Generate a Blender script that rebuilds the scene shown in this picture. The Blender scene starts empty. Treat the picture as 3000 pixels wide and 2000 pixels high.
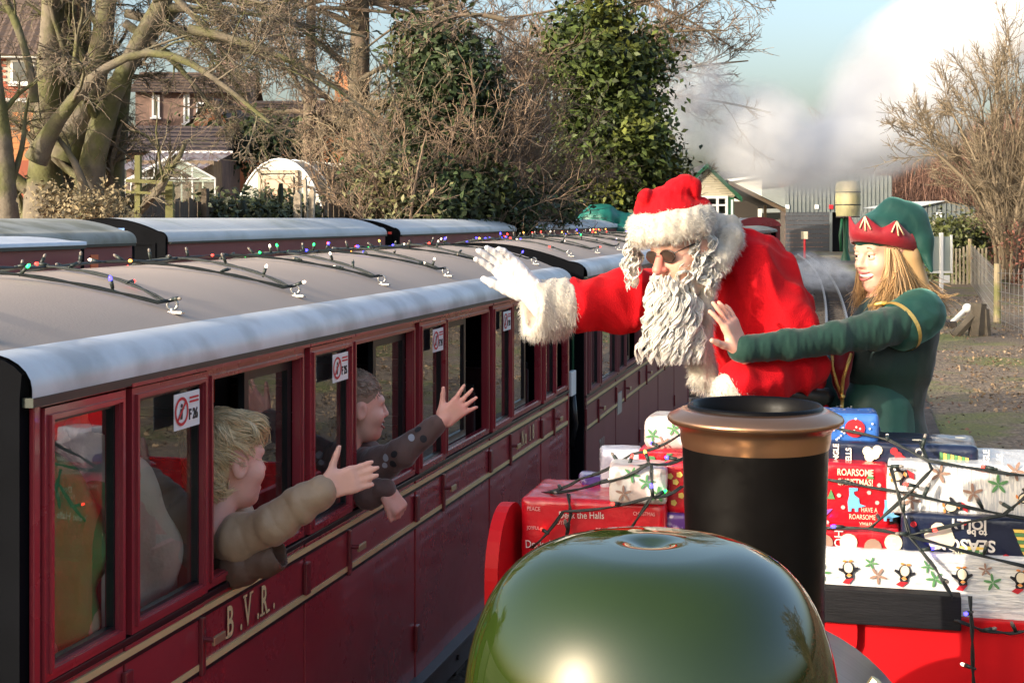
import bpy, bmesh, math, random
import numpy as np
from mathutils import Vector, Matrix

# ------------------------------------------------------------------ camera
SC = bpy.context.scene
COL = SC.collection
F_PX, U0, V0, U_VP, HCAM = 4200.0, 1500.0, 640.0, 2560.0, 2.0
YAW = math.atan((U_VP - U0) / F_PX)
CA, SA = math.cos(YAW), math.sin(YAW)
cam_d = bpy.data.cameras.new("camera")
cam_d.sensor_width = 36.0
cam_d.lens = 36.0 * F_PX / 3000.0
cam_d.shift_y = -(1000.0 - V0) / 3000.0
cam_d.clip_start = 0.05
cam_d.clip_end = 3000.0
cam = bpy.data.objects.new("camera", cam_d)
cam.location = (0, 0, HCAM)
cam.rotation_euler = (math.radians(90), 0, YAW)
COL.objects.link(cam)
SC.camera = cam

# ------------------------------------------------------------------ light
SUN_EL, SUN_AZ = math.radians(16.5), math.radians(39.0)     # azimuth measured from behind the camera's track towards the left
S_DIR = Vector((-math.sin(SUN_AZ) * math.cos(SUN_EL), -math.cos(SUN_AZ) * math.cos(SUN_EL), math.sin(SUN_EL)))
W = bpy.data.worlds.new("World")
SC.world = W
W.use_nodes = True
nt = W.node_tree
nt.nodes.clear()
sky = nt.nodes.new("ShaderNodeTexSky")
sky.sky_type = 'NISHITA'
sky.sun_disc = False
sky.sun_elevation = SUN_EL
sky.sun_rotation = math.atan2(S_DIR.x, S_DIR.y)
sky.air_density = 1.0
sky.dust_density = 5.3
sky.ozone_density = 1.35
bg = nt.nodes.new("ShaderNodeBackground")
bg.inputs["Strength"].default_value = 0.15
wo = nt.nodes.new("ShaderNodeOutputWorld")
nt.links.new(sky.outputs[0], bg.inputs["Color"])
nt.links.new(bg.outputs[0], wo.inputs["Surface"])
sun_d = bpy.data.lights.new("sun", 'SUN')
sun_d.energy = 2.15
sun_d.angle = math.radians(0.6)
sun_d.color = (1.0, 0.90, 0.76)
sun = bpy.data.objects.new("sun", sun_d)
sun.rotation_euler = (-S_DIR).to_track_quat('-Z', 'Y').to_euler()
sun.location = (-20, -20, 20)
COL.objects.link(sun)
SC.view_settings.view_transform = 'Standard'
SC.view_settings.look = 'None'
SC.view_settings.gamma = 1.0
SC.view_settings.exposure = 1.36
SC.cycles.max_bounces = 9
SC.cycles.diffuse_bounces = 3
SC.cycles.glossy_bounces = 3
SC.cycles.transparent_max_bounces = 12
SC.cycles.volume_bounces = 7
SC.cycles.use_denoising = True
SC.cycles.sample_clamp_indirect = 6.0

# ------------------------------------------------------------------ helpers
RNG = np.random.default_rng(7)
random.seed(11)

def at(u, v, d):
    """point seen at photograph position u, v (3000 x 2000) at forward distance d"""
    t = (u - U0) / F_PX
    return Vector((d * (-SA + t * CA), d * (CA + t * SA), HCAM - d * (v - V0) / F_PX))
def on_y(u, v, y):
    x = y * math.tan(math.atan((u - U0) / F_PX) - YAW)
    d = -x * SA + y * CA
    return Vector((x, y, HCAM - d * (v - V0) / F_PX))
def on_x(u, v, x):
    y = x / math.tan(math.atan((u - U0) / F_PX) - YAW)
    d = -x * SA + y * CA
    return Vector((x, y, HCAM - d * (v - V0) / F_PX))

def nd(nt, t, **kw):
    n = nt.nodes.new(t)
    for k, v in kw.items():
        if k in n.inputs: n.inputs[k].default_value = v
        else: setattr(n, k, v)
    return n

MATS = {}
def mat(name, col=(.5, .5, .5), rough=.6, metal=0.0, var=0.0, vscale=8.0, bump=0.0, bscale=30.0, coat=0.0, sheen=0.0,
        col2=None, c2scale=3.0, c2lo=.45, c2hi=.6, trans=0.0, spec=.5, emit=None, estr=0.0, stretch=None, island=0.0, coords='Object', rvar=0.0, rscale=4.0):
    """procedural principled material: base colour, fine noise variation, a second tone in blotches, bump"""
    if name in MATS: return MATS[name]
    m = bpy.data.materials.new(name)
    m.use_nodes = True
    nt = m.node_tree
    b = nt.nodes["Principled BSDF"]
    L = nt.links.new
    b.inputs["Roughness"].default_value = rough
    b.inputs["Metallic"].default_value = metal
    b.inputs["Specular IOR Level"].default_value = spec
    b.inputs["Coat Weight"].default_value = coat
    b.inputs["Coat Roughness"].default_value = .06
    if sheen:
        b.inputs["Sheen Weight"].default_value = sheen
        b.inputs["Sheen Roughness"].default_value = .4
    tc = nd(nt, "ShaderNodeTexCoord")
    src = tc.outputs[coords]
    if stretch:
        mp = nd(nt, "ShaderNodeMapping")
        mp.inputs["Scale"].default_value = stretch
        L(src, mp.inputs[0]); src = mp.outputs[0]
    out = None
    rgb = nd(nt, "ShaderNodeRGB"); rgb.outputs[0].default_value = (*col, 1); out = rgb.outputs[0]
    if col2 is not None:
        n2 = nd(nt, "ShaderNodeTexNoise"); n2.inputs["Scale"].default_value = c2scale; n2.inputs["Detail"].default_value = 5
        L(src, n2.inputs["Vector"])
        rp = nd(nt, "ShaderNodeMapRange"); rp.inputs[1].default_value = c2lo; rp.inputs[2].default_value = c2hi
        L(n2.outputs[0], rp.inputs[0])
        mx = nd(nt, "ShaderNodeMix", data_type='RGBA'); mx.inputs[7].default_value = (*col2, 1)
        L(rp.outputs[0], mx.inputs[0]); L(out, mx.inputs[6]); out = mx.outputs[2]
    if var or island:
        hv = nd(nt, "ShaderNodeHueSaturation")
        add = nd(nt, "ShaderNodeMath", operation='ADD'); add.inputs[0].default_value = 1.0; add.inputs[1].default_value = 0.0
        cur = None
        if var:
            n1 = nd(nt, "ShaderNodeTexNoise"); n1.inputs["Scale"].default_value = vscale; n1.inputs["Detail"].default_value = 6
            L(src, n1.inputs["Vector"])
            r1 = nd(nt, "ShaderNodeMapRange"); r1.inputs[1].default_value = .25; r1.inputs[2].default_value = .75
            r1.inputs[3].default_value = -var; r1.inputs[4].default_value = var
            L(n1.outputs[0], r1.inputs[0]); L(r1.outputs[0], add.inputs[1])
        cur = add.outputs[0]
        if island:
            ge = nd(nt, "ShaderNodeNewGeometry")
            r2 = nd(nt, "ShaderNodeMapRange"); r2.inputs[3].default_value = -island; r2.inputs[4].default_value = island
            L(ge.outputs["Random Per Island"], r2.inputs[0])
            ad2 = nd(nt, "ShaderNodeMath", operation='ADD'); L(cur, ad2.inputs[0]); L(r2.outputs[0], ad2.inputs[1]); cur = ad2.outputs[0]
        L(cur, hv.inputs["Value"]); L(out, hv.inputs["Color"]); out = hv.outputs[0]
    L(out, b.inputs["Base Color"])
    if bump:
        nb = nd(nt, "ShaderNodeTexNoise"); nb.inputs["Scale"].default_value = bscale; nb.inputs["Detail"].default_value = 4
        L(src, nb.inputs["Vector"])
        bp = nd(nt, "ShaderNodeBump"); bp.inputs["Strength"].default_value = bump; bp.inputs["Distance"].default_value = .02
        L(nb.outputs[0], bp.inputs["Height"]); L(bp.outputs[0], b.inputs["Normal"])
    if rvar:
        nr_ = nd(nt, "ShaderNodeTexNoise"); nr_.inputs["Scale"].default_value = rscale; nr_.inputs["Detail"].default_value = 7; nr_.inputs["Roughness"].default_value = .65; L(src, nr_.inputs["Vector"])
        rr_ = nd(nt, "ShaderNodeMapRange"); rr_.inputs[1].default_value = .35; rr_.inputs[2].default_value = .7; rr_.inputs[3].default_value = rough; rr_.inputs[4].default_value = rough + rvar; L(nr_.outputs[0], rr_.inputs[0]); L(rr_.outputs[0], b.inputs["Roughness"])
        cr_ = nd(nt, "ShaderNodeMapRange"); cr_.inputs[1].default_value = .4; cr_.inputs[2].default_value = .75; cr_.inputs[3].default_value = .03; cr_.inputs[4].default_value = .03 + rvar * .6; L(nr_.outputs[0], cr_.inputs[0]); L(cr_.outputs[0], b.inputs["Coat Roughness"])
    if trans:
        b.inputs["Transmission Weight"].default_value = trans
    if emit is not None:
        b.inputs["Emission Color"].default_value = (*emit, 1); b.inputs["Emission Strength"].default_value = estr
    MATS[name] = m
    return m

def glass_mat(name, tint=(.9, .93, .92), refl=1.0, base=.02, rough=.0, dirt=0.0):
    """thin window pane: clear with fresnel reflection"""
    if name in MATS: return MATS[name]
    m = bpy.data.materials.new(name); m.use_nodes = True
    nt = m.node_tree; nt.nodes.clear(); L = nt.links.new
    o = nd(nt, "ShaderNodeOutputMaterial"); tr = nd(nt, "ShaderNodeBsdfTransparent"); tr.inputs[0].default_value = (*tint, 1)
    gl = nd(nt, "ShaderNodeBsdfGlossy"); gl.inputs["Roughness"].default_value = rough; gl.inputs[0].default_value = (.95, .97, 1, 1)
    fr = nd(nt, "ShaderNodeFresnel"); fr.inputs[0].default_value = 1.55
    mu = nd(nt, "ShaderNodeMath", operation='MULTIPLY_ADD'); mu.inputs[1].default_value = refl; mu.inputs[2].default_value = base; mu.use_clamp = True
    L(fr.outputs[0], mu.inputs[0])
    mx = nd(nt, "ShaderNodeMixShader"); L(mu.outputs[0], mx.inputs[0]); L(tr.outputs[0], mx.inputs[1]); L(gl.outputs[0], mx.inputs[2])
    last = mx.outputs[0]
    if dirt:
        df = nd(nt, "ShaderNodeBsdfDiffuse"); df.inputs[0].default_value = (.55, .53, .48, 1)
        no = nd(nt, "ShaderNodeTexNoise"); no.inputs["Scale"].default_value = 6; no.inputs["Detail"].default_value = 6
        mr = nd(nt, "ShaderNodeMapRange"); mr.inputs[1].default_value = .35; mr.inputs[2].default_value = .75; mr.inputs[4].default_value = dirt
        L(no.outputs[0], mr.inputs[0])
        m2 = nd(nt, "ShaderNodeMixShader"); L(mr.outputs[0], m2.inputs[0]); L(last, m2.inputs[1]); L(df.outputs[0], m2.inputs[2]); last = m2.outputs[0]
    L(last, o.inputs[0])
    MATS[name] = m
    return m

def raw_mesh(name, v, f, smooth=False):
    me = bpy.data.meshes.new(name)
    if isinstance(f, np.ndarray):
        v = np.asarray(v, dtype=np.float32); k = f.shape[1]; n = len(f)
        me.vertices.add(len(v)); me.vertices.foreach_set("co", v.ravel())
        me.loops.add(n * k); me.loops.foreach_set("vertex_index", f.astype(np.int32).ravel())
        me.polygons.add(n); me.polygons.foreach_set("loop_start", np.arange(0, n * k, k, dtype=np.int32))
        me.polygons.foreach_set("loop_total", np.full(n, k, dtype=np.int32))
        if smooth: me.polygons.foreach_set("use_smooth", np.ones(n, dtype=bool))
        me.update(calc_edges=True); me.validate()
    else:
        me.from_pydata([tuple(p) for p in v], [], f)
        if smooth:
            me.polygons.foreach_set("use_smooth", np.ones(len(me.polygons), dtype=bool))
        me.update()
    return me

def link(name, me, material, parent=None):
    o = bpy.data.objects.new(name, me)
    if material is not None and len(me.materials) == 0: me.materials.append(material)
    COL.objects.link(o)
    if parent is not None: adopt(o, parent)
    return o
def adopt(o, parent):
    o.parent = parent
    p, M = parent, Matrix.Identity(4)
    chain = []
    while p is not None:
        chain.append(p); p = p.parent
    for q in reversed(chain):
        M = M @ q.matrix_parent_inverse @ q.matrix_basis
    o.matrix_parent_inverse = M.inverted()

def thing(name, label, cat, loc=(0, 0, 0), group=None, rotz=0.0):
    o = bpy.data.objects.new(name, None)
    o.empty_display_size = .1
    COL.objects.link(o)
    o.location = loc; o.rotation_euler = (0, 0, rotz)
    return tag(o, label, cat, group)
def tag(o, label, cat, group=None):
    o["label"] = label; o["category"] = cat
    if group: o["group"] = group
    return o
def structure(o):
    o["kind"] = "structure"; return o
def stuff(o):
    o["kind"] = "stuff"; return o

def copy_tree(o, parent=None):
    c = o.copy(); COL.objects.link(c)
    c.parent = parent
    for ch in o.children: copy_tree(ch, c)
    return c

class MB:
    """collects shapes into one mesh; M is applied to everything added"""
    def __init__(s, M=None): s.v = []; s.f = []; s.M = M
    def add(s, vs, fs):
        n = len(s.v)
        if s.M is not None: vs = [s.M @ Vector(p) for p in vs]
        s.v.extend([tuple(p) for p in vs]); s.f.extend([tuple(i + n for i in f) for f in fs]); return s
    def box(s, a, b, R=None, bev=0.0):
        x0, y0, z0 = [min(a[i], b[i]) for i in range(3)]; x1, y1, z1 = [max(a[i], b[i]) for i in range(3)]
        if bev > 0:
            return s.bevbox((x0, y0, z0), (x1, y1, z1), bev, R)
        vs = [(x0, y0, z0), (x1, y0, z0), (x1, y1, z0), (x0, y1, z0), (x0, y0, z1), (x1, y0, z1), (x1, y1, z1), (x0, y1, z1)]
        if R is not None: vs = [R @ Vector(p) for p in vs]
        return s.add(vs, [(0, 3, 2, 1), (4, 5, 6, 7), (0, 1, 5, 4), (1, 2, 6, 5), (2, 3, 7, 6), (3, 0, 4, 7)])
    def bevbox(s, a, b, w, R=None):
        bm = bmesh.new(); bmesh.ops.create_cube(bm, size=1.0)
        for v in bm.verts: v.co = Vector([a[i] + (v.co[i] + .5) * (b[i] - a[i]) for i in range(3)])
        bmesh.ops.bevel(bm, geom=bm.edges[:], offset=w, segments=2, affect='EDGES', profile=.6)
        bm.verts.index_update()
        vs = [v.co.copy() for v in bm.verts]; fs = [[v.index for v in f.verts] for f in bm.faces]; bm.free()
        if R is not None: vs = [R @ p for p in vs]
        return s.add(vs, fs)
    def poly(s, pts, d):
        """extrude a planar outline pts by vector d"""
        n = len(pts); d = Vector(d); pts = [Vector(p) for p in pts]
        vs = pts + [p + d for p in pts]
        fs = [tuple(range(n))[::-1], tuple(range(n, 2 * n))] + [(i, (i + 1) % n, n + (i + 1) % n, n + i) for i in range(n)]
        return s.add(vs, fs)
    def lathe(s, prof, c=(0, 0, 0), n=32, axis='Z', cap=True):
        vs = []; fs = []; c = Vector(c)
        for r, h in prof:
            for k in range(n):
                a = 2 * math.pi * k / n
                p = (r * math.cos(a), r * math.sin(a), h)
                if axis == 'Y': p = (p[0], h, p[1])
                if axis == 'X': p = (h, p[0], p[1])
                vs.append(c + Vector(p))
        for i in range(len(prof) - 1):
            for k in range(n):
                q = (i * n + k, i * n + (k + 1) % n, (i + 1) * n + (k + 1) % n, (i + 1) * n + k)
                fs.append(q if axis != 'Y' else q[::-1])
        if cap:
            fs.append(tuple(range(n))[::-1]); fs.append(tuple(range((len(prof) - 1) * n, len(prof) * n)))
        return s.add(vs, fs)
    def tube(s, pts, r, n=8, cap=True):
        pts = [Vector(p) for p in pts]
        rs = r if hasattr(r, '__len__') else [r] * len(pts)
        vs = []; fs = []; m = len(pts); nrm = None
        for i, p in enumerate(pts):
            t = (pts[min(i + 1, m - 1)] - pts[max(i - 1, 0)])
            if t.length < 1e-9: t = Vector((0, 0, 1))
            t.normalize()
            if nrm is None:
                nrm = t.orthogonal().normalized()
            else:
                nrm = nrm - t * nrm.dot(t)
                nrm = nrm.normalized() if nrm.length > 1e-6 else t.orthogonal().normalized()
            bi = t.cross(nrm)
            for k in range(n):
                a = 2 * math.pi * k / n
                vs.append(p + (nrm * math.cos(a) + bi * math.sin(a)) * rs[i])
        for i in range(m - 1):
            for k in range(n):
                fs.append((i * n + k, i * n + (k + 1) % n, (i + 1) * n + (k + 1) % n, (i + 1) * n + k))
        if cap: fs.append(tuple(range(n))[::-1]); fs.append(tuple(range((m - 1) * n, m * n)))
        return s.add(vs, fs)
    def disc(s, c, r, X, Y, n=20, ry=None, a0=0, a1=2 * math.pi):
        X = Vector(X); Y = Vector(Y); c = Vector(c); ry = ry or r
        vs = [c + X * r * math.cos(a0 + (a1 - a0) * k / n) + Y * ry * math.sin(a0 + (a1 - a0) * k / n) for k in range(n + (0 if abs(a1 - a0 - 2 * math.pi) < 1e-6 else 1))]
        return s.add(vs, [tuple(range(len(vs)))])
    def ring(s, c, r0, r1, X, Y, n=28):
        X = Vector(X); Y = Vector(Y); c = Vector(c)
        vs = []; fs = []
        for k in range(n):
            a = 2 * math.pi * k / n; d = X * math.cos(a) + Y * math.sin(a)
            vs += [c + d * r0, c + d * r1]
        for k in range(n):
            j = (k + 1) % n; fs.append((2 * k, 2 * k + 1, 2 * j + 1, 2 * j))
        return s.add(vs, fs)
    def flat(s, pts):
        return s.add(pts, [tuple(range(len(pts)))])
    def build(s, name, material, parent=None, smooth=False, auto=None):
        me = raw_mesh(name, s.v, s.f, smooth)
        if auto is not None:
            me.polygons.foreach_set("use_smooth", np.ones(len(me.polygons), dtype=bool))
            bm = bmesh.new(); bm.from_mesh(me)
            for e in bm.edges:
                if len(e.link_faces) == 2 and e.calc_face_angle(0) > auto: e.smooth = False
            bm.to_mesh(me); bm.free()
        return link(name, me, material, parent)

def text_obj(txt, size, Mw, material, name, parent, depth=.0012, bold=0.0, sx=1.0, align='LEFT'):
    cu = bpy.data.curves.new("t", 'FONT'); cu.body = txt; cu.size = size; cu.align_x = align; cu.extrude = depth; cu.offset = bold
    cu.resolution_u = 3
    to = bpy.data.objects.new("t", cu); COL.objects.link(to)
    dg = bpy.context.evaluated_depsgraph_get()
    me = bpy.data.meshes.new_from_object(to.evaluated_get(dg))
    bpy.data.objects.remove(to); bpy.data.curves.remove(cu)
    me.transform(Mw @ Matrix.Diagonal((sx, 1, 1, 1)))
    me.materials.clear()
    me.name = name
    return link(name, me, material, parent)
def frame_M(o, X, Y):
    X = Vector(X).normalized(); Y = Vector(Y).normalized(); Z = X.cross(Y)
    return Matrix(((X.x, Y.x, Z.x, o[0]), (X.y, Y.y, Z.y, o[1]), (X.z, Y.z, Z.z, o[2]), (0, 0, 0, 1)))

# ---- signed-distance modelling for people, cloth and other soft shapes
def _rot(R): return np.array(R.to_3x3()) if not isinstance(R, np.ndarray) else R
def cap(a, b, ra, rb=None):
    a = np.array(a, float); b = np.array(b, float); rb = ra if rb is None else rb
    def f(P):
        ab = b - a; L = max(ab @ ab, 1e-12)
        t = np.clip(((P - a) @ ab) / L, 0, 1)
        return np.linalg.norm(P - a - t[:, None] * ab, axis=1) - (ra + (rb - ra) * t)
    lo = np.minimum(a - ra, b - rb); hi = np.maximum(a + ra, b + rb)
    f.bb = (lo, hi); return f
def ell(c, r, R=None):
    c = np.array(c, float); r = np.array(r, float); Rm = None if R is None else _rot(R)
    def f(P):
        q = P - c
        if Rm is not None: q = q @ Rm
        k0 = np.linalg.norm(q / r, axis=1); k1 = np.linalg.norm(q / (r * r), axis=1)
        return np.where(k1 < 1e-9, -r.min(), k0 * (k0 - 1) / np.maximum(k1, 1e-9))
    m = r.max() if R is not None else r
    f.bb = (c - m, c + m); return f
def rbox(c, h, rad=.01, R=None):
    c = np.array(c, float); h = np.array(h, float) - rad; Rm = None if R is None else _rot(R)
    def f(P):
        q = P - c
        if Rm is not None: q = q @ Rm
        d = np.abs(q) - h
        return np.linalg.norm(np.maximum(d, 0), axis=1) + np.minimum(d.max(axis=1), 0) - rad
    m = np.linalg.norm(h) + rad
    f.bb = (c - m, c + m); return f
def chain(pts, rs):
    fs = [cap(pts[i], pts[i + 1], rs[i], rs[i + 1]) for i in range(len(pts) - 1)]
    return fs
def smin(a, b, k):
    h = np.clip(.5 + .5 * (b - a) / k, 0, 1)
    return b + (a - b) * h - k * h * (1 - h)
def union(fs, k=.02):
    mg = max(k, .02) + .012
    def f(P):
        lo, hi = P.min(axis=0), P.max(axis=0); d = None; far = 1e9
        for g in fs:
            gap = np.linalg.norm(np.maximum(0, np.maximum(g.bb[0] - hi, lo - g.bb[1])))
            if gap > mg: far = min(far, gap); continue
            e = g(P); d = e if d is None else smin(d, e, k)
        return np.full(len(P), far) if d is None else d
    f.bb = (np.min([g.bb[0] for g in fs], axis=0), np.max([g.bb[1] for g in fs], axis=0)); return f
def cut(f0, g, k=.01):
    def f(P): return -smin(-f0(P), g(P), k)
    f.bb = f0.bb; return f
def disp(f0, fn):
    def f(P): return f0(P) + fn(P)
    f.bb = f0.bb; return f
_SN = np.random.default_rng(3)
_SW = _SN.normal(size=(24, 3)); _SP = _SN.uniform(0, 6.28, 24)
def wob(P, s, n=10, off=0):
    """cheap smooth pseudo-noise in -1..1"""
    d = np.zeros(len(P))
    for i in range(n):
        j = (i + off) % 24
        d += np.sin(P @ (_SW[j] * s) + _SP[j])
    return d / math.sqrt(n)
def net(f, h, pad=.02, lo=None, hi=None):
    """surface nets: mesh of f = 0"""
    lo = np.array(f.bb[0] if lo is None else lo, float) - pad; hi = np.array(f.bb[1] if hi is None else hi, float) + pad
    n = np.maximum(np.ceil((hi - lo) / h).astype(int) + 1, 4)
    ax = [lo[i] + h * np.arange(n[i]) for i in range(3)]
    B = 8
    nb = -(-n // B)
    cx = [lo[i] + h * (B * np.arange(nb[i]) + (B - 1) / 2) for i in range(3)]
    G = np.stack(np.meshgrid(*cx, indexing='ij'), -1).reshape(-1, 3)
    dc = np.concatenate([f(G[i:i + 3000]) for i in range(0, len(G), 3000)]).reshape(nb)
    V = np.repeat(np.repeat(np.repeat(np.where(dc < 0, -1, 1).astype(np.float32), B, 0), B, 1), B, 2)
    near = np.argwhere(np.abs(dc) < h * B * 1.35)
    o = np.arange(B)
    OX = np.stack(np.meshgrid(o, o, o, indexing='ij'), -1).reshape(-1, 3)
    key = (near // 4) @ np.array([1000003, 1009, 1]); od = np.argsort(key, kind='stable'); near = near[od]; key = key[od]
    cuts = np.concatenate([[0], np.flatnonzero(np.diff(key)) + 1, [len(near)]])
    for i, j in zip(cuts[:-1], cuts[1:]):
        C = near[i:j][:, None, :] * B + OX[None]
        C = C.reshape(-1, 3)
        V[C[:, 0], C[:, 1], C[:, 2]] = f(lo + h * C)
    V = V[:n[0], :n[1], :n[2]]
    I = V < 0
    c = np.zeros(n - 1, np.int8)
    offs = [(a, b, d) for a in (0, 1) for b in (0, 1) for d in (0, 1)]
    for a, b, d in offs: c += I[a:n[0] - 1 + a, b:n[1] - 1 + b, d:n[2] - 1 + d]
    act = (c > 0) & (c < 8)
    idx = np.full(n - 1, -1, np.int64)
    A = np.argwhere(act); idx[act] = np.arange(len(A))
    acc = np.zeros((len(A), 3)); cnt = np.zeros(len(A))
    for i, o in enumerate(offs):
        for axn in range(3):
            if o[axn]: continue
            o2 = list(o); o2[axn] = 1
            va = V[A[:, 0] + o[0], A[:, 1] + o[1], A[:, 2] + o[2]]; vb = V[A[:, 0] + o2[0], A[:, 1] + o2[1], A[:, 2] + o2[2]]
            m = (va < 0) != (vb < 0)
            t = np.where(m, va / np.where(m, va - vb, 1), 0)
            p = A + np.array(o); p = p.astype(float); p[:, axn] += t
            acc[m] += p[m]; cnt[m] += 1
    verts = lo + h * (acc / cnt[:, None])
    quads = []
    for axn in range(3):
        o1, o2 = [(1, 2), (2, 0), (0, 1)][axn]
        sl = [slice(1, -1)] * 3; sl[axn] = slice(0, -1)
        s2 = [slice(1, -1)] * 3; s2[axn] = slice(1, None)
        E = I[tuple(sl)] != I[tuple(s2)]
        Q = np.argwhere(E)
        off = np.ones(3, int); off[axn] = 0
        Q = Q + off
        sgn = I[Q[:, 0], Q[:, 1], Q[:, 2]]
        e1 = np.zeros(3, int); e1[o1] = 1; e2 = np.zeros(3, int); e2[o2] = 1
        g = lambda q: idx[q[:, 0], q[:, 1], q[:, 2]]
        q = np.stack([g(Q - e1 - e2), g(Q - e2), g(Q), g(Q - e1)], axis=1)
        q[~sgn] = q[~sgn][:, ::-1]
        quads.append(q)
    q = np.concatenate(quads); q = q[(q >= 0).all(axis=1)]
    return verts, q
def sdf_obj(name, f, h, material, parent, lo=None, hi=None, pad=None):
    v, q = net(f, h, pad if pad is not None else 3 * h, lo, hi)
    return link(name, raw_mesh(name, v, q, True), material, parent)
def surf_samples(o, n, rng=RNG):
    """random points and normals on an object's mesh"""
    me = o.data
    m = len(me.polygons)
    ctr = np.empty(m * 3, np.float32); me.polygons.foreach_get("center", ctr)
    nr = np.empty(m * 3, np.float32); me.polygons.foreach_get("normal", nr)
    ar = np.empty(m, np.float32); me.polygons.foreach_get("area", ar)
    k = rng.choice(m, n, p=ar / ar.sum())
    C = ctr.reshape(-1, 3)[k] + rng.normal(size=(n, 3)) * math.sqrt(ar.mean()) * .4
    return C, nr.reshape(-1, 3)[k]
def strands(paths, widths, name, material, parent, sides=3):
    """paths (N, m, 3) with per-point widths (m,) -> thin tubes"""
    v, f = tubes_np(paths, np.broadcast_to(np.asarray(widths), paths.shape[:2]), sides)
    return link(name, raw_mesh(name, v, f, True), material, parent)
def tubes_np(P, R, k=3):
    P = np.asarray(P, float); N, m, _ = P.shape
    T = np.gradient(P, axis=1); T /= np.maximum(np.linalg.norm(T, axis=2, keepdims=True), 1e-9)
    ref = np.where(np.abs(T[:, :1, 2:3]) > .9, np.array([1., 0, 0]), np.array([0, 0, 1.]))
    ref = np.broadcast_to(ref, T.shape)
    A = np.cross(T, ref); A /= np.maximum(np.linalg.norm(A, axis=2, keepdims=True), 1e-9)
    B = np.cross(T, A)
    ang = 2 * np.pi * np.arange(k) / k
    ring = A[:, :, None, :] * np.cos(ang)[None, None, :, None] + B[:, :, None, :] * np.sin(ang)[None, None, :, None]
    V = P[:, :, None, :] + ring * R[:, :, None, None]
    base = (np.arange(N) * m * k)[:, None, None] + (np.arange(m - 1) * k)[None, :, None] + np.arange(k)[None, None, :]
    nxt = (np.arange(N) * m * k)[:, None, None] + (np.arange(m - 1) * k)[None, :, None] + ((np.arange(k) + 1) % k)[None, None, :]
    Fq = np.stack([base, nxt, nxt + k, base + k], axis=-1).reshape(-1, 4)
    return V.reshape(-1, 3), Fq
def fur(o, n, length, width, name, material, parent, droop=(0, 0, -.5), spread=.5, rng=RNG, segs=2):
    C, N = surf_samples(o, n, rng)
    d = N + rng.normal(size=N.shape) * spread
    d /= np.linalg.norm(d, axis=1, keepdims=True)
    L = length * rng.uniform(.6, 1.25, n)[:, None]
    t = np.linspace(0, 1, segs + 1)
    g = np.array(droop)
    P = C[:, None, :] - N[:, None, :] * .004 + d[:, None, :] * (L * t[None, :])[:, :, None] + g[None, None, :] * (L * (t[None, :] ** 2))[:, :, None]
    w = width * (1 - .85 * t)
    return strands(P, w, name, material, parent)
# ================================================================== the ground
def ground_material():
    m = bpy.data.materials.new("leaf_litter_ground"); m.use_nodes = True
    nt = m.node_tree; b = nt.nodes["Principled BSDF"]; L = nt.links.new
    tc = nd(nt, "ShaderNodeTexCoord")
    def noise(scale, det=6, rough=.6):
        n = nd(nt, "ShaderNodeTexNoise"); n.inputs["Scale"].default_value = scale; n.inputs["Detail"].default_value = det; n.inputs["Roughness"].default_value = rough
        L(tc.outputs["Object"], n.inputs["Vector"]); return n.outputs[0]
    def rng_(x, a, b_):
        r = nd(nt, "ShaderNodeMapRange"); r.inputs[1].default_value = a; r.inputs[2].default_value = b_; L(x, r.inputs[0]); return r.outputs[0]
    def mix(f, a, b_):
        x = nd(nt, "ShaderNodeMix", data_type='RGBA'); L(f, x.inputs[0])
        for i, c in ((6, a), (7, b_)):
            if isinstance(c, tuple): x.inputs[i].default_value = (*c, 1)
            else: L(c, x.inputs[i])
        return x.outputs[2]
    vo = nd(nt, "ShaderNodeTexVoronoi"); vo.inputs["Scale"].default_value = 26; L(tc.outputs["Object"], vo.inputs["Vector"])
    hs = nd(nt, "ShaderNodeSeparateColor"); L(vo.outputs["Color"], hs.inputs[0])
    c = mix(hs.outputs[0], (.10, .075, .052), (.33, .25, .17))
    c = mix(rng_(noise(14), .45, .7), c, (.18, .125, .075))
    c = mix(rng_(noise(.55, 5), .49, .60), c, (.17, .175, .05))
    c = mix(rng_(noise(.23, 4), .50, .64), c, (.15, .115, .08))
    L(c, b.inputs["Base Color"]); b.inputs["Roughness"].default_value = .92
    bp = nd(nt, "ShaderNodeBump"); bp.inputs["Strength"].default_value = .8; bp.inputs["Distance"].default_value = .03
    L(vo.outputs["Distance"], bp.inputs["Height"]); L(bp.outputs[0], b.inputs["Normal"])
    return m
def smooth01(a, b, x):
    t = np.clip((x - a) / (b - a), 0, 1); return t * t * (3 - 2 * t)
def track_x(y):                                   # the running lines bend gently left in the distance
    return -.00058 * y * y
def ground_h(x, y):
    rise = .55 * smooth01(-8.2, -10.0, x - track_x(np.minimum(y, 60)))
    return rise + .035 * np.sin(x * .9 + 1) * np.sin(y * .7) * smooth01(1.2, 3, x)
gx = np.concatenate([np.linspace(-900, -60, 14), np.linspace(-50, -13, 16), np.linspace(-12, -6, 25), np.linspace(-5.5, 12, 40), np.linspace(14, 60, 14), np.linspace(90, 900, 10)])
gy = np.concatenate([np.linspace(-300, -20, 8), np.linspace(-15, 60, 90), np.linspace(63, 140, 24), np.linspace(160, 1500, 14)])
GX, GY = np.meshgrid(gx, gy, indexing='ij')
GZ = ground_h(GX, GY)
gi = np.arange(len(gx) * len(gy)).reshape(len(gx), len(gy))
gf = np.stack([gi[:-1, :-1], gi[1:, :-1], gi[1:, 1:], gi[:-1, 1:]], axis=-1).reshape(-1, 4)
structure(link("ground", raw_mesh("ground", np.stack([GX, GY, GZ], -1).reshape(-1, 3), gf, True), ground_material()))

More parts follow.
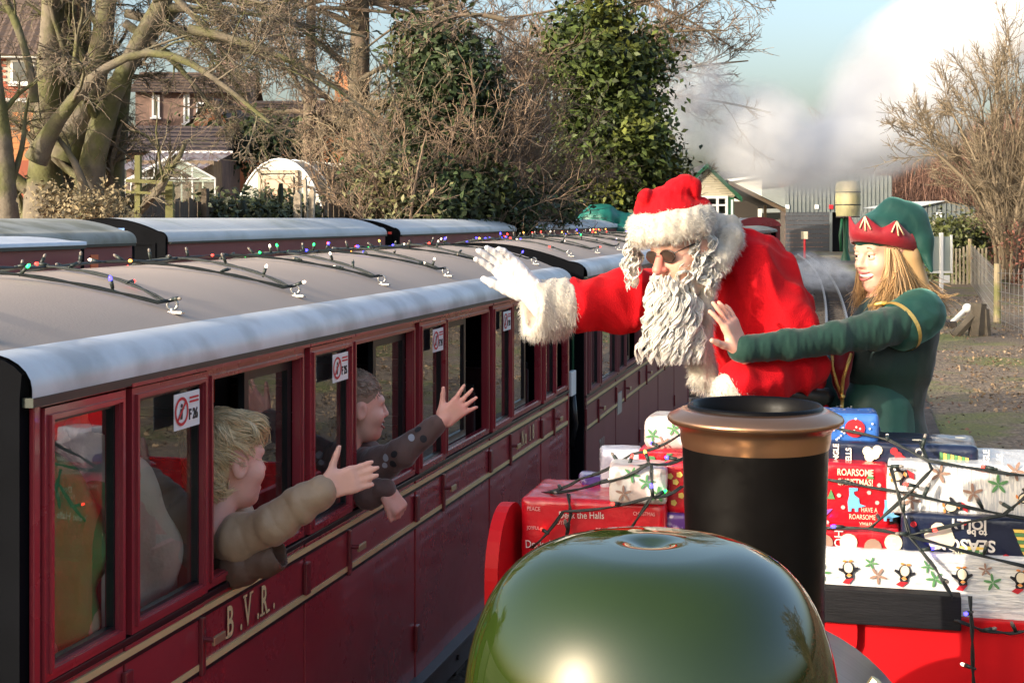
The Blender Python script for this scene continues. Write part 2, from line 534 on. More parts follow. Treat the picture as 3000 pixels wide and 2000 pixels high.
# trackbed sheets: dark oily ballast under each line
m_bed = mat("trackbed_ballast", (.12, .095, .075), .95, var=.5, vscale=20, bump=.9, bscale=40, col2=(.07, .055, .045), c2scale=1.1)
def bed(xc, w, y0, y1, name, z):
    v = []; f = []
    ys = np.linspace(y0, y1, 60)
    for i, y in enumerate(ys):
        v += [(xc - w + track_x(y), y, z), (xc + w + track_x(y), y, z)]
        if i: f.append((2 * i - 2, 2 * i - 1, 2 * i + 1, 2 * i))
    return structure(link(name, raw_mesh(name, v, f), m_bed))
bed(-1.2, 1.9, -4, 95, "trackbed", .030)
bed(-6.9, 1.0, -4, 60, "trackbed_siding", .030)

# rails and sleepers of the line ahead of the wagon
m_rail = mat("rail_steel", (.30, .28, .27), .38, metal=.85, var=.2, vscale=6)
m_sleeper = mat("creosoted_sleeper", (.055, .045, .038), .9, var=.35, vscale=9, bump=.5)
def rail(xo, y0, y1, n=40):
    prof = [(-.03, .0), (.03, .0), (.012, .012), (.010, .045), (.018, .05), (.018, .065), (-.018, .065), (-.018, .05), (-.010, .045), (-.012, .012)]
    k = len(prof); v = []; f = []
    for i, y in enumerate(np.linspace(y0, y1, n)):
        for px, pz in prof: v.append((xo + track_x(y) + px, y, pz + .075))
        if i:
            for j in range(k): f.append(((i - 1) * k + j, i * k + j, i * k + (j + 1) % k, (i - 1) * k + (j + 1) % k))
    f.append(tuple(range(k))[::-1]); f.append(tuple(range((n - 1) * k, n * k)))
    return v, f
LOCO_X = -0.233
COACH_X = -2.15
sl_mesh = None
for lbl, xc in (("running line ahead of the gift wagon", LOCO_X), ("line under the near carriages", COACH_X)):
    t = thing("railway_track", "narrow gauge steel rails of the " + lbl, "railway track", (xc, 0, .04))
    for s in (-1, 1):
        v, f = rail(xc + s * .19, -2, 78)
        link("rail", raw_mesh("rail", v, f), m_rail, t)
    if sl_mesh is None:
        b = MB(); b.box((-.42, -.075, .034), (.42, .075, .085), bev=.008); sl_mesh = raw_mesh("sleeper", b.v, b.f); sl_mesh.materials.append(m_sleeper)
    for y in np.arange(6.0, 60, .62):
        o = bpy.data.objects.new("sleeper", sl_mesh); COL.objects.link(o)
        o.location = (xc + track_x(y) + random.uniform(-.03, .03), y + random.uniform(-.03, .03), 0); o.rotation_euler.z = random.uniform(-.04, .04) + .0012 * y
        adopt(o, t)
# ================================================================== carriages
m_maroon = mat("maroon_coach_paint", (.29, .032, .043), .22, var=.16, vscale=2, coat=.5, bump=.05, bscale=3.2, rvar=.22, rscale=3, col2=(.30, .052, .060), c2scale=1.3, c2lo=.5, c2hi=.8)
m_maroon_d = mat("dark_maroon_moulding", (.17, .024, .030), .3, var=.15, vscale=6, coat=.4)
m_maroon_old = mat("faded_maroon_paint", (.20, .038, .045), .5, var=.15, vscale=2, coat=.1)
m_black = mat("black_coach_end_paint", (.004, .0045, .006), .7, var=.3, vscale=5, bump=.05, bscale=12, spec=.03)
m_cream_line = mat("cream_lining_paint", (.62, .46, .22), .5, var=.1)
m_felt = mat("tan_roof_felt", (.45, .355, .285), .85, var=.07, vscale=2.2, bump=.06, bscale=160, col2=(.39, .305, .245), c2scale=.9, c2lo=.45, c2hi=.8)
m_silver = mat("silver_painted_eave", (.60, .61, .62), .42, metal=.1, var=.12, vscale=7, col2=(.44, .44, .44), c2scale=5, bump=.04, bscale=8)
m_roof_pale = mat("pale_grey_weathered_roof", (.60, .62, .62), .6, var=.1, vscale=2, col2=(.42, .45, .42), c2scale=1.6, c2lo=.5, c2hi=.75)
m_roof_mould = mat("mossy_grey_roof", (.33, .33, .29), .85, var=.2, vscale=5, col2=(.22, .22, .17), c2scale=3)
m_gutter = mat("dark_green_black_gutter", (.02, .028, .024), .4)
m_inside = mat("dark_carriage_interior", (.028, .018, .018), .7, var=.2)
m_seat = mat("dark_red_seat_cloth", (.05, .008, .010), .85, sheen=.3)
m_rubber = mat("black_window_rubber", (.010, .011, .013), .35)
m_glass = glass_mat("carriage_window_glass", refl=1.45, base=.04, dirt=.05)
m_brass = mat("worn_brass", (.50, .40, .24), .4, metal=.7, var=.15)
m_white = mat("white_notice_board", (.78, .78, .76), .5)
m_redprint = mat("red_print", (.55, .02, .03), .5)
m_blackprint = mat("black_print", (.02, .02, .02), .5)
m_steel = mat("galvanised_steel", (.42, .41, .39), .38, metal=.8, var=.15, vscale=20)
m_frame = mat("grey_underframe", (.07, .075, .08), .5, var=.2)

def roof_profile(Wd, zg, zc, nose=.085):
    """half section of the roof from the gutter (x = 0) to the crown (x = -Wd/2): eave curve then shallow arc"""
    zf = zg + nose
    eave = [(0.018, zg), (0.018, zg + .018)]
    for i in range(1, 7):
        a = i / 6 * math.pi / 2
        eave.append((0.018 - .10 * (1 - math.cos(a)), zg + .018 + (nose - .018) * math.sin(a)))
    felt = []
    x0, x1 = eave[-1][0], -Wd / 2
    for i in range(0, 13):
        t = i / 12; x = x0 + (x1 - x0) * t
        felt.append((x, zf + (zc - zf) * (1 - (1 - t) ** 2)))
    return eave, felt

def mirror_section(sec, Wd): return [(-Wd - x, z) for x, z in sec]
def sweep(b, sec, y0, y1, thick=.0, n=1):
    """strip from a section polyline swept along y"""
    ys = np.linspace(y0, y1, n + 1); k = len(sec); v = []; f = []
    for y in ys:
        for x, z in sec: v.append((x, y, z))
    for i in range(n):
        for j in range(k - 1): f.append((i * k + j, i * k + j + 1, (i + 1) * k + j + 1, (i + 1) * k + j))
    b.add(v, f)

def prism_glyphs(): pass

def window_ring(b, y0, y1, z0, z1, w, x0, x1):
    b.box((x0, y0, z0), (x1, y0 + w, z1)); b.box((x0, y1 - w, z0), (x1, y1, z1))
    b.box((x0, y0 + w, z0), (x1, y1 - w, z0 + w)); b.box((x0, y0 + w, z1 - w), (x1, y1 - w, z1))

def no_smoking_notice(parent, M, y, z, code):
    w, h = .125, .082
    x = .0205
    n = MB(M).box((x, y, z - h), (x + .0015, y + w, z)).build("notice_plate", m_white, parent)
    MB(M).ring((x + .003, y + .034, z - h / 2), .026, .033, (0, 1, 0), (0, 0, 1)).build("red_ring", m_redprint, n)
    b = MB(M); c = Vector((x + .0028, y + .034, z - h / 2))
    b.disc(c + Vector((0, 0, .013)), .005, (0, 1, 0), (0, 0, 1), 10)
    b.flat([c + Vector((0, -.006, .006)), c + Vector((0, .006, .006)), c + Vector((0, .004, -.018)), c + Vector((0, -.008, -.018))])
    b.flat([c + Vector((0, .002, .004)), c + Vector((0, .014, .010)), c + Vector((0, .014, .006)), c + Vector((0, .002, -.002))])
    b.build("figure", m_blackprint, n)
    d = Vector((0, .020, .020)); p = Vector((0, .0025, -.0025))
    MB(M).flat([c + Vector((.0004, 0, 0)) - d + p, c + Vector((.0004, 0, 0)) - d - p, c + Vector((.0004, 0, 0)) + d - p, c + Vector((.0004, 0, 0)) + d + p]).build("red_slash", m_redprint, n)
    text_obj(code, .034, M @ frame_M((x + .002, y + .070, z - h + .018), (0, 1, 0), (0, 0, 1)), m_blackprint, "seat_code", n, bold=.0008, sx=.75)
    b = MB(M)
    for i in range(2): b.flat([(x + .003, y + .072, z - .012 - i * .009), (x + .003, y + .118, z - .012 - i * .009), (x + .003, y + .118, z - .017 - i * .009), (x + .003, y + .072, z - .017 - i * .009)])
    b.build("small_print", m_redprint, n)

def door_handle(parent, M, y, z):
    h = MB(M).box((.004, y - .012, z - .085), (.016, y + .006, z + .052), bev=.003).build("handle_plate", m_maroon_d, parent)
    MB(M).tube([(.016, y, z), (.040, y, z)], .007, 8).build("handle_pivot", m_maroon_d, h)
    MB(M).box((.034, y - .004, z - .014), (.042, y + .058, z + .006), bev=.002).build("handle_lever", m_brass, h)

def eye_bolt(parent, M, p, tilt=0.0):
    x, y, z = p
    e = MB(M).box((x - .026, y - .009, z - .004), (x + .03, y + .009, z + .004), bev=.002).build("bolt_plate", m_steel, parent)
    n = 20; b = MB(M)
    R = Matrix.Rotation(tilt, 3, 'Z')
    ring = [Vector((x, y, z + .020)) + R @ Vector((.0125 * math.cos(2 * math.pi * k / n), 0, .0125 * math.sin(2 * math.pi * k / n))) for k in range(n + 1)]
    b.tube(ring, .004, 6)
    b.tube([(x, y, z), (x, y, z + .012)], .006, 6)
    b.build("eye_ring", m_steel, e, smooth=True)

def make_coach(label, M, L, bays, zb=.40, zg=1.66, zc=1.857, Wd=1.2, wt=1.637, wb=1.111, cream=(1.07, .94), bodymat=None,
               roofmat=None, eavemat=None, endmat=None, detail=2, notices=None, group=None, texts=(), zin=True, name="railway_carriage", eaves=True):
    bodymat = bodymat or m_maroon; roofmat = roofmat or m_felt; eavemat = eavemat or m_silver; endmat = endmat or m_black
    base = M @ Vector((-Wd / 2, L / 2, zb))
    c = thing(name, label, "carriage", base, group)
    eave, felt = roof_profile(Wd, zg, zc)
    fm = mirror_section(felt, Wd)
    b = MB(M); sweep(b, felt + fm[::-1][1:], -.02, L + .02, n=8); b.build("roof", roofmat, c, smooth=True)
    for side in (eave, mirror_section(eave, Wd)[::-1]):
        b = MB(M); sweep(b, side, -.022, L + .022, n=8); b.build("eave_strip", eavemat, c, smooth=True)
    for xs in ((-.006, .020), (-Wd - .020, -Wd + .006)):
        MB(M).box((xs[0], -.022, zg - .016), (xs[1], L + .022, zg + .002)).build("gutter", m_gutter, c)
    # bulkheads with the roof's own outline
    out = [(-.004, zb)] + [(-.004, zg)] + [(x - .004, z - .004) for x, z in eave[3:]] + [(x, z - .004) for x, z in felt[1:]]
    out = out + [(-Wd - x, z) for x, z in out[::-1]][1:]
    for y, dy in ((-.0, -.03), (L, .03)):
        e = MB(M).poly([(x, y, z) for x, z in out], (0, dy, 0)).build("end_wall", endmat, c)
        yy = y + dy
        if detail > 1:
            MB(M).box((-.12, yy, zb + .5), (-Wd + .12, yy + math.copysign(.012, dy), zb + .53)).build("end_rib", endmat, e)
            MB(M).box((-Wd / 2 - .32, yy, zb), (-Wd / 2 + .32, yy + math.copysign(.05, dy), zg - .12), bev=.01).build("gangway_frame", m_rubber, e)
    # inside
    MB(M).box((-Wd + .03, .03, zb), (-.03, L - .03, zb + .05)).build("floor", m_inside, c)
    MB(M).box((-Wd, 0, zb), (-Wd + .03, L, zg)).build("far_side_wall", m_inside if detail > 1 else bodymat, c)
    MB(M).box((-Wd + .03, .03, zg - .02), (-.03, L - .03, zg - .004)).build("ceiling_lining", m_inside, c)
    # lower side in door-wide panels, each a separate sheet with an open joint
    zw = wb - .02
    for i, (y0, y1, kind) in enumerate(bays):
        ya = 0 if i == 0 else y0 - .009; yb = L if i == len(bays) - 1 else bays[i + 1][0] - .012
        p = MB(M).box((-.03, ya, zb), (.004 if kind == 'd' else 0, yb, zw - .004), bev=.0025).build("side_panel", bodymat, c)
        if kind == 'd' and detail > 1:
            for zz in (zb + .14, zw - .10, ):
                MB(M).box((.002, ya - .014, zz - .045), (.014, ya + .018, zz + .045), bev=.003).build("hinge", m_maroon_d, p)
            door_handle(p, M, yb - .02, (cream[0] + cream[1]) / 2)
    # sill rail, lining
    MB(M).box((-.03, 0, zw), (.010, L, wb - .004), bev=.003).build("waist_rail", m_rubber, c)
    for zz in cream:
        MB(M).box((.0, .0, zz - .0075), (.0062, L, zz + .0075)).build("cream_lining", m_cream_line, c)
        MB(M).box((.0, .0, zz - .0175), (.0055, L, zz - .0085)).build("black_lining", m_rubber, c)
    # cantrail with stepped mouldings
    MB(M).box((-.03, 0, wt + .004), (-.001, L, zg - .012)).build("cantrail", m_maroon_d, c)
    for i, (y0, y1, kind) in enumerate(bays):
        ya = y0 - (.012 if i else 0)
        pr = .022 if kind != 'n' else .012
        cr = MB(M).box((0, y0 - .012, wt + .004), (pr, y1 + .005, wt + .012)).box((0, y0 - .010, wt + .014), (pr - .005, y1 + .003, wt + .022))
        cr.build("drip_moulding", m_maroon, c)
        # post at the start of the bay
        pw = .012 if i else .0
        MB(M).box((-.028, y0 - .022 if i else 0, wb - .004), (-.002, y0 + .004, wt + .004)).build("window_post", m_maroon_d, c)
        fx = .014 if kind in ('d', 'n') else .004
        fr = MB(M); fw = .026
        window_ring(fr, y0, y1, wb, wt, fw, -.020, fx)
        window_ring(fr, y0 + fw * .55, y1 - fw * .55, wb + fw * .55, wt - fw * .55, .008, fx - .002, fx + .007)
        frame = fr.build("window_frame", bodymat, c)
        gy0, gy1, gz0, gz1 = y0 + fw + .003, y1 - fw - .003, wb + fw + .003, wt - fw - .003
        if kind in ('d', 'n'):
            rb = MB(M); window_ring(rb, gy0 - .003, gy1 + .003, gz0 - .003, gz1 + .003, .007, -.014, .004); rb.build("glazing_rubber", m_rubber, frame)
            MB(M).flat([(-.004, gy0, gz0), (-.004, gy1, gz0), (-.004, gy1, gz1), (-.004, gy0, gz1)]).build("pane", m_glass, frame)
        else:                                  # sliding window; kind tells which part is open
            o0, o1 = kind[1]
            ys0, ys1 = gy0 + (gy1 - gy0) * o0, gy0 + (gy1 - gy0) * o1
            sf = MB(M); window_ring(sf, ys0, ys1, gz0, gz1, .026, -.040, -.022)
            s_ = sf.build("sliding_sash", m_rubber, frame)
            MB(M).flat([(-.030, ys0 + .02, gz0 + .02), (-.030, ys1 - .02, gz0 + .02), (-.030, ys1 - .02, gz1 - .02), (-.030, ys0 + .02, gz1 - .02)]).build("pane", m_glass, s_)
        if kind == 'd' and notices and i in notices:
            no_smoking_notice(frame, M, gy1 - .030 - .125, gz1 - .006, notices[i])
    MB(M).box((-.028, L - .02, wb - .004), (-.002, L, wt + .004)).build("window_post", m_maroon_d, c)
    # corner posts
    for y in (0, L - .022): MB(M).box((-.03, y, zb), (.008, y + .022, zg - .016), bev=.002).build("corner_post", bodymat, c)
    # underframe
    u = MB(M).box((-.05, .0, zb - .10), (.03, L, zb - .012), bev=.004).build("solebar", m_frame, c)
    if detail > 1:
        for y in np.arange(.25, L, .42): MB(M).lathe([(.010, 0), (.010, .008)], (.030, y, zb - .05), 8, 'X').build("bolt", m_rubber, u)
    MB(M).box((-.02, .0, zb - .012), (.045, L, zb + .004), bev=.002).build("step_edge", m_frame, c)
    MB(M).box((-Wd + .1, .2, zb - .11), (-.1, L - .2, zb - .01)).build("underframe", m_frame, c)
    for yb in (.9, L - .9):
        bg_ = MB(M).box((-Wd / 2 - .26, yb - .42, .17), (-Wd / 2 + .26, yb + .42, .29), bev=.01).build("bogie", m_frame, c)
        for dy in (-.27, .27):
            for s in (-1, 1):
                MB(M).lathe([(.03, -.02), (.115, -.02), (.115, .012), (.128, .016), (.128, .024), (.03, .024)][::1], (-Wd / 2 + s * .19, yb + dy, .268), 20, 'X').build("wheel", m_frame, bg_)
    return c

# --- the near carriage, its doors and windows as they follow one another
Y0 = 2.413
raw_bays = [(2.440, 2.745, 'n'), (2.772, 3.131, 'd'), (3.146, 3.748, ('s', (.44, 1.0))), (3.770, 4.108, 'd'), (4.130, 4.748, ('s', (.42, 1.0))),
            (4.770, 5.088, 'd'), (5.110, 5.735, ('s', (0., .60))), (5.765, 6.095, 'd'), (6.120, 6.690, ('s', (0., .66))), (6.715, 6.985, 'd'), (7.005, 7.310, ('s', (0., .5)))]
bays = [(a - Y0, b_ - Y0, k) for a, b_, k in raw_bays]
M1 = Matrix.Translation((-1.551, Y0, 0))
COACH_L = 7.335 - Y0
coach = make_coach("near maroon carriage with cream lining, tan roof and people leaning from its windows", M1, COACH_L, bays,
                   notices={1: "F 26", 3: "F 25", 5: "F 24", 7: "F 23"})
m_gold = mat("shaded_gold_lettering", (.66, .50, .26), .5, var=.1)
def serif_text(txt, M, y, z, h, parent, name, adv):
    """narrow serifed letters with a dark drop shade"""
    yy = y
    for ch in txt:
        if ch == ' ': yy += adv * .45; continue
        w = adv * (.34 if ch == '.' else 1)
        for dx, mm, nm in ((.0058, m_blackprint, "letter_shade"), (.0066, m_gold, name)):
            sh = .0035 if nm == "letter_shade" else 0
            o = text_obj(ch, h * 1.38, M @ frame_M((dx, yy + sh, z - sh), (0, 1, 0), (0, 0, 1)), mm, nm, parent, depth=.0003, bold=.0014, sx=.62)
            if ch not in '.o':
                b = MB(M); s = h * .16
                ft = {'B': [(-.006, .022)], 'V': [], 'R': [(-.006, .022), (.030, .052)], 'N': [(-.006, .016), (.034, .052)], '1': [(.002, .026)], '8': []}.get(ch, [])
                for a0, a1 in ft: b.box((dx, yy + sh + a0 * h / .075, z - sh), (dx + .0003, yy + sh + a1 * h / .075, z - sh + .006))
                if ch == 'V':
                    for a0, a1 in ((-.006, .016), (.030, .050)): b.box((dx, yy + sh + a0 * h / .075, z - sh + h - .006), (dx + .0003, yy + sh + a1 * h / .075, z - sh + h))
                if b.v: b.build("serif", mm, o)
        yy += w
p0 = [o for o in coach.children if o.name.startswith("side_panel")]
serif_text("B.V.R.", M1, 3.250 - Y0, .967, .080, p0[2], "lettering", .076)
serif_text("No 18", M1, 6.30 - Y0, .972, .070, p0[8], "lettering", .062)

# seats and partitions inside the near carriage
for i, y in enumerate((3.45, 4.44, 5.42, 6.40)):
    s = MB(M1).box((-1.14, y - Y0 - .20, .45), (-.10, y - Y0 + .20, .80), bev=.03).build("seat", m_seat, coach)
for y in (2.76, 3.76, 4.76, 5.75, 6.70):
    MB(M1).box((-1.16, y - Y0 - .02, .45), (-.06, y - Y0 + .02, 1.28), bev=.01).build("seat_back", m_seat, coach)
    MB(M1).box((-1.16, y - Y0 - .015, 1.28), (-.06, y - Y0 + .015, 1.31), bev=.004).build("grab_rail", m_rubber, coach)
for y in (3.45, 4.44):
    MB(M1).box((-.75, y - Y0 + .1, 1.36), (-.68, y - Y0 + .16, 1.56)).build("curtain", mat("orange_red_curtain", (.6, .06, .03), .8), coach)

# --- second carriage on the same line
bays2 = []; y = .06
for k in range(5):
    bays2 += [(y, y + .32, 'd'), (y + .345, y + .93, ('s', (0., .58)) if k % 2 else 'n')]; y += .96
L2 = y + .03
ang2 = .012
M2 = Matrix.Translation((-1.512, 7.60, 0)) @ Matrix.Rotation(ang2, 4, 'Z')
coach2 = make_coach("second maroon carriage beyond the gap, mostly hidden by the person in red", M2, L2, bays2, zg=1.685, zc=1.868, wt=1.662, wb=1.05, cream=(1.0, .865), bodymat=mat("dusty_maroon_paint", (.20, .06, .065), .4, var=.15, vscale=3))
m_pale_plate = mat("pale_number_plate", (.42, .36, .30), .7)
pp = [o for o in coach2.children if o.name.startswith("side_panel")]
for y, z in ((1.05, .80),): MB(M2).box((.004, y, z), (.008, y + .16, z + .13)).build("pale_panel", m_pale_plate, pp[2])
text_obj("211", .12, M2 @ frame_M((.005, .42, .66), (0, 1, 0), (0, 0, 1)), m_pale_plate, "carriage_number", pp[1])
# couplings, hose and lamp bracket in the gap
t = thing("coupling_gear", "black buffer plate, hose and white junction box in the gap between the two near carriages", "coupling", (-2.15, 7.6, .4))
MB().box((-2.2, 7.37, .36), (-2.1, 7.57, .46), bev=.01).build("drawbar", m_rubber, t)
MB().box((-1.66, 7.39, .35), (-1.58, 7.55, 1.63), bev=.01).build("end_post", m_rubber, t)
MB().box((-1.572, 7.41, 1.06), (-1.545, 7.53, 1.19), bev=.006).build("junction_box", m_white, t)
MB().tube([(-1.56, 7.50, 1.06), (-1.55, 7.52, .9), (-1.58, 7.56, .78), (-1.64, 7.66, .8)], .018, 8).build("hose", m_rubber, t, smooth=True)
MB().tube([(-1.60, 7.45, 1.60), (-1.55, 7.46, 1.5), (-1.55, 7.46, 1.2)], .008, 6).build("cable", mat("green_cable", (.02, .10, .05), .5), t, smooth=True)

# --- eye bolts along the near roof edge and the strings of coloured lights tied between them
def roof_z(Mx, xl, zg=1.66, zc=1.857, Wd=1.2):
    e, f_ = roof_profile(Wd, zg, zc)
    pts = f_ if xl > -Wd / 2 else mirror_section(f_, Wd)[::-1]
    if xl > f_[0][0]: return f_[0][1]
    xx = xl if xl > -Wd / 2 else -Wd - xl
    for (x0, z0), (x1, z1) in zip(f_[:-1], f_[1:]):
        if x1 <= xx <= x0: return z0 + (z1 - z0) * (xx - x0) / (x1 - x0)
    return zc
m_cable = mat("black_light_cable", (.012, .016, .014), .5)
m_holder = mat("dark_green_bulb_holder", (.02, .03, .026), .5)
BULBS = [mat("glow_" + n, tuple(.5 * x for x in c), .3, emit=c, estr=e) for n, c, e in
         (("red", (1, .03, .02), 3), ("green", (.02, 1, .15), 2.2), ("blue", (.04, .03, 1), 5), ("amber", (1, .35, .05), 3), ("white", (1, .8, .6), 1.5))]
m_tip = mat("clear_bulb_tip", (.22, .19, .16), .3)
_hold = MB().tube([(0, 0, 0), (0, 0, .030)], [.0065, .0075], 7); _hold.tube([(0, 0, -.012), (0, 0, .004)], .004, 6)
HOLD_ME = raw_mesh("bulb_holder", _hold.v, _hold.f, True); HOLD_ME.materials.append(m_holder)
_tip = MB().lathe([(.0045, .028), (.006, .034), (.0058, .041), (.0025, .046)], n=8)
TIP_MES = []
for mm in BULBS + [m_tip]:
    me = raw_mesh("bulb", _tip.v, _tip.f, True); me.materials.append(mm); TIP_MES.append(me)
def put_bulb(parent, p, d, kind=None):
    q = Vector(d).to_track_quat('Z', 'Y')
    h = bpy.data.objects.new("bulb_holder", HOLD_ME); COL.objects.link(h)
    h.location = p; h.rotation_euler = q.to_euler(); h.scale = (.72,) * 3; adopt(h, parent)
    k = random.choice([0, 1, 2, 3, 4, 5, 5, 5, 5, 5, 5, 0, 2]) if kind is None else kind
    t = bpy.data.objects.new("bulb", TIP_MES[k]); COL.objects.link(t)
    t.location = p; t.rotation_euler = q.to_euler(); t.scale = (.72,) * 3; adopt(t, h)
def light_string(label, pts, nb, sag=.02, group=None, parent_loc=None, r=.0042, up=True, zfun=None, clear=.014):
    """two twisted cables through pts with bulbs standing off them"""
    t = thing("string_lights", label, "string lights", pts[0], group)
    dense = []
    for a, b_ in zip(pts[:-1], pts[1:]):
        a, b_ = Vector(a), Vector(b_); n = max(4, int((b_ - a).length / .035))
        for i in range(n):
            s = i / n; p = a.lerp(b_, s)
            if zfun is not None:
                p.z = max(zfun(p) + clear, p.z - sag * 4 * s * (1 - s))
            else: p.z -= sag * 4 * s * (1 - s)
            dense.append(p)
    dense.append(Vector(pts[-1]))
    for ph in (0, math.pi):
        path = [p + Vector((math.cos(i * .9 + ph), math.sin(i * .9 + ph), .5 * math.sin(i * .9 + ph))) * r * .8 + Vector((0, 0, .003 * math.sin(i * .37))) for i, p in enumerate(dense)]
        MB().tube(path, r * .8, 5).build("cable", m_cable, t, smooth=True)
    for k in range(nb):
        i = int((k + .5 + random.uniform(-.3, .3)) * len(dense) / nb); i = min(max(i, 0), len(dense) - 1)
        d = Vector((random.gauss(0, .45), random.gauss(0, .45), 1.0)) if random.random() < .45 else Vector((random.gauss(0, 1), random.gauss(0, 1), .12))
        put_bulb(t, dense[i] + Vector((0, 0, .004)), d)
    return t
hooks_near = [2.46, 3.24, 4.02, 4.80, 5.58, 6.36, 7.14]
hooks_far = [2.85, 3.63, 4.41, 5.19, 5.97, 6.75]
XN, XF = -.135, -.98
def hookpt(y, x): return Vector((-1.551 + x, y, roof_z(M1, x)))
for y in hooks_near: eye_bolt(coach, M1, (XN, y - Y0, roof_z(M1, XN)), .3)
for y in hooks_far: eye_bolt(coach, M1, (XF, y - Y0, roof_z(M1, XF)), -.3)
zz = []
for i in range(len(hooks_near)):
    zz.append(hookpt(hooks_near[i], XN) + Vector((0, 0, .03)))
    if i < len(hooks_far): zz.append(hookpt(hooks_far[i], XF) + Vector((0, 0, .03)))
zf1 = lambda p: roof_z(M1, p.x + 1.551)
light_string("zigzag string of coloured lights hooked across the near tan carriage roof", zz, 56, sag=.05, zfun=zf1)
ridge = [Vector((-1.551 - .62 + random.uniform(-.03, .03), y, roof_z(M1, -.62) + .012)) for y in np.arange(2.45, 7.32, .6)]
light_string("string of coloured lights running along the crown of the near carriage roof", ridge, 34, sag=.0, zfun=zf1)
zz2 = []
zf2 = lambda p: roof_z(M2, (M2.inverted() @ p).x, 1.685, 1.868)
for i, yl in enumerate(np.arange(.25, L2, .42)):
    x = XN if i % 2 == 0 else XF
    zz2.append(M2 @ Vector((x, yl, roof_z(M2, x, 1.685, 1.868) + .03)))
    if i % 2 == 0: eye_bolt(coach2, M2, (x, yl, roof_z(M2, x, 1.685, 1.868)), .3)
light_string("zigzag string of coloured lights across the roof of the second carriage", zz2, 46, sag=.04, zfun=zf2)
rg2 = [M2 @ Vector((-.60, y, 1.880)) for y in np.arange(.1, L2, .6)]
light_string("string of coloured lights along the crown of the second carriage roof", rg2, 34, sag=0, zfun=zf2)

# --- stabled train on the siding behind
def simple_coach(label, u1, u2, Dp, Wd, zg, zc, roofmat, bodymat=None, zb=.45, nwin=6, blank=False, name="railway_carriage", Dp2=None, endpanel=True, extra=None, eave=True):
    d1 = F_PX * Dp / (U_VP - u1); d2 = F_PX * (Dp2 or Dp) / (U_VP - u2)
    a, b_ = at(u1, 700, d1), at(u2, 700, d2)
    L = (Vector((b_.x, b_.y)) - Vector((a.x, a.y))).length
    ang = math.atan2(b_.y - a.y, b_.x - a.x) - math.pi / 2
    M = Matrix.Translation((a.x, a.y, 0)) @ Matrix.Rotation(ang, 4, 'Z')
    c = thing(name, label, "carriage", M @ Vector((-Wd / 2, L / 2, zb)), "carriages stabled on the siding")
    bodymat = bodymat or m_maroon_old
    ev, fl = roof_profile(Wd, zg, zc, min(.10, (zc - zg) * .5))
    full = ev + fl[1:] + mirror_section(ev + fl[1:], Wd)[::-1][1:]
    b = MB(M); sweep(b, full, -.03, L + .03, n=6); b.build("roof", roofmat, c, smooth=True)
    out = [(-.004, zb), (-.004, zg)] + [(x - .006, z - .006) for x, z in (ev + fl[1:])[3:]]
    out = out + [(-Wd - x, z) for x, z in out[::-1]][1:]
    for y, dy in ((0, -.04), (L, .04)):
        e = MB(M).poly([(x, y, z) for x, z in out], (0, dy, 0)).build("end_wall", m_black, c)
        if endpanel:
            r = MB(M); yy = y + dy; s = math.copysign(.012, dy)
            r.box((-Wd + .10, yy, zg - .03), (-.10, yy + s, zg - .01)); r.box((-Wd + .10, yy, zb + .1), (-Wd + .13, yy + s, zg - .03)); r.box((-.13, yy, zb + .1), (-.10, yy + s, zg - .03))
            r.build("end_panel_rib", m_black, e)
    MB(M).box((-Wd, 0, zb), (-Wd + .03, L, zg)).build("far_side_wall", bodymat, c)
    MB(M).box((-.02, -.0, zg - .02), (.03, L, zg + .0)).build("gutter", m_gutter, c)
    if blank:
        n = max(1, int(L / .9))
        for i in range(n): MB(M).box((-.03, i * L / n + .004, zb), (0, (i + 1) * L / n - .004, zg - .02), bev=.004).build("side_panel", bodymat, c)
    else:
        n = nwin; w = L / n
        for i in range(n):
            y0, y1 = i * w, (i + 1) * w
            MB(M).box((-.03, y0 + .004, zb), (0, y1 - .004, zg - .62), bev=.004).build("side_panel", bodymat, c)
            MB(M).box((-.03, y0, zg - .20), (0.0, y1, zg - .02)).build("cantrail_panel", bodymat, c)
            for (ya, yb) in ((y0 + .03, y0 + w * .34), (y0 + w * .40, y1 - .03)):
                fr = MB(M); window_ring(fr, ya, yb, zg - .60, zg - .19, .035, -.02, .008); f_ = fr.build("window_frame", bodymat, c)
                MB(M).flat([(-.006, ya + .03, zg - .57), (-.006, yb - .03, zg - .57), (-.006, yb - .03, zg - .22), (-.006, ya + .03, zg - .22)]).build("pane", m_glass, f_)
                MB(M).box((0, ya - .01, zg - .172), (.02, yb + .01, zg - .160)).build("drip_moulding", bodymat, f_)
            for ya, yb in ((y0, y0 + .03), (y0 + w * .34, y0 + w * .40), (y1 - .03, y1)):
                MB(M).box((-.028, ya, zg - .62), (-.004, yb, zg - .19)).build("window_post", bodymat, c)
    MB(M).box((-Wd + .08, .15, .30), (-.08, L - .15, zb), bev=.02).build("underframe", m_frame, c)
    for yb in (.8, L - .8):
        for dy in (-.25, .25):
            for s in (-1, 1): MB(M).lathe([(.02, -.02), (.13, -.02), (.13, .02), (.02, .02)], (-Wd / 2 + s * .19, yb + dy, .27), 14, 'X').build("wheel", m_frame, c)
    return c, M, L
m_blue = mat("blue_label", (.10, .25, .62), .5)
c2a, Ms, Ls = simple_coach("pale roofed carriage on the siding with a blue square on its black end", 492, 1128, 6.5, 1.25, 1.785, 2.005, m_roof_pale, nwin=5)
MB(Ms).box((-.52, -.046, 1.84), (-.42, -.040, 1.91)).build("blue_square", m_blue, c2a)
c2b, Ms2, _ = simple_coach("middle pale roofed carriage of the stabled train with a red lamp near its end", 1172, 1510, 6.55, 1.25, 1.775, 1.99, m_roof_pale, nwin=6)
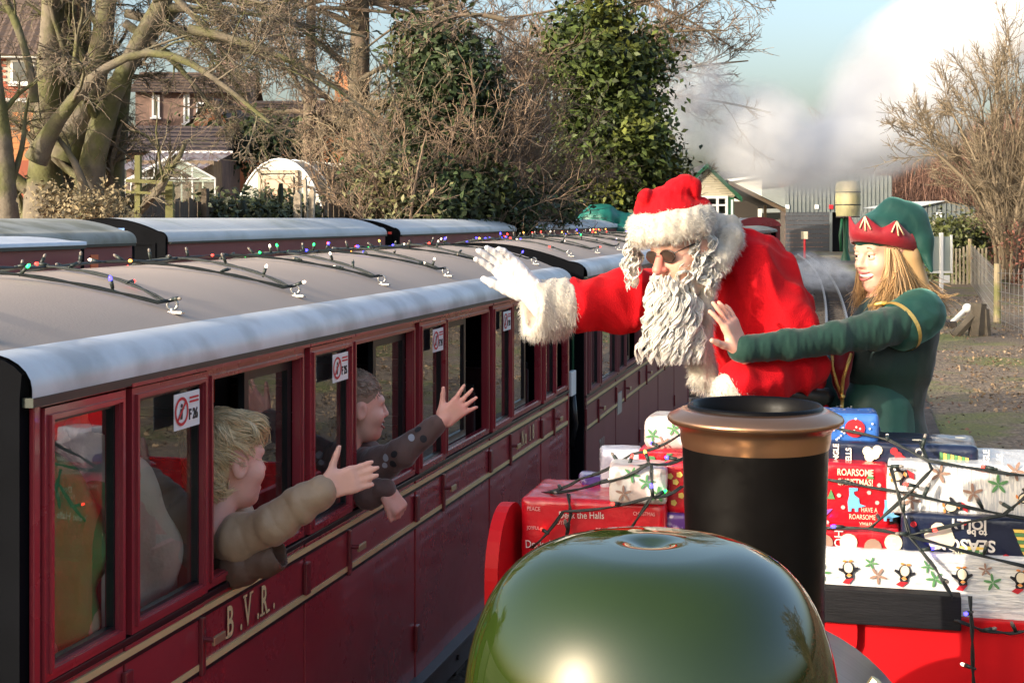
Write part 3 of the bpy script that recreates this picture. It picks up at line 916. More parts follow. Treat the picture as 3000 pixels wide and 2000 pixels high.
c2c, Ms3, _ = simple_coach("third pale roofed carriage of the stabled train, half hidden by coloured lights", 1550, 1840, 6.7, 1.25, 1.77, 1.975, m_roof_pale, nwin=6)
MB().box(at(1136, 679, 19.05), at(1146, 686, 19.05) + Vector((0, .03, 0))).build("tail_lamp", mat("red_lamp_glass", (.6, .03, .02), .3), c2b)
van, Mv, Lv = simple_coach("brake van with mossy grey curved roof and small orange label on its maroon end", -420, 388, 5.6, 1.25, 1.815, 2.0, m_roof_mould, blank=True, name="brake_van", Dp2=5.6, endpanel=False)
m_orange = mat("orange_label", (.75, .16, .05), .5)
MB(Mv).box((.001, Lv - .60, 1.58), (.006, Lv - .50, 1.74)).build("orange_label", m_orange, van)
low, Ml, Ll = simple_coach("low maroon wagon with silver sloping lid standing before the brake van", -300, 238, 4.6, .9, 1.845, 1.895, mat("silver_wagon_lid", (.62, .66, .72), .4, metal=.2, var=.1), blank=True, name="covered_wagon", endpanel=False, zb=.40)
for y in (1.2, 2.35):
    if y < Ll: MB(Ml).box((.0, Ll - y, 1.66), (.02, Ll - y + .03, 1.80), bev=.004).build("latch", m_brass, low)
    if y < Ll: MB(Ml).box((.0, Ll - y + .30, 1.60), (.014, Ll - y + .42, 1.70), bev=.004).build("hinge_plate", m_rubber, low)
# ================================================================== locomotive in the foreground
m_green = mat("dark_green_enamel", (.016, .030, .004), .018, var=.15, vscale=6, coat=0, bump=.005, bscale=5, spec=.75)
m_smoke = mat("black_smokebox_paint", (.010, .011, .014), .22, var=.2, coat=.4, bump=.006, bscale=9)
m_chim = mat("satin_black_chimney", (.0035, .003, .003), .26, var=.2, bump=.01, bscale=40, coat=0, spec=.12, rvar=.25, rscale=12)
m_bronze = mat("tarnished_copper_cap", (.44, .24, .14), .28, metal=.92, var=.22, vscale=5, col2=(.16, .11, .09), c2scale=2.6, c2lo=.5, c2hi=.75, bump=.02, bscale=20)
m_ring = mat("turned_steel_ring", (.10, .10, .11), .32, metal=.9, var=.25, vscale=3, stretch=(1, 40, 1))
m_nut = mat("brass_nut", (.62, .50, .28), .35, metal=.9, var=.1)
m_wheelred = mat("red_wheel_paint", (.40, .02, .02), .4)
loco = thing("steam_locomotive", "steam locomotive with green dome and black copper capped chimney in the foreground", "locomotive", (LOCO_X, 2.0, .08))
X = LOCO_X
ZB = .835
MB().lathe([(.02, .75), (.325, .75), (.325, 2.55), (.02, 2.55)], (X, 0, ZB), 56, 'Y').build("boiler", m_green, loco, auto=.6)
for y in (1.05, 2.2): MB().lathe([(.326, y), (.331, y + .002), (.331, y + .03), (.326, y + .032)], (X, 0, ZB), 56, 'Y', cap=False).build("boiler_band", m_nut, loco, auto=.6)
sb = MB().lathe([(.02, 2.555), (.337, 2.555), (.337, 3.05), (.330, 3.075), (.30, 3.085), (.02, 3.085)], (X, 0, ZB), 56, 'Y').build("smokebox", m_smoke, loco, auto=.7)
MB().lathe([(.338, 2.70), (.352, 2.705), (.352, 3.00), (.338, 3.005)], (X, 0, ZB), 64, 'Y', cap=False).build("smokebox_wrapper", m_ring, sb, auto=.6)
MB().lathe([(.02, 3.086), (.235, 3.086), (.22, 3.12), (.10, 3.15), (.02, 3.155)], (X, 0, ZB), 40, 'Y').build("smokebox_door", m_smoke, sb, auto=.7)
# nuts on the wrapper, towards the camera's right
for k, a in enumerate((34, 41)):
    ar = math.radians(a); c = Vector((X + .352 * math.sin(ar), 2.60 + .02 * k, ZB + .352 * math.cos(ar)))
    n = Vector((math.sin(ar), 0, math.cos(ar))); T = n.cross(Vector((0, 1, 0)))
    b = MB()
    hexa = [c - n * .02 + (T * math.cos(i * math.pi / 3) + Vector((0, 1, 0)) * math.sin(i * math.pi / 3)) * .024 for i in range(6)]
    b.poly(hexa, n * .065); b.tube([c, c + n * .075], .012, 8)
    b.build("nut", m_nut, sb)
# chimney
CY = 2.932
ch = MB().lathe([(.19, 1.08), (.155, 1.11), (.138, 1.15), (.1375, 1.25), (.1465, 1.552), (.118, 1.552), (.112, 1.20), (.02, 1.20)], (X, CY, 0), 64, cap=True).build("chimney", m_chim, loco, auto=.6)
MB().lathe([(.1468, 1.540), (.1505, 1.556), (.151, 1.572), (.158, 1.582), (.170, 1.5875), (.1755, 1.592), (.1765, 1.597), (.174, 1.602), (.150, 1.6135), (.137, 1.619), (.133, 1.616)], (X, CY, 0), 72, cap=False).build("chimney_cap", m_bronze, ch, smooth=True)
MB().lathe([(.137, 1.612), (.135, 1.6225), (.131, 1.626), (.127, 1.6225), (.121, 1.600), (.117, 1.54)], (X, CY, 0), 64, cap=False).build("chimney_lip", m_chim, ch, smooth=True)
# dome
DY = 1.528
prof = [(.27, 1.10), (.235, 1.15), (.2045, 1.22), (.2015, 1.34), (.2015, 1.44)]
for i in range(1, 17):
    a = i / 16 * math.pi / 2; e = 2 / 2.5
    prof.append((.2015 * (.30 + .70 * math.cos(a) ** e), 1.44 + .212 * math.sin(a) ** e))
prof += [(.045, 1.6535), (.030, 1.6535), (.020, 1.6515), (.010, 1.6475), (.001, 1.6465)]
dome = MB().lathe(prof, (X, DY, 0), 96, cap=False).build("dome", m_green, loco, smooth=True)
# tank, running plate, frames, wheels, cab front below the camera
m_run = m_smoke
MB().box((X - .46, .65, .46), (X + .46, 3.25, .50), bev=.006).build("running_plate", m_run, loco)
MB().box((X - .22, .6, .16), (X + .22, 3.25, .46)).build("frame", m_run, loco)
MB().box((X - .42, 3.25, .34), (X + .42, 3.31, .52), bev=.006).build("buffer_beam", m_wheelred, loco)
for y in (1.0, 1.6, 2.2, 2.85):
    for s in (-1, 1): MB().lathe([(.03, -.025), (.20, -.025), (.20, .02), (.225, .022), (.225, .03), (.03, .03)] if y < 2.5 else [(.03, -.02), (.13, -.02), (.13, .02), (.03, .02)], (X + s * .21, y, .36 if y < 2.5 else .27), 24, 'X').build("wheel", m_wheelred, loco, auto=.6)

# ================================================================== gift wagon pushed ahead of the locomotive
m_red = mat("bright_red_wagon_paint", (.60, .006, .010), .5, var=.08, vscale=2, spec=.2)
m_plank = mat("black_stained_plank", (.007, .007, .009), .7, spec=.25, var=.35, vscale=8, stretch=(1, 6, 6), bump=.15, bscale=30)
m_wood = mat("grey_brown_boards", (.16, .12, .085), .85, var=.3, vscale=6)
YW = 3.68
wag = thing("gift_wagon", "open red wagon dressed as a sleigh, loaded with presents, black plank across its end", "wagon", (X, 4.6, .1))
MB().box((-.96, YW, .30), (.52, 5.62, .36), bev=.004).build("wagon_floor", m_wood, wag)
MB().box((-.93, YW + .012, .36), (.50, YW + .045, 1.015), bev=.004).build("end_board", m_red, wag)
pl0, pl1 = -.60, .206
MB().box((pl0, YW - .045, 1.000), (pl1, YW + .008, 1.083), bev=.004).build("black_plank", m_plank, wag)
# rounded red bracket under the plank
br = []
for i in range(9):
    a = -math.pi / 2 + i / 8 * math.pi / 2; br.append((-.075 + .035 * math.cos(a), YW - .012, .955 + .05 * math.sin(a)))
br = [(-.16, YW - .012, .905), *br, (-.04, YW - .012, .998), (-.16, YW - .012, .998)]
MB().poly(br, (0, .02, 0)).build("plank_bracket", m_red, wag)
for x0, x1 in ((-.955, -.925), (.485, .515)):
    MB().box((x0, YW + .05, .36), (x1, 5.6, .98), bev=.004).build("side_board", m_red, wag)
MB().box((-.92, 5.57, .36), (.48, 5.60, .98), bev=.004).build("front_board", m_red, wag)
MB().box((-.92, YW + .05, .93), (.48, 4.28, .965)).build("gift_deck", m_wood, wag)
MB().box((-.92, 4.255, .36), (.48, 4.28, .93)).build("bulkhead", m_wood, wag)
MB().box((-.88, 4.28, .36), (.46, 5.57, .385)).build("standing_boards", m_wood, wag)
# rounded sleigh side at the left rear corner
sx = -.985
cx, cz, rr = on_x(1466, 1600, sx).y, .955, .165
pts = [(sx, cx - rr, .62), (sx, cx - rr, cz + .10)]
for i in range(1, 16):
    a = math.pi - i / 16 * math.pi; pts.append((sx, cx + rr * math.cos(a), cz + .10 + rr * 1.05 * math.sin(a)))
pts += [(sx, cx + rr, cz + .10), (sx, cx + rr, .62)]
MB().poly(pts, (.035, 0, 0)).build("sleigh_side", m_red, wag)
for y in (4.05, 5.2):
    for s in (-1, 1): MB().lathe([(.02, -.02), (.115, -.02), (.115, .012), (.13, .016), (.13, .024), (.02, .024)], (X + s * .19, y, .27), 20, 'X').build("wheel", m_frame, wag)
MB().box((X - .2, YW + .1, .20), (X + .2, 5.5, .30)).build("underframe", m_frame, wag)

# ================================================================== presents
def paper(name, c, c2=None, s=9, rough=.28, **k):
    m = mat(name, c, rough, var=.06, vscale=5, col2=c2, c2scale=s, c2lo=.5, c2hi=.56, coat=.35, bump=.35, bscale=16, **k)
    return m
m_pr_red = paper("red_gift_paper", (.58, .008, .018))
m_pr_white = paper("white_gift_paper", (.74, .73, .70), (.56, .57, .58), 26, stretch=(9, 9, 1))
m_pr_white_b = paper("white_gift_paper_streaked", (.74, .73, .70), (.55, .56, .57), 26, stretch=(1, 9, 9))
m_pr_navy = paper("navy_gift_paper", (.012, .018, .045))
m_pr_blue = paper("blue_gift_paper", (.045, .16, .52))
m_pr_purple = paper("purple_gift_paper", (.09, .03, .20), (.42, .36, .50), 18)
m_pr_leaf = paper("ivory_leaf_gift_paper", (.70, .66, .62), (.50, .40, .36), 20)
m_pr_lilac = paper("pale_lilac_gift_paper", (.66, .66, .74), (.48, .48, .58), 22)
P_W = mat("print_white", (.76, .72, .66), .4); P_PINK = mat("print_pale_pink", (.80, .42, .40), .4); P_BLK = mat("print_ink_black", (.02, .02, .025), .4)
P_OR = mat("print_orange", (.72, .26, .06), .4); P_RED = mat("print_crimson", (.50, .02, .03), .4); P_BLU = mat("print_sky_blue", (.16, .42, .70), .4)
P_GRN = mat("print_leaf_green", (.10, .26, .10), .4); P_YEL = mat("print_yellow", (.80, .56, .12), .4); P_BRN = mat("print_brown", (.32, .20, .15), .4); P_CRM = mat("print_cream", (.74, .66, .48), .4)
GIFTS = []
def gift(label, u0, u1, v0, v1, y, depth, m, rz=0.0, bev=.012, z1=None, group=None):
    a = on_y(u0, v1, y); b_ = on_y(u1, v0, y)
    zt = on_y((u0 + u1) / 2, v0, y).z; zb = on_y((u0 + u1) / 2, v1, y).z if z1 is None else z1
    w = b_.x - a.x
    c = Vector(((a.x + b_.x) / 2, y + depth / 2, zb))
    t = thing("present", label, "present", c, "presents piled on the red wagon")
    R = Matrix.Translation(c) @ Matrix.Rotation(rz, 4, 'Z')
    h = zt - zb
    fb = rbox(R @ Vector((0, 0, h / 2)), (w / 2, depth / 2, h / 2), max(bev * .7, .007), R)
    sdf_obj("wrapped_box", disp(fb, lambda P: .0016 * (np.abs(wob(P, 34, 8, 3)) - .6) + .0007 * wob(P, 110, 8)), .011, m, t)
    # folded paper seam and sellotaped flap on the right end
    fl = MB(R); fl.flat([(w / 2 + .004, -depth * .42, h * .5), (w / 2 + .004, depth * .42, h * .5), (w / 2 + .004, 0, h * .1)]); fl.build("folded_flap", m, t)
    FR = R @ frame_M((-w / 2, -depth / 2 - .0042, 0), (1, 0, 0), (0, 0, 1))
    TP = R @ frame_M((-w / 2, -depth / 2, h + .0042), (1, 0, 0), (0, 1, 0))
    return dict(t=t, w=w, h=h, FR=FR, TP=TP, d=depth, R=R)
def dots(M, pts, r, mm, name, t, n=10, ry=None):
    b = MB(M)
    for i, (x, y) in enumerate(pts): b.disc((x, y, .0004 + .0001 * i), r, (1, 0, 0), (0, 1, 0), n, ry)
    return b.build(name, mm, t)
def gtext(g, s, x, y, size, mm, rot=0.0, sx=1.0, bold=0.0, name="printed_text"):
    return text_obj(s, size, g['FR'] @ Matrix.Translation((x, y, .0004)) @ Matrix.Rotation(rot, 4, 'Z'), mm, name, g['t'], depth=.0002, bold=bold, sx=sx)
def penguin(g, x, y, s, rot=0.0, top=False):
    Mx = (g['TP'] if top else g['FR']) @ Matrix.Translation((x, y, 0)) @ Matrix.Rotation(rot, 4, 'Z') @ Matrix.Scale(s, 4)
    p = MB(Mx).disc((0, 0, .010), .5, (1, 0, 0), (0, 1, 0), 16, .62).disc((0, .62, .010), .36, (1, 0, 0), (0, 1, 0), 14)
    p.flat([(-.45, .3, .01), (-.85, .05, .01), (-.80, -.12, .01), (-.42, -.05, .01)]).flat([(.45, .3, .01), (.42, -.05, .01), (.80, -.12, .01), (.85, .05, .01)])
    o = p.build("printed_penguin", P_BLK, g['t'])
    MB(Mx).disc((0, -.1, .02), .36, (1, 0, 0), (0, 1, 0), 14, .45).disc((.0, .55, .02), .16, (1, 0, 0), (0, 1, 0), 10).build("belly", P_CRM, o)
    MB(Mx).flat([(-.25, .55, .03), (.0, .38, .03), (.25, .55, .03), (0, .66, .03)]).disc((-.25, -.66, .03), .18, (1, 0, 0), (0, 1, 0), 8, .1).disc((.25, -.66, .03), .18, (1, 0, 0), (0, 1, 0), 8, .1).build("beak", P_OR, o)
    MB(Mx).flat([(-.36, .80, .03), (.34, .84, .03), (.62, 1.15, .03), (.1, 1.28, .03)]).build("hat", P_RED, o)
def sprig(g, x, y, s, rot=0.0):
    Mx = g['FR'] @ Matrix.Translation((x, y, 0)) @ Matrix.Rotation(rot, 4, 'Z') @ Matrix.Scale(s, 4)
    b = MB(Mx)
    for k in range(5):
        a = k * 1.25; b.disc((.45 * math.cos(a), .45 * math.sin(a), .01), .42, (math.cos(a), math.sin(a), 0), (-math.sin(a), math.cos(a), 0), 8, .14)
    b.build("printed_leaves", P_BRN if random.random() < .6 else P_GRN, g['t'])
gft = {}
# right-hand pile
g = gift("long white present with penguins lying at the bottom of the right pile", 2385, 3140, 1622, 1775, YW + .035, .34, m_pr_white_b, z1=1.000)
for k in range(5):
    penguin(g, .085 + k * .137, .118, .030, math.pi + .1 * (-1) ** k)
    sprig(g, .02 + k * .137, .105, .026, k); sprig(g, .14 + k * .137, .135, .020, k * 2.1)
g2 = gift("red present with cream roundels squeezed on top of the long penguin present", 2380, 2640, 1545, 1628, YW + .06, .30, m_pr_red)
for k, (x, y) in enumerate(((.03, .03), (.09, .035), (.15, .025), (.20, .04))):
    dots(g2['FR'], [(x, y)], .022, P_CRM if k % 2 else P_BRN, "printed_roundel", g2['t'], 14)
gtext(g2, "HO HO", .055, .065, .032, P_W, -math.pi / 2, sx=.9); gtext(g2, "HO", .185, .055, .030, P_W, -math.pi / 2)
g3 = gift("navy present with upside down festive lettering in the lower right pile", 2640, 3110, 1512, 1650, YW + .055, .30, m_pr_navy)
FRo = g3['FR']
gtext(g3, "SEASON", .225, .058, .040, P_W, math.pi, sx=1.0, bold=.0012)
gtext(g3, "to be", .205, .083, .022, P_W, math.pi, bold=.0008); gtext(g3, "JOLLY", .205, .108, .034, P_W, math.pi, bold=.0010); gtext(g3, "'Tis the", .20, .028, .026, P_CRM, math.pi)
dots(g3['FR'], [(.075, .063), (.105, .07), (.09, .078), (.11, .055), (.085, .05)], .020, P_CRM, "printed_cloud", g3['t'], 10)
for x, y in ((.30, .06), (.17, .012)):
    b = MB(g3['FR']); 
    for k in range(4): b.flat([(x - .034 + .007 * k, y + .03 - k * .018, .0005), (x + .034 - .007 * k, y + .03 - k * .018, .0005), (x + .030 - .007 * k, y + .022 - k * .018, .0005), (x - .030 + .007 * k, y + .022 - k * .018, .0005)])
    b.build("printed_tree", P_YEL, g3['t'])
    b = MB(g3['FR'])
    for k in range(4): b.flat([(x - .031 + .007 * k, y + .021 - k * .018, .0005), (x + .031 - .007 * k, y + .021 - k * .018, .0005), (x + .028 - .007 * k, y + .013 - k * .018, .0005), (x - .028 + .007 * k, y + .013 - k * .018, .0005)])
    b.build("printed_tree", P_GRN, g3['t'])
dots(g3['FR'], [(.03, .09), (.15, .10), (.05, .02), (.25, .02), (.33, .10)], .008, P_RED, "printed_berry", g3['t'], 8)
g4 = gift("tall red present reading Roarsome Christmas with blue dinosaurs beside the chimney", 2395, 2602, 1358, 1548, YW + .10, .20, m_pr_red, rz=.04)
gtext(g4, "ROARSOME", .045, .137, .024, P_CRM, sx=.72, bold=.0004); gtext(g4, "CHRISTMAS!", .045, .112, .024, P_CRM, sx=.68, bold=.0004)
gtext(g4, "HAVE A", .105, .045, .017, P_CRM, sx=.7); gtext(g4, "ROARSOME", .075, .026, .018, P_CRM, sx=.7); gtext(g4, "XMAS!", .10, .008, .016, P_CRM, sx=.7)
def dino(g, x, y, s):
    Mx = g['FR'] @ Matrix.Translation((x, y, .0003)) @ Matrix.Scale(s, 4)
    o = [(-.3, 1.0), (.35, 1.0), (.35, .78), (.05, .70), (.12, .45), (.45, .2), (.5, -.2), (.95, -.35), (.4, -.5), (.38, -.8), (.15, -.8), (.12, -.55), (-.1, -.55), (-.12, -.8), (-.35, -.8), (-.4, -.1), (-.28, .4)]
    MB(Mx).flat([(a, b_, 0) for a, b_ in o]).build("printed_dinosaur", P_BLU, g['t'])
dino(g4, .085, .072, .034); dino(g4, .172, .048, .030)
for tp in ([(.118, .130, .0003), (.128, .148, .0003), (.138, .130, .0003)], [(.02, .075, .0003), (.03, .10, .0003), (.04, .075, .0003)]):
    MB(g4['FR']).flat(tp).build("printed_tree", P_GRN, g4['t'])
dots(g4['FR'], [(.125, .095), (.05, .085), (.145, .07), (.02, .015), (.15, .115), (.06, .055)], .0055, P_PINK, "printed_spot", g4['t'], 8)
MB(g4['FR']).flat([(.0, .045, .0003), (.035, .05, .0003), (.012, .025, .0003)]).build("printed_bunting", mat("print_violet", (.24, .08, .40), .4), g4['t'])
g5 = gift("large white present with sideways penguins on the right pile", 2602, 3130, 1362, 1520, YW + .085, .30, m_pr_white, rz=-.03)
for x, y, r in ((.16, .028, -1.4), (.335, .060, -1.3), (.50, .09, -1.35), (.03, .10, -1.3)): penguin(g5, x, y, .030, r)
for x, y in ((.13, .11), (.27, .09), (.42, .10), (.42, .02), (.06, .04), (.31, .125), (.21, .065)): sprig(g5, x, y, .030, x * 20)
g6 = gift("flat navy present reading Jingle Bells lying across the top of the right pile", 2400, 2868, 1300, 1372, YW + .16, .22, m_pr_navy, rz=-.02)
for x in (.052, .425): gtext(g6, "JINGLE", x, .004, .020, P_W, math.pi / 2, sx=.9, bold=.0006); gtext(g6, "BELLS", x + .032, .004, .020, P_W, math.pi / 2, sx=.9, bold=.0006)
gtext(g6, "NO", .265, .008, .030, P_W, math.pi / 2, bold=.0006); gtext(g6, "EL", .235, .010, .022, P_W, math.pi / 2)
dots(g6['FR'], [(.125, .042), (.143, .035), (.13, .028), (.150, .046)], .013, P_CRM, "printed_cloud", g6['t'], 10)
dots(g6['FR'], [(.192, .045), (.203, .034), (.213, .024)], .010, P_RED, "printed_stocking", g6['t'], 10)
b = MB(g6['FR'])
for k in range(4): b.flat([(.305 + k * .018, .012 + k * .003, .0004), (.305 + k * .018, .048 - k * .003, .0004), (.313 + k * .018, .046 - k * .003, .0004), (.313 + k * .018, .014 + k * .003, .0004)])
b.build("printed_tree", P_GRN, g6['t'])
b = MB(g6['FR'])
for k in range(4): b.flat([(.314 + k * .018, .014 + k * .003, .0004), (.314 + k * .018, .046 - k * .003, .0004), (.322 + k * .018, .044 - k * .003, .0004), (.322 + k * .018, .016 + k * .003, .0004)])
b.build("printed_tree", P_YEL, g6['t'])
dots(g6['TP'], [(.03 + .11 * k, .05 + .07 * (k % 2)) for k in range(4)], .016, P_CRM, "printed_star", g6['t'], 5)
g7 = gift("blue present with white snow dots standing behind the chimney rim", 2400, 2572, 1212, 1300, YW + .19, .14, m_pr_blue, rz=.05)
stuff(dots(g7['FR'], [(random.uniform(.01, .14), random.uniform(.006, .07)) for _ in range(22)], .0028, P_W, "printed_snow", g7['t'], 8))
MB(g7['FR']).disc((.088, .042, .0003), .026, (1, 0, 0), (0, 1, 0), 14, .024).build("printed_red_patch", P_RED, g7['t'])
stuff(dots(g7['TP'], [(random.uniform(.01, .14), random.uniform(.01, .13)) for _ in range(16)], .003, P_W, "printed_snow", g7['t'], 8))
gift("sliver of red wrapped present behind the right pile", 2790, 2905, 1352, 1392, YW + .40, .16, m_pr_red, z1=.967)
# left-hand pile
g8 = gift("wide red present printed with pale Peace and Deck the Halls lettering", 1522, 1945, 1465, 1640, YW + .10, .30, m_pr_red, z1=.967, rz=.03)
for i, (s, x, y, sz, mm, sk) in enumerate((("PEACE", .02, .145, .016, P_PINK, 0), ("Deck the Halls", .015, .085, .030, P_W, .05), ("JOYFUL", .105, .125, .016, P_PINK, 0), ("Deck the Halls", .115, .135, .026, P_W, .03), ("PEACE", .225, .115, .018, P_PINK, 0),
                                        ("Deck the Halls", .285, .110, .030, P_W, -.06), ("CHRISTMAS", .335, .145, .014, P_PINK, 0), ("JOYFUL", .02, .115, .013, P_PINK, 0), ("MERRY & BRIGHT", .195, .085, .014, P_PINK, 0), ("PEACE", .385, .083, .016, P_W, 0), ("FAITH", .04, .06, .016, P_PINK, 0))):
    gtext(g8, s, x * g8['w'] / .43, y * g8['h'] / .165, sz, mm, sk, sx=.8)
g9 = gift("white hare patterned present on top of the wide red one", 1775, 1945, 1368, 1478, YW + .08, .14, m_pr_leaf, rz=.12)
for x, y in ((.04, .03), (.10, .06), (.06, .08), (.13, .03)): sprig(g9, x, y, .026, x * 40)
g10 = gift("pale lilac present leaning behind the hare patterned one", 1750, 1875, 1318, 1460, YW + .30, .10, m_pr_lilac, rz=.2)
g11 = gift("ivory leaf patterned present at the very top of the left pile", 1884, 2040, 1222, 1318, YW + .30, .14, m_pr_leaf, rz=-.05, bev=.03)
for x, y in ((.03, .04), (.09, .06), (.06, .02), (.13, .05)): sprig(g11, x, y, .024, x * 33)
g12 = gift("red present with green sprigs under the ivory leaf present", 1868, 2040, 1318, 1376, YW + .28, .18, m_pr_red)
for x, y in ((.09, .03), (.04, .02), (.14, .03)):
    b = MB(g12['FR']); b.disc((x, y, .0003), .014, (1, 0, 0), (0, 1, 0), 6, .020); b.build("printed_tree", P_GRN, g12['t'])
g13 = gift("red present with yellow stars standing left of the chimney", 1942, 2060, 1352, 1505, YW + .14, .14, m_pr_red, z1=None)
dots(g13['FR'], [(.02, .10), (.035, .085), (.045, .105), (.03, .03), (.05, .05), (.075, .09), (.015, .055)], .009, P_YEL, "printed_star", g13['t'], 5)
g14 = gift("purple patterned present under the yellow starred red one", 1944, 2070, 1505, 1640, YW + .13, .16, m_pr_purple, z1=.967)
g15 = gift("small purple present peeping out on the left pile", 1688, 1772, 1398, 1470, YW + .32, .12, m_pr_purple, rz=.3)

# net of black light cable thrown over the presents
def wire(pts_uvd, label, nb, sag=.01):
    P = [at(u, v, d) for u, v, d in pts_uvd]
    return light_string(label, P, nb, sag=sag, r=.0036)
def dy(u, y): 
    p = on_y(u, 700, y); return -p.x * SA + p.y * CA
wire([(u, v, dy(u, YW + o)) for u, v, o in ((1555, 1605, .06), (1650, 1500, .06), (1900, 1455, .05), (2000, 1420, .08))], "black light cable stretched over the wide red present", 3)
wire([(u, v, dy(u, YW + o)) for u, v, o in ((1585, 1440, .2), (1700, 1405, .2), (1850, 1330, .2), (2000, 1265, .22))], "black light cable rising across the top of the left pile", 4)
wire([(u, v, dy(u, YW + o)) for u, v, o in ((1590, 1442, .18), (1760, 1415, .07), (1900, 1355, .07), (2010, 1335, .1))], "black light cable over the hare patterned present", 4)
wire([(u, v, dy(u, YW + o)) for u, v, o in ((1665, 1445, .08), (1672, 1510, .07), (1660, 1570, .07))], "black light cable hanging down the front of the red present", 1, 0)
wire([(u, v, dy(u, YW + o)) for u, v, o in ((1840, 1560, .05), (1912, 1455, .05), (1908, 1360, .06), (1800, 1372, .2))], "black light cable looped round the hare patterned present", 2, 0)
wire([(u, v, dy(u, YW + o)) for u, v, o in ((2415, 1402, .08), (2560, 1432, .06), (2668, 1446, .05), (2830, 1480, .05), (3020, 1520, .04))], "upper black light cable slanting across the right pile", 3, 0)
wire([(u, v, dy(u, YW + o)) for u, v, o in ((2400, 1545, .05), (2545, 1550, .03), (2660, 1568, .02), (3020, 1660, .01))], "lower black light cable across the navy present", 3, 0)
wire([(u, v, dy(u, YW + o)) for u, v, o in ((2545, 1550, .03), (2667, 1446, .05), (2730, 1375, .06), (2694, 1290, .14))], "black light cable rising over the right pile in front of the chimney", 3, 0)
wire([(u, v, dy(u, YW + o)) for u, v, o in ((2660, 1568, .02), (2940, 1510, .03), (3020, 1440, .04))], "black light cable climbing to the right edge", 2, 0)
wire([(u, v, dy(u, YW + o)) for u, v, o in ((2455, 1255, .17), (2600, 1290, .15), (2720, 1350, .07), (3010, 1390, .06))], "black light cable across the top navy present", 2, 0)
wire([(u, v, dy(u, YW + o)) for u, v, o in ((2610, 1370, .06), (2640, 1480, .04), (2665, 1570, .02), (2740, 1660, -.01), (2790, 1745, -.05))], "black light cable falling past the penguin presents to the plank", 4, 0)
wire([(2842, 1745, dy(2842, YW - .055)), (2848, 1850, dy(2848, YW - .06)), (2850, 1960, dy(2850, YW - .06)), (2856, 2040, dy(2856, YW - .06))], "twisted light cable hanging down the red wagon end", 2, 0)
wire([(2800, 1815, dy(2800, YW - .055)), (2880, 1850, dy(2880, YW - .03)), (2960, 1855, dy(2960, YW - .02)), (3020, 1840, dy(3020, YW - .02))], "loop of light cable across the red wagon end", 2, 0)
# ================================================================== people
RT, FW, UP = Vector((CA, SA, 0)), Vector((-SA, CA, 0)), Vector((0, 0, 1))
def cv(r, f, u): return RT * r + FW * f + UP * u
class Fr:
    """local frame: a = side (the person's left), b = forward, c = up"""
    def __init__(s, C, f, up, k=1.0):
        s.C = Vector(C); s.f = Vector(f).normalized(); up = Vector(up); s.u = (up - s.f * up.dot(s.f)).normalized(); s.s = s.u.cross(s.f); s.k = k
        s.R = np.array([list(s.s), list(s.f), list(s.u)]).T
    def p(s, a, b, c): return s.C + (s.s * a + s.f * b + s.u * c) * s.k
    def ell(s, c, r): return ell(s.p(*c), [x * s.k for x in r], s.R)
    def cap(s, a, b, ra, rb=None): return cap(s.p(*a), s.p(*b), ra * s.k, (ra if rb is None else rb) * s.k)
m_skin = mat("fair_skin", (.66, .37, .27), .48, bump=.06, bscale=350, var=.06, vscale=30, col2=(.62, .25, .18), c2scale=9, c2lo=.5, c2hi=.8)
m_skin.node_tree.nodes["Principled BSDF"].inputs["Subsurface Weight"].default_value = .12
m_skin.node_tree.nodes["Principled BSDF"].inputs["Subsurface Radius"].default_value = (.012, .005, .003)
m_lip = mat("lips", (.48, .12, .11), .4)
m_tooth = mat("teeth", (.80, .77, .70), .3)
m_eyew = mat("eye_white", (.70, .68, .66), .3)
m_iris = mat("dark_iris", (.03, .025, .02), .2)
m_brow = mat("brown_brow_hair", (.20, .12, .07), .8)
def head_parts(F, ears=True, smile=True, nose=1.0):
    fs = [F.ell((0, -.015, .035), (.076, .095, .092)), F.ell((0, .028, -.032), (.062, .064, .085)), F.ell((0, .034, -.080), (.044, .046, .036)), F.ell((0, .070, -.098), (.017, .016, .014)),
          F.ell((.038, .058, -.030), (.025, .026, .022)), F.ell((-.038, .058, -.030), (.025, .026, .022)), F.ell((0, .078, .026), (.048, .014, .012))]
    base = union(fs, .028 * F.k)
    sock = union([F.ell((s * .031, .094, .004), (.018, .014, .0095)) for s in (-1, 1)], .004)
    g = cut(base, sock, .008 * F.k)
    ns = union([F.cap((0, .086, .014), (0, .106 * (.97 + .03 * nose), -.024), .0085, .0115), F.ell((.010, .098, -.029), (.0075, .0085, .007)), F.ell((-.010, .098, -.029), (.0075, .0085, .007))], .006 * F.k)
    lips = [F.ell((0, .093, -.052), (.022, .009, .006)), F.ell((0, .089, -.072), (.018, .010, .007))]
    out = [g, ns] + lips
    if ears:
        for s in (-1, 1):
            out.append(cut(F.ell((s * .078, -.008, -.008), (.010, .022, .032)), F.ell((s * .090, -.002, -.006), (.010, .013, .022)), .004))
    h = union(out, .012 * F.k)
    if smile: h = cut(h, F.ell((0, .092, -.0600), (.036, .020, .0115)), .003)
    return h
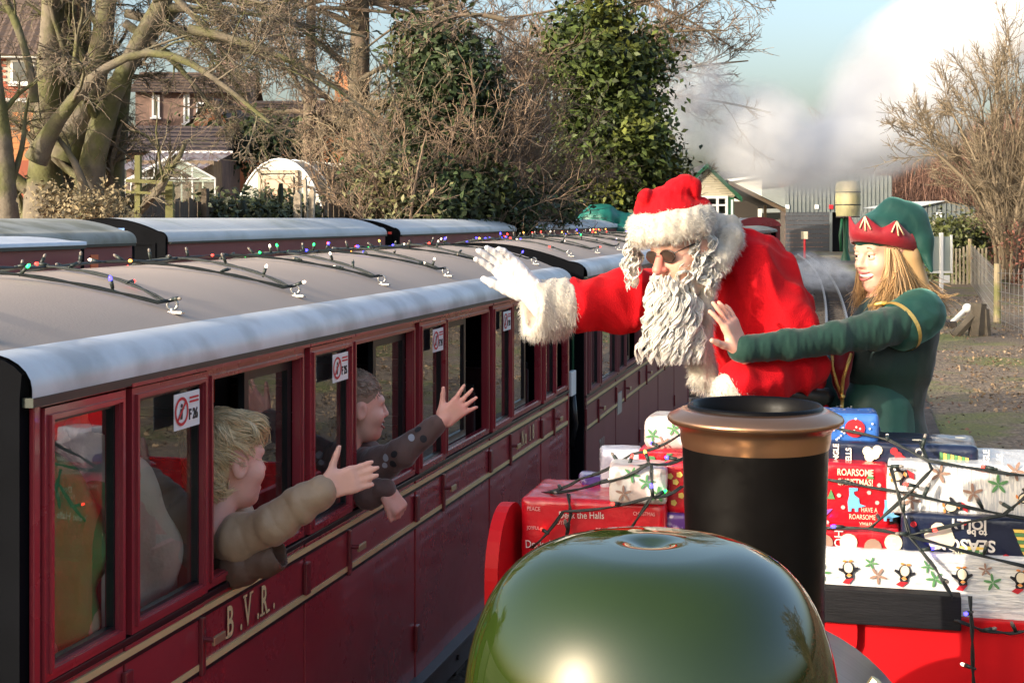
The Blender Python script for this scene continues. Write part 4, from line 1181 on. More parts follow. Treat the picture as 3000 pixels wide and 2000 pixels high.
def face_bits(F, par, eyes=True, teeth=True, brows=True, lid=.55):
    if eyes:
        for s in (-1, 1):
            e = MB().lathe([(.001, -.0115), (.0065, -.0095), (.0105, -.0045), (.0115, 0), (.0105, .0045), (.0065, .0095), (.001, .0115)], n=14).v
            c = F.p(s * .031, .0775, .0035)
            b = MB(); b.lathe([(.0115 * F.k * math.sin(t * math.pi / 8) + 1e-5, -.0115 * F.k * math.cos(t * math.pi / 8)) for t in range(9)], c, 14)
            eo = b.build("eye", m_eyew, par, smooth=True)
            MB().disc(c + F.f * .0118 * F.k, .0055 * F.k, F.s, F.u, 12).build("iris", m_iris, eo)
            sdf_obj("eyelid", union([F.ell((s * .031, .0785, .0105), (.0165, .0130, .0084)), F.ell((s * .031, .0782, -.0052), (.0155, .0126, .0072))], .003), .0022, m_skin, eo)
    if teeth:
        sdf_obj("teeth", F.ell((0, .0800, -.0590), (.0340, .013, .0092)), .002, m_tooth, par)
        b = MB()
        for up, z0 in ((1, -.0545), (0, -.0690)):
            pts = [F.p(.037 * t, .0985 - .024 * t * t, z0 + (.004 + .006 * t * t if up else -.004 + .018 * t * t)) for t in np.linspace(-1, 1, 13)]
            b.tube(pts, [F.k * .0036 * (1 - .75 * abs(t) ** 2) + .0006 for t in np.linspace(-1, 1, 13)], 7)
        b.build("lips", m_lip, par, smooth=True)
    if brows:
        for s in (-1, 1):
            MB().tube([F.p(s * x, .0915 - .25 * (x - .02) ** 1.2 * .6, .0235 + .006 * math.sin((x - .012) / .034 * 2.6)) for x in np.linspace(.012, .046, 7)], [.0012, .0026, .003, .003, .0026, .002, .001], 6).build("eyebrow", m_brow, par, smooth=True)
def hand_parts(W_, F_, N_, thumb, k=1.0, curl=(.15, .15, .15, .15), spread=.10, tcurl=.3, tang=.75, fing=1.0, mir=1):
    """W_ wrist, F_ along the palm, N_ the way the palm faces, thumb = unit side the thumb leaves"""
    F_ = Vector(F_).normalized(); N_ = Vector(N_); N_ = (N_ - F_ * N_.dot(F_)).normalized(); S_ = F_.cross(N_)
    if S_.dot(Vector(thumb)) < 0: S_ = -S_
    W_ = Vector(W_)
    P = lambda s, f, n: W_ + (S_ * s + F_ * f + N_ * n) * k
    fs = []
    Rm = np.array([list(S_), list(F_), list(N_)]).T
    fs.append(rbox(P(0, .048, 0), np.array([.040, .050, .0135]) * k, .012 * k, Rm))
    fs.append(ell(P(.024, .032, .006), np.array([.020, .032, .016]) * k, Rm))
    lens = (.072, .080, .075, .058)
    for i in range(4):
        s = .030 - .0205 * i
        ang = spread * (1.5 - i)
        d = (F_ * math.cos(ang) + S_ * math.sin(ang)).normalized()
        p = P(s, .090 - .004 * abs(i - 1), 0)
        seg = [.44, .31, .25]; c = 0
        pts = [p - d * .012 * k]; rs = [.0098 * k]
        pts.append(p); rs.append(.0097 * k)
        for j in range(3):
            c += curl[i] * (.8 if j == 0 else 1.25)
            dd = d * math.cos(c) + N_ * math.sin(c)
            p = p + dd * lens[i] * seg[j] * k * fing
            pts.append(p); rs.append((.0088, .0080, .0068)[j] * k)
        fs += [union(chain(pts, rs), .003 * k)]
    t0 = P(.030, .018, .004)
    td = (S_ * math.sin(tang) + F_ * math.cos(tang)).normalized()
    t1 = t0 + td * .040 * k + N_ * .006 * k
    td2 = (td * math.cos(tcurl) + F_ * math.sin(tcurl) * .8 + N_ * math.sin(tcurl) * .4).normalized()
    t2 = t1 + td2 * .030 * k; t3 = t2 + td2 * .024 * k
    fs.append(union(chain([t0, t1, t2, t3], [.0150 * k, .0115 * k, .0102 * k, .0080 * k]), .004 * k))
    fs.append(cap(P(0, -.03, 0), P(0, .015, 0), .021 * k, .022 * k))
    return fs
def folds(f0, amp, s, ax=(0, 0, 1), q=3.0, off=0, k2=.5):
    """soft cloth creases running across axis ax"""
    ax = np.array(ax, float)
    def fn(P):
        Q = P + (q - 1) * np.outer(P @ ax, ax)
        w = wob(Q, s, 8, off); w2 = wob(Q, s * 2.3, 8, off + 5)
        return amp * (np.abs(w) - .6) + amp * k2 * w2 * .5
    return disp(f0, fn)
def skin_body(name, fs_sharp, fs_soft, h, par, m=None, k=.02):
    f = union(fs_sharp + [union(fs_soft, .03)], k)
    return sdf_obj(name, f, h, m or m_skin, par)

# ------------------------------------------------------------------ the person in red
m_red_plush = mat("red_plush", (.52, .004, .010), .8, var=.22, vscale=9, sheen=.18, bump=.25, bscale=260, spec=.15)
m_red_plush.node_tree.nodes["Principled BSDF"].inputs["Sheen Tint"].default_value = (1, .25, .2, 1)
m_fur = mat("ivory_faux_fur", (.62, .57, .48), .85, island=.16)
m_furbase = mat("ivory_fur_backing", (.54, .49, .41), .95, var=.1, vscale=40)
m_curl = mat("creamy_white_curls", (.80, .745, .65), .5, island=.10)
for _m in (m_curl, m_fur):
    _b = _m.node_tree.nodes['Principled BSDF']; _b.inputs['Subsurface Weight'].default_value = .45; _b.inputs['Subsurface Radius'].default_value = (.02, .016, .012); _b.inputs['Subsurface Scale'].default_value = .6
m_glove = mat("white_cotton_glove", (.64, .635, .65), .7, bump=.08, bscale=200)
m_lens = mat("smoky_brown_lens", (.035, .022, .016), .08)
m_wire = mat("dark_spectacle_frame", (.03, .02, .015), .3)
m_belt = mat("black_leather", (.015, .014, .014), .4)
DS = 4.25
san = thing("person", "person in red plush suit and hat with curly white beard, waving a white glove", "person", at(2240, 1600, 4.5).xy.to_3d() + Vector((0, 0, .386)))
HF = Fr(at(2000, 722, DS), cv(-.74, -.56, -.34), cv(-.30, -.12, .95), 1.0)
fl = san.location.z
hipc = at(2265, 1180, 4.50)
legs = []
for s in (-1, 1):
    hp_ = hipc + FW * .10 * s; kn = hp_ + Vector((-.06, 0, -.42)); an = Vector((hp_.x + .02, hp_.y, fl + .10))
    legs += chain([hp_, kn, an], [.085, .06, .045]) + [cap(an + Vector((0, 0, -.05)), an + Vector((-.17, 0, -.06)), .045, .036)]
body_soft = [cap(at(2150, 780, 4.52), at(2235, 1100, 4.55), .08, .10), cap(at(2235, 1100, 4.55), hipc, .10, .10)] + legs
body_soft += chain([at(2120, 840, 4.62), at(1880, 872, 4.52), at(1600, 892, 4.37)], [.06, .05, .035]) + chain([at(2215, 850, 4.42), at(2345, 1070, 4.38), at(2170, 1118, 4.19)], [.06, .05, .035])
skin_body("body", [head_parts(HF, smile=False), cap(HF.p(0, -.03, -.06), at(2150, 780, 4.52), .05, .06)], body_soft, .0075, san)
HN = sdf_obj("nose", union([HF.cap((0, .088, .012), (0, .120, -.028), .011, .0165), HF.ell((.013, .106, -.033), (.009, .010, .008)), HF.ell((-.013, .106, -.033), (.009, .010, .008))], .006), .0025, mat("ruddy_nose_skin", (.62, .20, .15), .45), san)
# spectacles
gl = MB()
for s in (-1, 1):
    c = HF.p(s * .033, .098, .004)
    ring = [c + (HF.s * .028 * math.cos(t) + HF.u * .019 * math.sin(t)) - HF.f * .006 * abs(math.cos(t)) * (1 if s * math.cos(t) > 0 else 0) for t in np.linspace(0, 2 * math.pi, 25)]
    gl.tube(ring, .0022, 6)
    gl.tube([HF.p(s * .060, .092, .010), HF.p(s * .080, .02, .012)], .002, 5)
gl.tube([HF.p(-.008, .104, .008), HF.p(0, .107, .010), HF.p(.008, .104, .008)], .002, 5)
sp = gl.build("spectacles", m_wire, san, smooth=True)
for s in (-1, 1):
    MB().disc(HF.p(s * .033, .0975, .004), .027, HF.s, HF.u, 22, .018).build("lens", m_lens, sp)
# jacket
NL = at(2228, 838, 4.40)
tor = [ell(at(2190, 790, 4.50), (.115, .20, .115)), ell(at(2212, 860, 4.53), (.150, .215, .15)), ell(at(2228, 965, 4.54), (.168, .215, .17)), ell(at(2244, 1070, 4.55), (.172, .205, .16)), ell(at(2256, 1170, 4.56), (.165, .20, .12)),
       cap(at(2140, 730, 4.40), at(2200, 820, 4.44), .075, .12)]
skirt = [cap(at(2258, 1160, 4.5), at(2265, 1300, 4.5), .17, .20)]
armN = chain([NL, at(2300, 960, 4.37), at(2345, 1075, 4.36), at(2250, 1105, 4.26), at(2175, 1118, 4.18)], [.100, .086, .075, .066, .062])
armF = chain([at(2110, 845, 4.60), at(1960, 868, 4.55), at(1840, 880, 4.47), at(1655, 897, 4.375)], [.105, .090, .082, .074])
jk = union([union(tor + skirt, .05), union(armN, .025), union(armF, .03)], .035)
# deep fold lines where the near sleeve meets the body and along the far sleeve
def jk_f(P):
    d = wob(P * np.array([1, 1, .45]), 17, 8, 2); e = wob(P, 38, 8, 9)
    w3 = wob(P * np.array([.55, 1, 1.3]), 24, 8, 14)
    return .016 * (np.abs(d) - .6) + .004 * e + .009 * (np.abs(w3) - .6)
jacket = sdf_obj("jacket", disp(jk, jk_f), .0068, m_red_plush, san)
tr = sdf_obj("trousers", union([union(chain([hipc + FW * .10 * s, hipc + FW * .10 * s + Vector((-.06, 0, -.42)), Vector((hipc.x + .02, hipc.y + .1 * s, fl + .12))], [.115, .09, .075]), .03) for s in (-1, 1)], .03), .018, m_red_plush, san)
for s in (-1, 1):
    an = Vector((hipc.x + .02, hipc.y + .10 * s, fl + .06)); sdf_obj("boot", union([cap(an + Vector((0, 0, .2)), an, .06, .052), cap(an + Vector((0, 0, -.01)), an + Vector((-.18, 0, -.02)), .05, .04)], .03), .014, m_belt, san)
bl = [at(2105, 1148, 4.33), at(2160, 1128, 4.27), at(2260, 1150, 4.26), at(2400, 1165, 4.38), at(2420, 1160, 4.55)]
MB().tube(bl, .028, 10).build("belt", m_belt, san, smooth=True)
# fur: collar, front edge, cuff
collar = union(chain([at(2085, 645, 4.40), at(2130, 668, 4.35), at(2140, 700, 4.30), at(2105, 760, 4.24), at(2078, 820, 4.23)], [.026, .038, .036, .030, .027]) + chain([at(2078, 820, 4.23), at(2068, 900, 4.24), at(2058, 990, 4.25), at(2050, 1050, 4.26), at(2062, 1100, 4.27), at(2098, 1142, 4.27)], [.026, .024, .026, .038, .040, .026]), .02)
cb = sdf_obj("fur_collar", disp(collar, lambda P: .004 * wob(P, 60, 8)), .005, m_furbase, san)
fur(cb, 7000, .016, .0009, "fur_pile", m_fur, cb, droop=(-.1, 0, -.55), spread=.75)
cax = (at(1655, 900, 4.372) - at(1548, 905, 4.33))
cuff = union([cap(at(1648, 900, 4.372), at(1566, 905, 4.336), .086, .090)], .02)
cuff = cut(cuff, cap(at(1585, 903, 4.345), at(1500, 906, 4.31), .062, .066), .01)
cuff = cut(cuff, rbox(at(1662, 900, 4.38) + cax.normalized() * .11, (.11, .2, .2), .005, np.array(cax.to_track_quat('X', 'Z').to_matrix())), .004)
cuff = cut(cuff, rbox(at(1552, 905, 4.33) - cax.normalized() * .10, (.10, .2, .2), .005, np.array(cax.to_track_quat('X', 'Z').to_matrix())), .006)
cfo = sdf_obj("fur_cuff", disp(cuff, lambda P: .004 * wob(P, 50, 8)), .005, m_furbase, san)
fur(cfo, 7500, .014, .0009, "fur_pile", m_fur, cfo, droop=(-.05, 0, -.8), spread=.7)
# near cuff peeping out by the chimney
cf2 = sdf_obj("fur_cuff", union([cap(at(2160, 1130, 4.17), at(2138, 1142, 4.16), .050, .052)], .02), .006, m_furbase, san)
fur(cf2, 1500, .014, .0011, "fur_pile", m_fur, cf2, droop=(0, 0, -.6), spread=.7)
sdf_obj("glove", union(hand_parts(at(2138, 1148, 4.16), cv(-.25, .1, -.95), cv(.7, .6, -.3), cv(-.3, -.6, .2), .9, (.9, .9, .9, .9), .02, tcurl=.6, tang=.3), .008), .004, m_glove, san)
# waving glove
gw = at(1560, 858, 4.33); gF = (at(1452, 752, 4.31) - gw)
wave = hand_parts(gw, gF, cv(-.50, -.80, -.25), cv(-.7, .1, -.6), 1.25, (.14, .12, .12, .15), .035, tcurl=.6, tang=.40)
wave += [cap(gw, gw - gF.normalized() * .05, .040, .046)]
gf_ = union(wave, .0045)
sdf_obj("glove", disp(gf_, lambda P: .0010 * wob(P, 170, 8)), .0035, m_glove, san)
# hat
hat = union([ell(at(1965, 618, 4.25), (.108, .105, .052)), ell(at(1950, 596, 4.24), (.086, .085, .044)), ell(at(1895, 578, 4.21), (.026, .045, .032)), ell(at(1945, 576, 4.24), (.052, .07, .034)), ell(at(1985, 558, 4.24), (.045, .06, .034)), ell(at(2008, 542, 4.24), (.034, .045, .030)), ell(at(2040, 558, 4.23), (.020, .035, .034)), ell(at(2050, 604, 4.25), (.034, .05, .034))], .009)
ho = sdf_obj("hat", disp(hat, lambda P: .0045 * (np.abs(wob(P, 34, 8, 4)) - .6) + .0012 * wob(P, 120, 8)), .0045, m_red_plush, san)
band = []
Cb = at(1968, 656, 4.25)
bu = cv(-.17, -.06, 1).normalized(); bs = Vector(bu).cross(FW).normalized(); bf = bu.cross(bs)
ring = [Cb + bs * .098 * math.cos(t) + bf * .100 * math.sin(t) for t in np.linspace(0, 2 * math.pi, 21)]
bd = union([union(chain([p + bu * .014 for p in ring], [.030] * 21), .01), union(chain([p - bu * .014 for p in ring], [.030] * 21), .01)], .02)
bo = sdf_obj("fur_hat_band", disp(bd, lambda P: .003 * wob(P, 60, 8)), .005, m_furbase, san)
fur(bo, 7000, .015, .0009, "fur_pile", m_fur, bo, droop=(0, 0, -.35), spread=.8)
# beard and hair: wavy locks, each a sheaf of strands, over a solid core
rb = random.Random(5)
LK = [[], []]
def sheaf(p, d, L, amp, waves, wid, ph, n=13, r=.0015, seg=13, twist=.8, curl=.0):
    d = Vector(d).normalized(); X1 = (RT - d * RT.dot(d)).normalized(); Y1 = d.cross(X1); t = np.linspace(0, 1, seg + 1)
    for j in range(n):
        o = (j / (n - 1) - .5) * 2
        a = ph + t * waves * 2 * math.pi + o * .25
        am = amp * np.minimum(1, t * 4) * (1 + .25 * o)
        env = wid * np.sin(np.pi * np.clip(t * .88 + .10, 0, 1)) ** .7
        sx_ = am * np.cos(a) + o * env * np.cos(t * twist * 3 + ph)
        sy_ = am * .7 * np.sin(a) + o * env * np.sin(t * twist * 3 + ph) * .8 + .0035 * rb.uniform(-1, 1)
        LL = L * (1 - .06 * abs(o)) * rb.uniform(.94, 1.04)
        P = np.array(p)[None, :] + np.outer(t * LL, np.array(d)) + np.outer(sx_, np.array(X1)) + np.outer(sy_, np.array(Y1))
        LK[0].append(P); LK[1].append(r * (.7 + .5 * np.sin(np.pi * t)) * (1 - .6 * t ** 4))
core = union([ell(at(1958, 835, 4.225), (.055, .045, .035)), ell(at(1962, 885, 4.215), (.074, .05, .065)), ell(at(1968, 950, 4.22), (.076, .045, .07)), ell(at(1938, 1012, 4.21), (.034, .035, .036)), ell(at(2012, 985, 4.22), (.044, .04, .055)),
              ell(at(2045, 730, 4.27), (.055, .070, .070)), ell(at(2012, 690, 4.25), (.06, .075, .035)), ell(at(2035, 800, 4.24), (.036, .045, .07)), ell(at(1850, 760, 4.31), (.018, .025, .055)), ell(at(1860, 825, 4.31), (.014, .02, .022))], .02)
beard = sdf_obj("beard", disp(core, lambda P: .003 * wob(P, 70, 8)), .005, m_curl, san)
def beard_edge(v):
    vs = [800, 830, 880, 950, 1000, 1040, 1060]; L_ = [1898, 1886, 1878, 1872, 1888, 1903, 1930]; R_ = [2030, 2045, 2055, 2062, 2062, 2058, 1975]
    return np.interp(v, vs, L_), np.interp(v, vs, R_)
for k in range(120):
    v = 800 + 185 * rb.random() ** .9; l_, r_ = beard_edge(v); s = rb.uniform(-1, 1); u = (l_ + r_) / 2 + s * (r_ - l_) / 2 * .86
    d = 4.185 - .045 * (1 - s * s) + .012 * rb.uniform(-1, 1)
    L = min(rb.uniform(.11, .20), (1056 - v) / 988 + .01)
    sheaf(at(u, v, d), cv(.08 * s + rb.uniform(-.16, .16), 0, -1), L, rb.uniform(.008, .014), L / rb.uniform(.065, .095), rb.uniform(.006, .011), rb.uniform(0, 6.28))
for k in range(26):       # moustache sweeping out from under the nose
    s = rb.choice((-1, 1)); p0_ = HF.p(s * rb.uniform(.004, .018), .102 + rb.uniform(-.004, .006), -.054 - rb.uniform(0, .010))
    dd = HF.s * s * rb.uniform(.35, 1.0) + HF.u * rb.uniform(-1.2, -.6) + HF.f * rb.uniform(0, .12)
    sheaf(p0_, dd, rb.uniform(.05, .085), .004, 1.0, .005, rb.uniform(0, 6.28), n=6, r=.0019)
for k in range(78):       # hair on the near side of the head
    u, v = rb.uniform(1968, 2088), rb.uniform(672, 800)
    e = ((u - 2030) / 75) ** 2
    d = 4.180 + .045 * min(1, e) + rb.uniform(-.008, .008)
    if u < 1990 and v > 715: continue
    sheaf(at(u, v, d), cv(rb.uniform(-.45, .45), rb.uniform(-.2, .2), -1), rb.uniform(.045, .09), rb.uniform(.008, .014), rb.uniform(.9, 1.5), rb.uniform(.005, .009), rb.uniform(0, 6.28))
for k in range(12):       # fringe over the forehead
    u, v = rb.uniform(1872, 1965), rb.uniform(684, 698)
    sheaf(at(u, v, 4.15 + .02 * rb.random() + (.06 if u < 1890 else 0)), cv(rb.uniform(-.9, .9), 0, -.7), rb.uniform(.018, .03), .004, .6, .004, rb.uniform(0, 6.28), n=6, r=.0018)
for k in range(34):       # ringlets on the far side
    u, v = rb.uniform(1832, 1872), rb.uniform(688, 800)
    sheaf(at(u, v, 4.285 + rb.uniform(-.02, .03)), cv(rb.uniform(-.25, .2), 0, -1), rb.uniform(.045, .065), rb.uniform(.006, .010), rb.uniform(.9, 1.4), rb.uniform(.004, .008), rb.uniform(0, 6.28))
v_, f_ = tubes_np(np.array(LK[0]), np.array(LK[1]), 3)
stuff(link("beard_curls", raw_mesh("beard_curls", v_, f_, True), m_curl, beard))

# ------------------------------------------------------------------ the person in green
m_velvet = mat("green_velvet", (.004, .042, .033), .58, var=.35, vscale=9, sheen=.45, bump=.1, bscale=30)
m_velvet.node_tree.nodes["Principled BSDF"].inputs["Sheen Tint"].default_value = (.35, .85, .7, 1)
m_jersey = mat("bottle_green_jersey", (.006, .040, .028), .8, var=.10, vscale=10, sheen=.15, bump=.08, bscale=150)
m_redvel = mat("crimson_velvet", (.24, .004, .012), .6, var=.25, vscale=12, sheen=.3, bump=.1, bscale=40)
m_goldtrim = mat("gold_braid", (.80, .55, .16), .32, metal=.7, bump=.3, bscale=200)
m_blonde = mat("honey_blonde_hair", (.50, .31, .14), .42, island=.35)
m_blonde.node_tree.nodes["Principled BSDF"].inputs["Anisotropic"].default_value = .5
DE = 4.60
elf = thing("person", "smiling person in green velvet dress and pointed hat, arm held out to the left", "person", at(2600, 1600, DE).xy.to_3d() + Vector((0, 0, .386)))
EF = Fr(at(2592, 744, DE), cv(-.90, -.43, -.10), cv(-.05, 0, 1), .99)
wr = at(2180, 1026, 4.13)
eh = hand_parts(at(2170, 1022, 4.12), cv(-.42, -.05, .92), cv(-.75, .62, -.1), cv(-.8, 0, -.6), .92, (.10, .08, .12, .16), .20, tcurl=.1, tang=.95)
hipe = at(2595, 1290, DE)
lege = []
for s in (-1, 1):
    hp_ = hipe + FW * .09 * s; kn = hp_ + Vector((-.04, 0, -.38)); an = Vector((hp_.x, hp_.y, fl + .08))
    lege += chain([hp_, kn, an], [.07, .055, .04]) + [cap(an + Vector((0, 0, -.04)), an + Vector((-.15, 0, -.05)), .035, .028)]
soft = [cap(at(2625, 900, DE), at(2600, 1150, DE), .10, .10), cap(at(2600, 1150, DE), hipe, .09, .09)] + lege + chain([at(2690, 945, 4.48), at(2440, 995, 4.26), wr], [.035, .028, .024])
soft += chain([at(2600, 935, 4.74), at(2470, 1100, 4.76), at(2430, 1165, 4.62)], [.05, .04, .03])
skin_body("body", [head_parts(EF), EF.cap((0, -.01, -.07), (0, -.045, -.20), .050, .060)] + eh, soft, .0047, elf, k=.010)
face_bits(EF, elf)
# dress bodice and skirt
bod = union([ell(at(2630, 912, DE), (.105, .140, .070)), ell(at(2622, 970, DE), (.140, .150, .125)), ell(at(2545, 1055, 4.53), (.095, .075, .085)), ell(at(2545, 1050, 4.68), (.095, .075, .085)), ell(at(2608, 1060, DE), (.138, .140, .13)), ell(at(2592, 1160, DE), (.110, .120, .10)),
             cap(at(2588, 1190, DE), at(2592, 1500, DE), .115, .215)], .045)
bod = disp(bod, lambda P: .0035 * (np.abs(wob(P * np.array([1, 1, .5]), 20, 8, 3)) - .6) + .001 * wob(P, 70, 8))
m_velvet_shade = mat("shaded_green_velvet", (.0025, .022, .018), .6, var=.3, vscale=9, sheen=.25, bump=.1, bscale=30)  # darker copy of the green velvet, shade on the torso put into the colour
dress = sdf_obj("dress", bod, .008, m_velvet_shade, elf)
ov = union([cap(at(2560, 1200, 4.57), at(2530, 1480, 4.54), .128, .19)], .02)
ov = disp(ov, lambda P: .006 * (np.abs(wob(P * np.array([1, 1, .3]), 22, 8, 6)) - .6))
sdf_obj("overskirt", ov, .009, m_velvet, dress)
slv = union(chain([at(2690, 935, 4.47), at(2560, 968, 4.36), at(2440, 992, 4.27), at(2310, 1010, 4.19), at(2172, 1023, 4.122)], [.066, .057, .047, .042, .039]), .02)
def slv_f(P): return .0036 * (np.abs(wob(P * np.array([1.5, 1, .9]), 26, 8, 7)) - .6) + .0012 * wob(P * np.array([2., 1, 1]), 80, 8)
sleeve = sdf_obj("sleeve", disp(slv, slv_f), .0055, m_jersey, elf)
sl2 = union(chain([at(2600, 935, 4.74), at(2450, 1090, 4.76), at(2412, 1140, 4.66), at(2440, 1180, 4.60)], [.07, .052, .045, .042]), .02)
sdf_obj("sleeve", disp(sl2, slv_f), .006, m_jersey, elf)
cs = union([ell(at(2690, 922, 4.47), (.070, .078, .068)), cap(at(2695, 918, 4.48), at(2642, 952, 4.44), .076, .079)], .03)
capo = sdf_obj("cap_sleeve", disp(cs, lambda P: .002 * (np.abs(wob(P * np.array([1, 1, 2.]), 34, 8, 1)) - .6)), .005, m_velvet, elf)
ax = (at(2642, 952, 4.44) - at(2700, 915, 4.48)).normalized(); a1 = ax.orthogonal().normalized(); a2 = ax.cross(a1)
for off, r in ((.010, .0795),):
    c = at(2642, 952, 4.44) + ax * off
    outer = [c + (a1 * math.cos(t) + a2 * math.sin(t)) * (r + .002) for t in np.linspace(0, 2 * math.pi, 41)]
    b = MB()
    for i in range(40):
        p, q = outer[i], outer[i + 1]; b.add([p - ax * .0075, p + ax * .0075, q + ax * .0075, q - ax * .0075], [(0, 1, 2, 3)])
    b.build("gold_trim", m_goldtrim, capo, smooth=True)
# laced front panel: crimson with gold edges
fp = [(2452, 1040), (2462, 1090), (2470, 1150)]
def front_pt(u, v): 
    return at(u, v, 4.47)
sdf_obj("front_panel", union(chain([at(2470, 1035, 4.475), at(2462, 1075, 4.462), at(2463, 1120, 4.475), at(2466, 1160, 4.50)], [.034, .030, .022, .012]), .02), .005, m_redvel, dress)
for pts in ([(2438, 1040, 4.455), (2440, 1080, 4.440), (2452, 1125, 4.450), (2464, 1150, 4.462), (2466, 1172, 4.465)], [(2494, 1036, 4.425), (2482, 1070, 4.410), (2470, 1110, 4.425), (2466, 1150, 4.455), (2468, 1172, 4.463)]):
    MB().tube([at(*p) for p in pts], .0055, 7).build("gold_trim", m_goldtrim, dress, smooth=True)
MB().tube([at(2468, 1172, 4.458), at(2466, 1195, 4.440), at(2462, 1218, 4.430)], .006, 7).build("gold_trim", m_goldtrim, dress, smooth=True)
MB().lathe([(.001, -.008), (.008, -.004), (.008, .004), (.001, .008)], at(2468, 1160, 4.452), 10).build("gold_button", m_goldtrim, dress, smooth=True)
MB().tube([at(u, v, d) for u, v, d in ((2545, 896, 4.50), (2570, 890, 4.46), (2600, 885, 4.45))], .006, 7).build("neck_trim", m_goldtrim, dress, smooth=True)
# hair
hb = union([EF.ell((0, -.035, .02), (.086, .090, .105)), EF.cap((.055, -.045, -.02), (.050, -.085, -.16), .040, .045), EF.cap((-.05, -.045, -.02), (-.045, -.06, -.15), .035, .035), EF.cap((0, -.075, -.02), (0, -.11, -.17), .055, .055)], .03)
hb = cut(hb, EF.ell((0, .06, -.06), (.066, .085, .10)), .012)
hairo = sdf_obj("hair", hb, .005, m_blonde, elf)
N = 1300; rg = np.random.default_rng(4)
paths = []
for i in range(N):
    side = rg.random()
    if side < .60:      # near side, swept back over the shoulder by the breeze
        th = rg.uniform(-.25, 1.9)
        a = .083 * math.cos(max(th, 0) * .9) + .004; b_ = .045 - .055 * (th + .25); c0 = .02 + .3 * b_ * .6 - .008
        p0_ = np.array(EF.p(a, b_, c0)); w = (th + .25) / 2.15
        tipu = 2600 + 175 * w + rg.normal() * 22; tipv = 905 - 10 * w + rg.normal() * 26; td = 4.47 + .13 * w + rg.normal() * .012
        p1 = np.array(EF.p(a * 1.10 + .012, b_ - .015 - .02 * w, -.075)); p2 = np.array(at(tipu, tipv, td))
    elif side < .82:    # front locks hanging beside the cheek
        a = rg.choice([.074, .078, -.070]) + rg.normal() * .004; b_ = .042 + rg.uniform(-.02, .012); p0_ = np.array(EF.p(a, b_, .022))
        p1 = np.array(EF.p(a * 1.06, b_ + .012, -.085))
        if a > 0: p2 = np.array(at(2570 + rg.normal() * 16, 905 + rg.normal() * 22, 4.46))
        else: p2 = np.array(at(2516 + rg.normal() * 12, 900 + rg.normal() * 22, 4.60))
    else:
        a = rg.uniform(-.075, -.02); b_ = rg.uniform(-.03, .04); p0_ = np.array(EF.p(a, b_, .01)); p1 = np.array(EF.p(a * 1.1, b_ - .01, -.09)); p2 = np.array(at(2530 + rg.normal() * 22, 890 + rg.normal() * 25, 4.63))
    t = np.linspace(0, 1, 7)[:, None]
    q = (1 - t) ** 2 * p0_ + 2 * t * (1 - t) * p1 + t ** 2 * p2
    q += (np.sin(t * rg.uniform(3, 7) + rg.uniform(0, 6)) * rg.normal(size=3) * .004) * t
    paths.append(q)
for i in range(14):     # flyaway wisps
    p0_ = np.array(at(2690, 800 + 10 * i, 4.56)); p1 = np.array(at(2740, 870 + 4 * i, 4.55)); p2 = np.array(at(2790 + rg.normal() * 18, 880 + rg.normal() * 16, 4.55)); t = np.linspace(0, 1, 7)[:, None]
    paths.append((1 - t) ** 2 * p0_ + 2 * t * (1 - t) * p1 + t ** 2 * p2)
stuff(strands(np.array(paths), .0017 * np.array([1, 1, 1, 1, .9, .7, .3]), "hair_strands", m_blonde, hairo, 3))
# pointed hat
def cdeg(b_): return .018 + .32 * b_
hc = cut(union([EF.ell((0, -.010, .066), (.090, .110, .078)), EF.ell((0, -.045, .090), (.072, .080, .050))], .03), EF.ell((0, .03, -.06), (.2, .2, .095)), .004)
hc = union([hc, cap(at(2622, 622, 4.60), at(2672, 648, 4.60), .050, .048), cap(at(2672, 648, 4.60), at(2698, 706, 4.575), .048, .034), cap(at(2698, 706, 4.575), at(2729, 792, 4.545), .034, .006)], .03)
hat2 = sdf_obj("pointed_hat", disp(hc, lambda P: .003 * (np.abs(wob(P, 36, 8, 8)) - .6)), .0045, m_velvet, elf)
b = MB(); nz = 120; vs = []
for i in range(nz):
    t = 2 * math.pi * i / nz
    for rr, lay in ((0, 0), (1, 1), (2, 2)):
        k_ = (1.0, 1.02, 1.0)[lay]
        a_, b_ = .0935 * k_ * math.sin(t), .1155 * k_ * math.cos(t) - .008
        ph = (t / (2 * math.pi) * 7) % 1.0; peak = 1 - abs(2 * ph - 1)
        c_ = cdeg(b_) + (0, .030, .052 + .034 * peak ** 1.2)[lay]
        vs.append(EF.p(a_ * (1 if lay < 2 else .97), b_ * (1 if lay < 2 else .98), c_))
fs = []
for i in range(nz):
    j = (i + 1) % nz
    for l_ in (0, 1): fs.append((i * 3 + l_, j * 3 + l_, j * 3 + l_ + 1, i * 3 + l_ + 1))
b.add(vs, fs)
bo2 = b.build("hat_brim", m_redvel, hat2, smooth=True)
md = bo2.modifiers.new("thick", 'SOLIDIFY'); md.thickness = .007; md.offset = 0
for ph in (1.5 / 7, .5 / 7):
    t = 2 * math.pi * ph
    for k_ in (-.9, 0, .8):
        p0_ = EF.p(.097 * math.sin(t), .120 * math.cos(t) - .008, cdeg(.1155 * math.cos(t)) + .080)
        tt = t + k_ * .20
        p1 = EF.p(.101 * math.sin(tt), .125 * math.cos(tt) - .008, cdeg(.1155 * math.cos(tt)) + .034 + .008 * abs(k_))
        MB().tube([p0_, p0_.lerp(p1, .5) + EF.f * .001, p1], [.0022, .0024, .0030], 6).build("bead_string", mat("pale_gold_beads", (.78, .60, .36), .3), hat2, smooth=True)

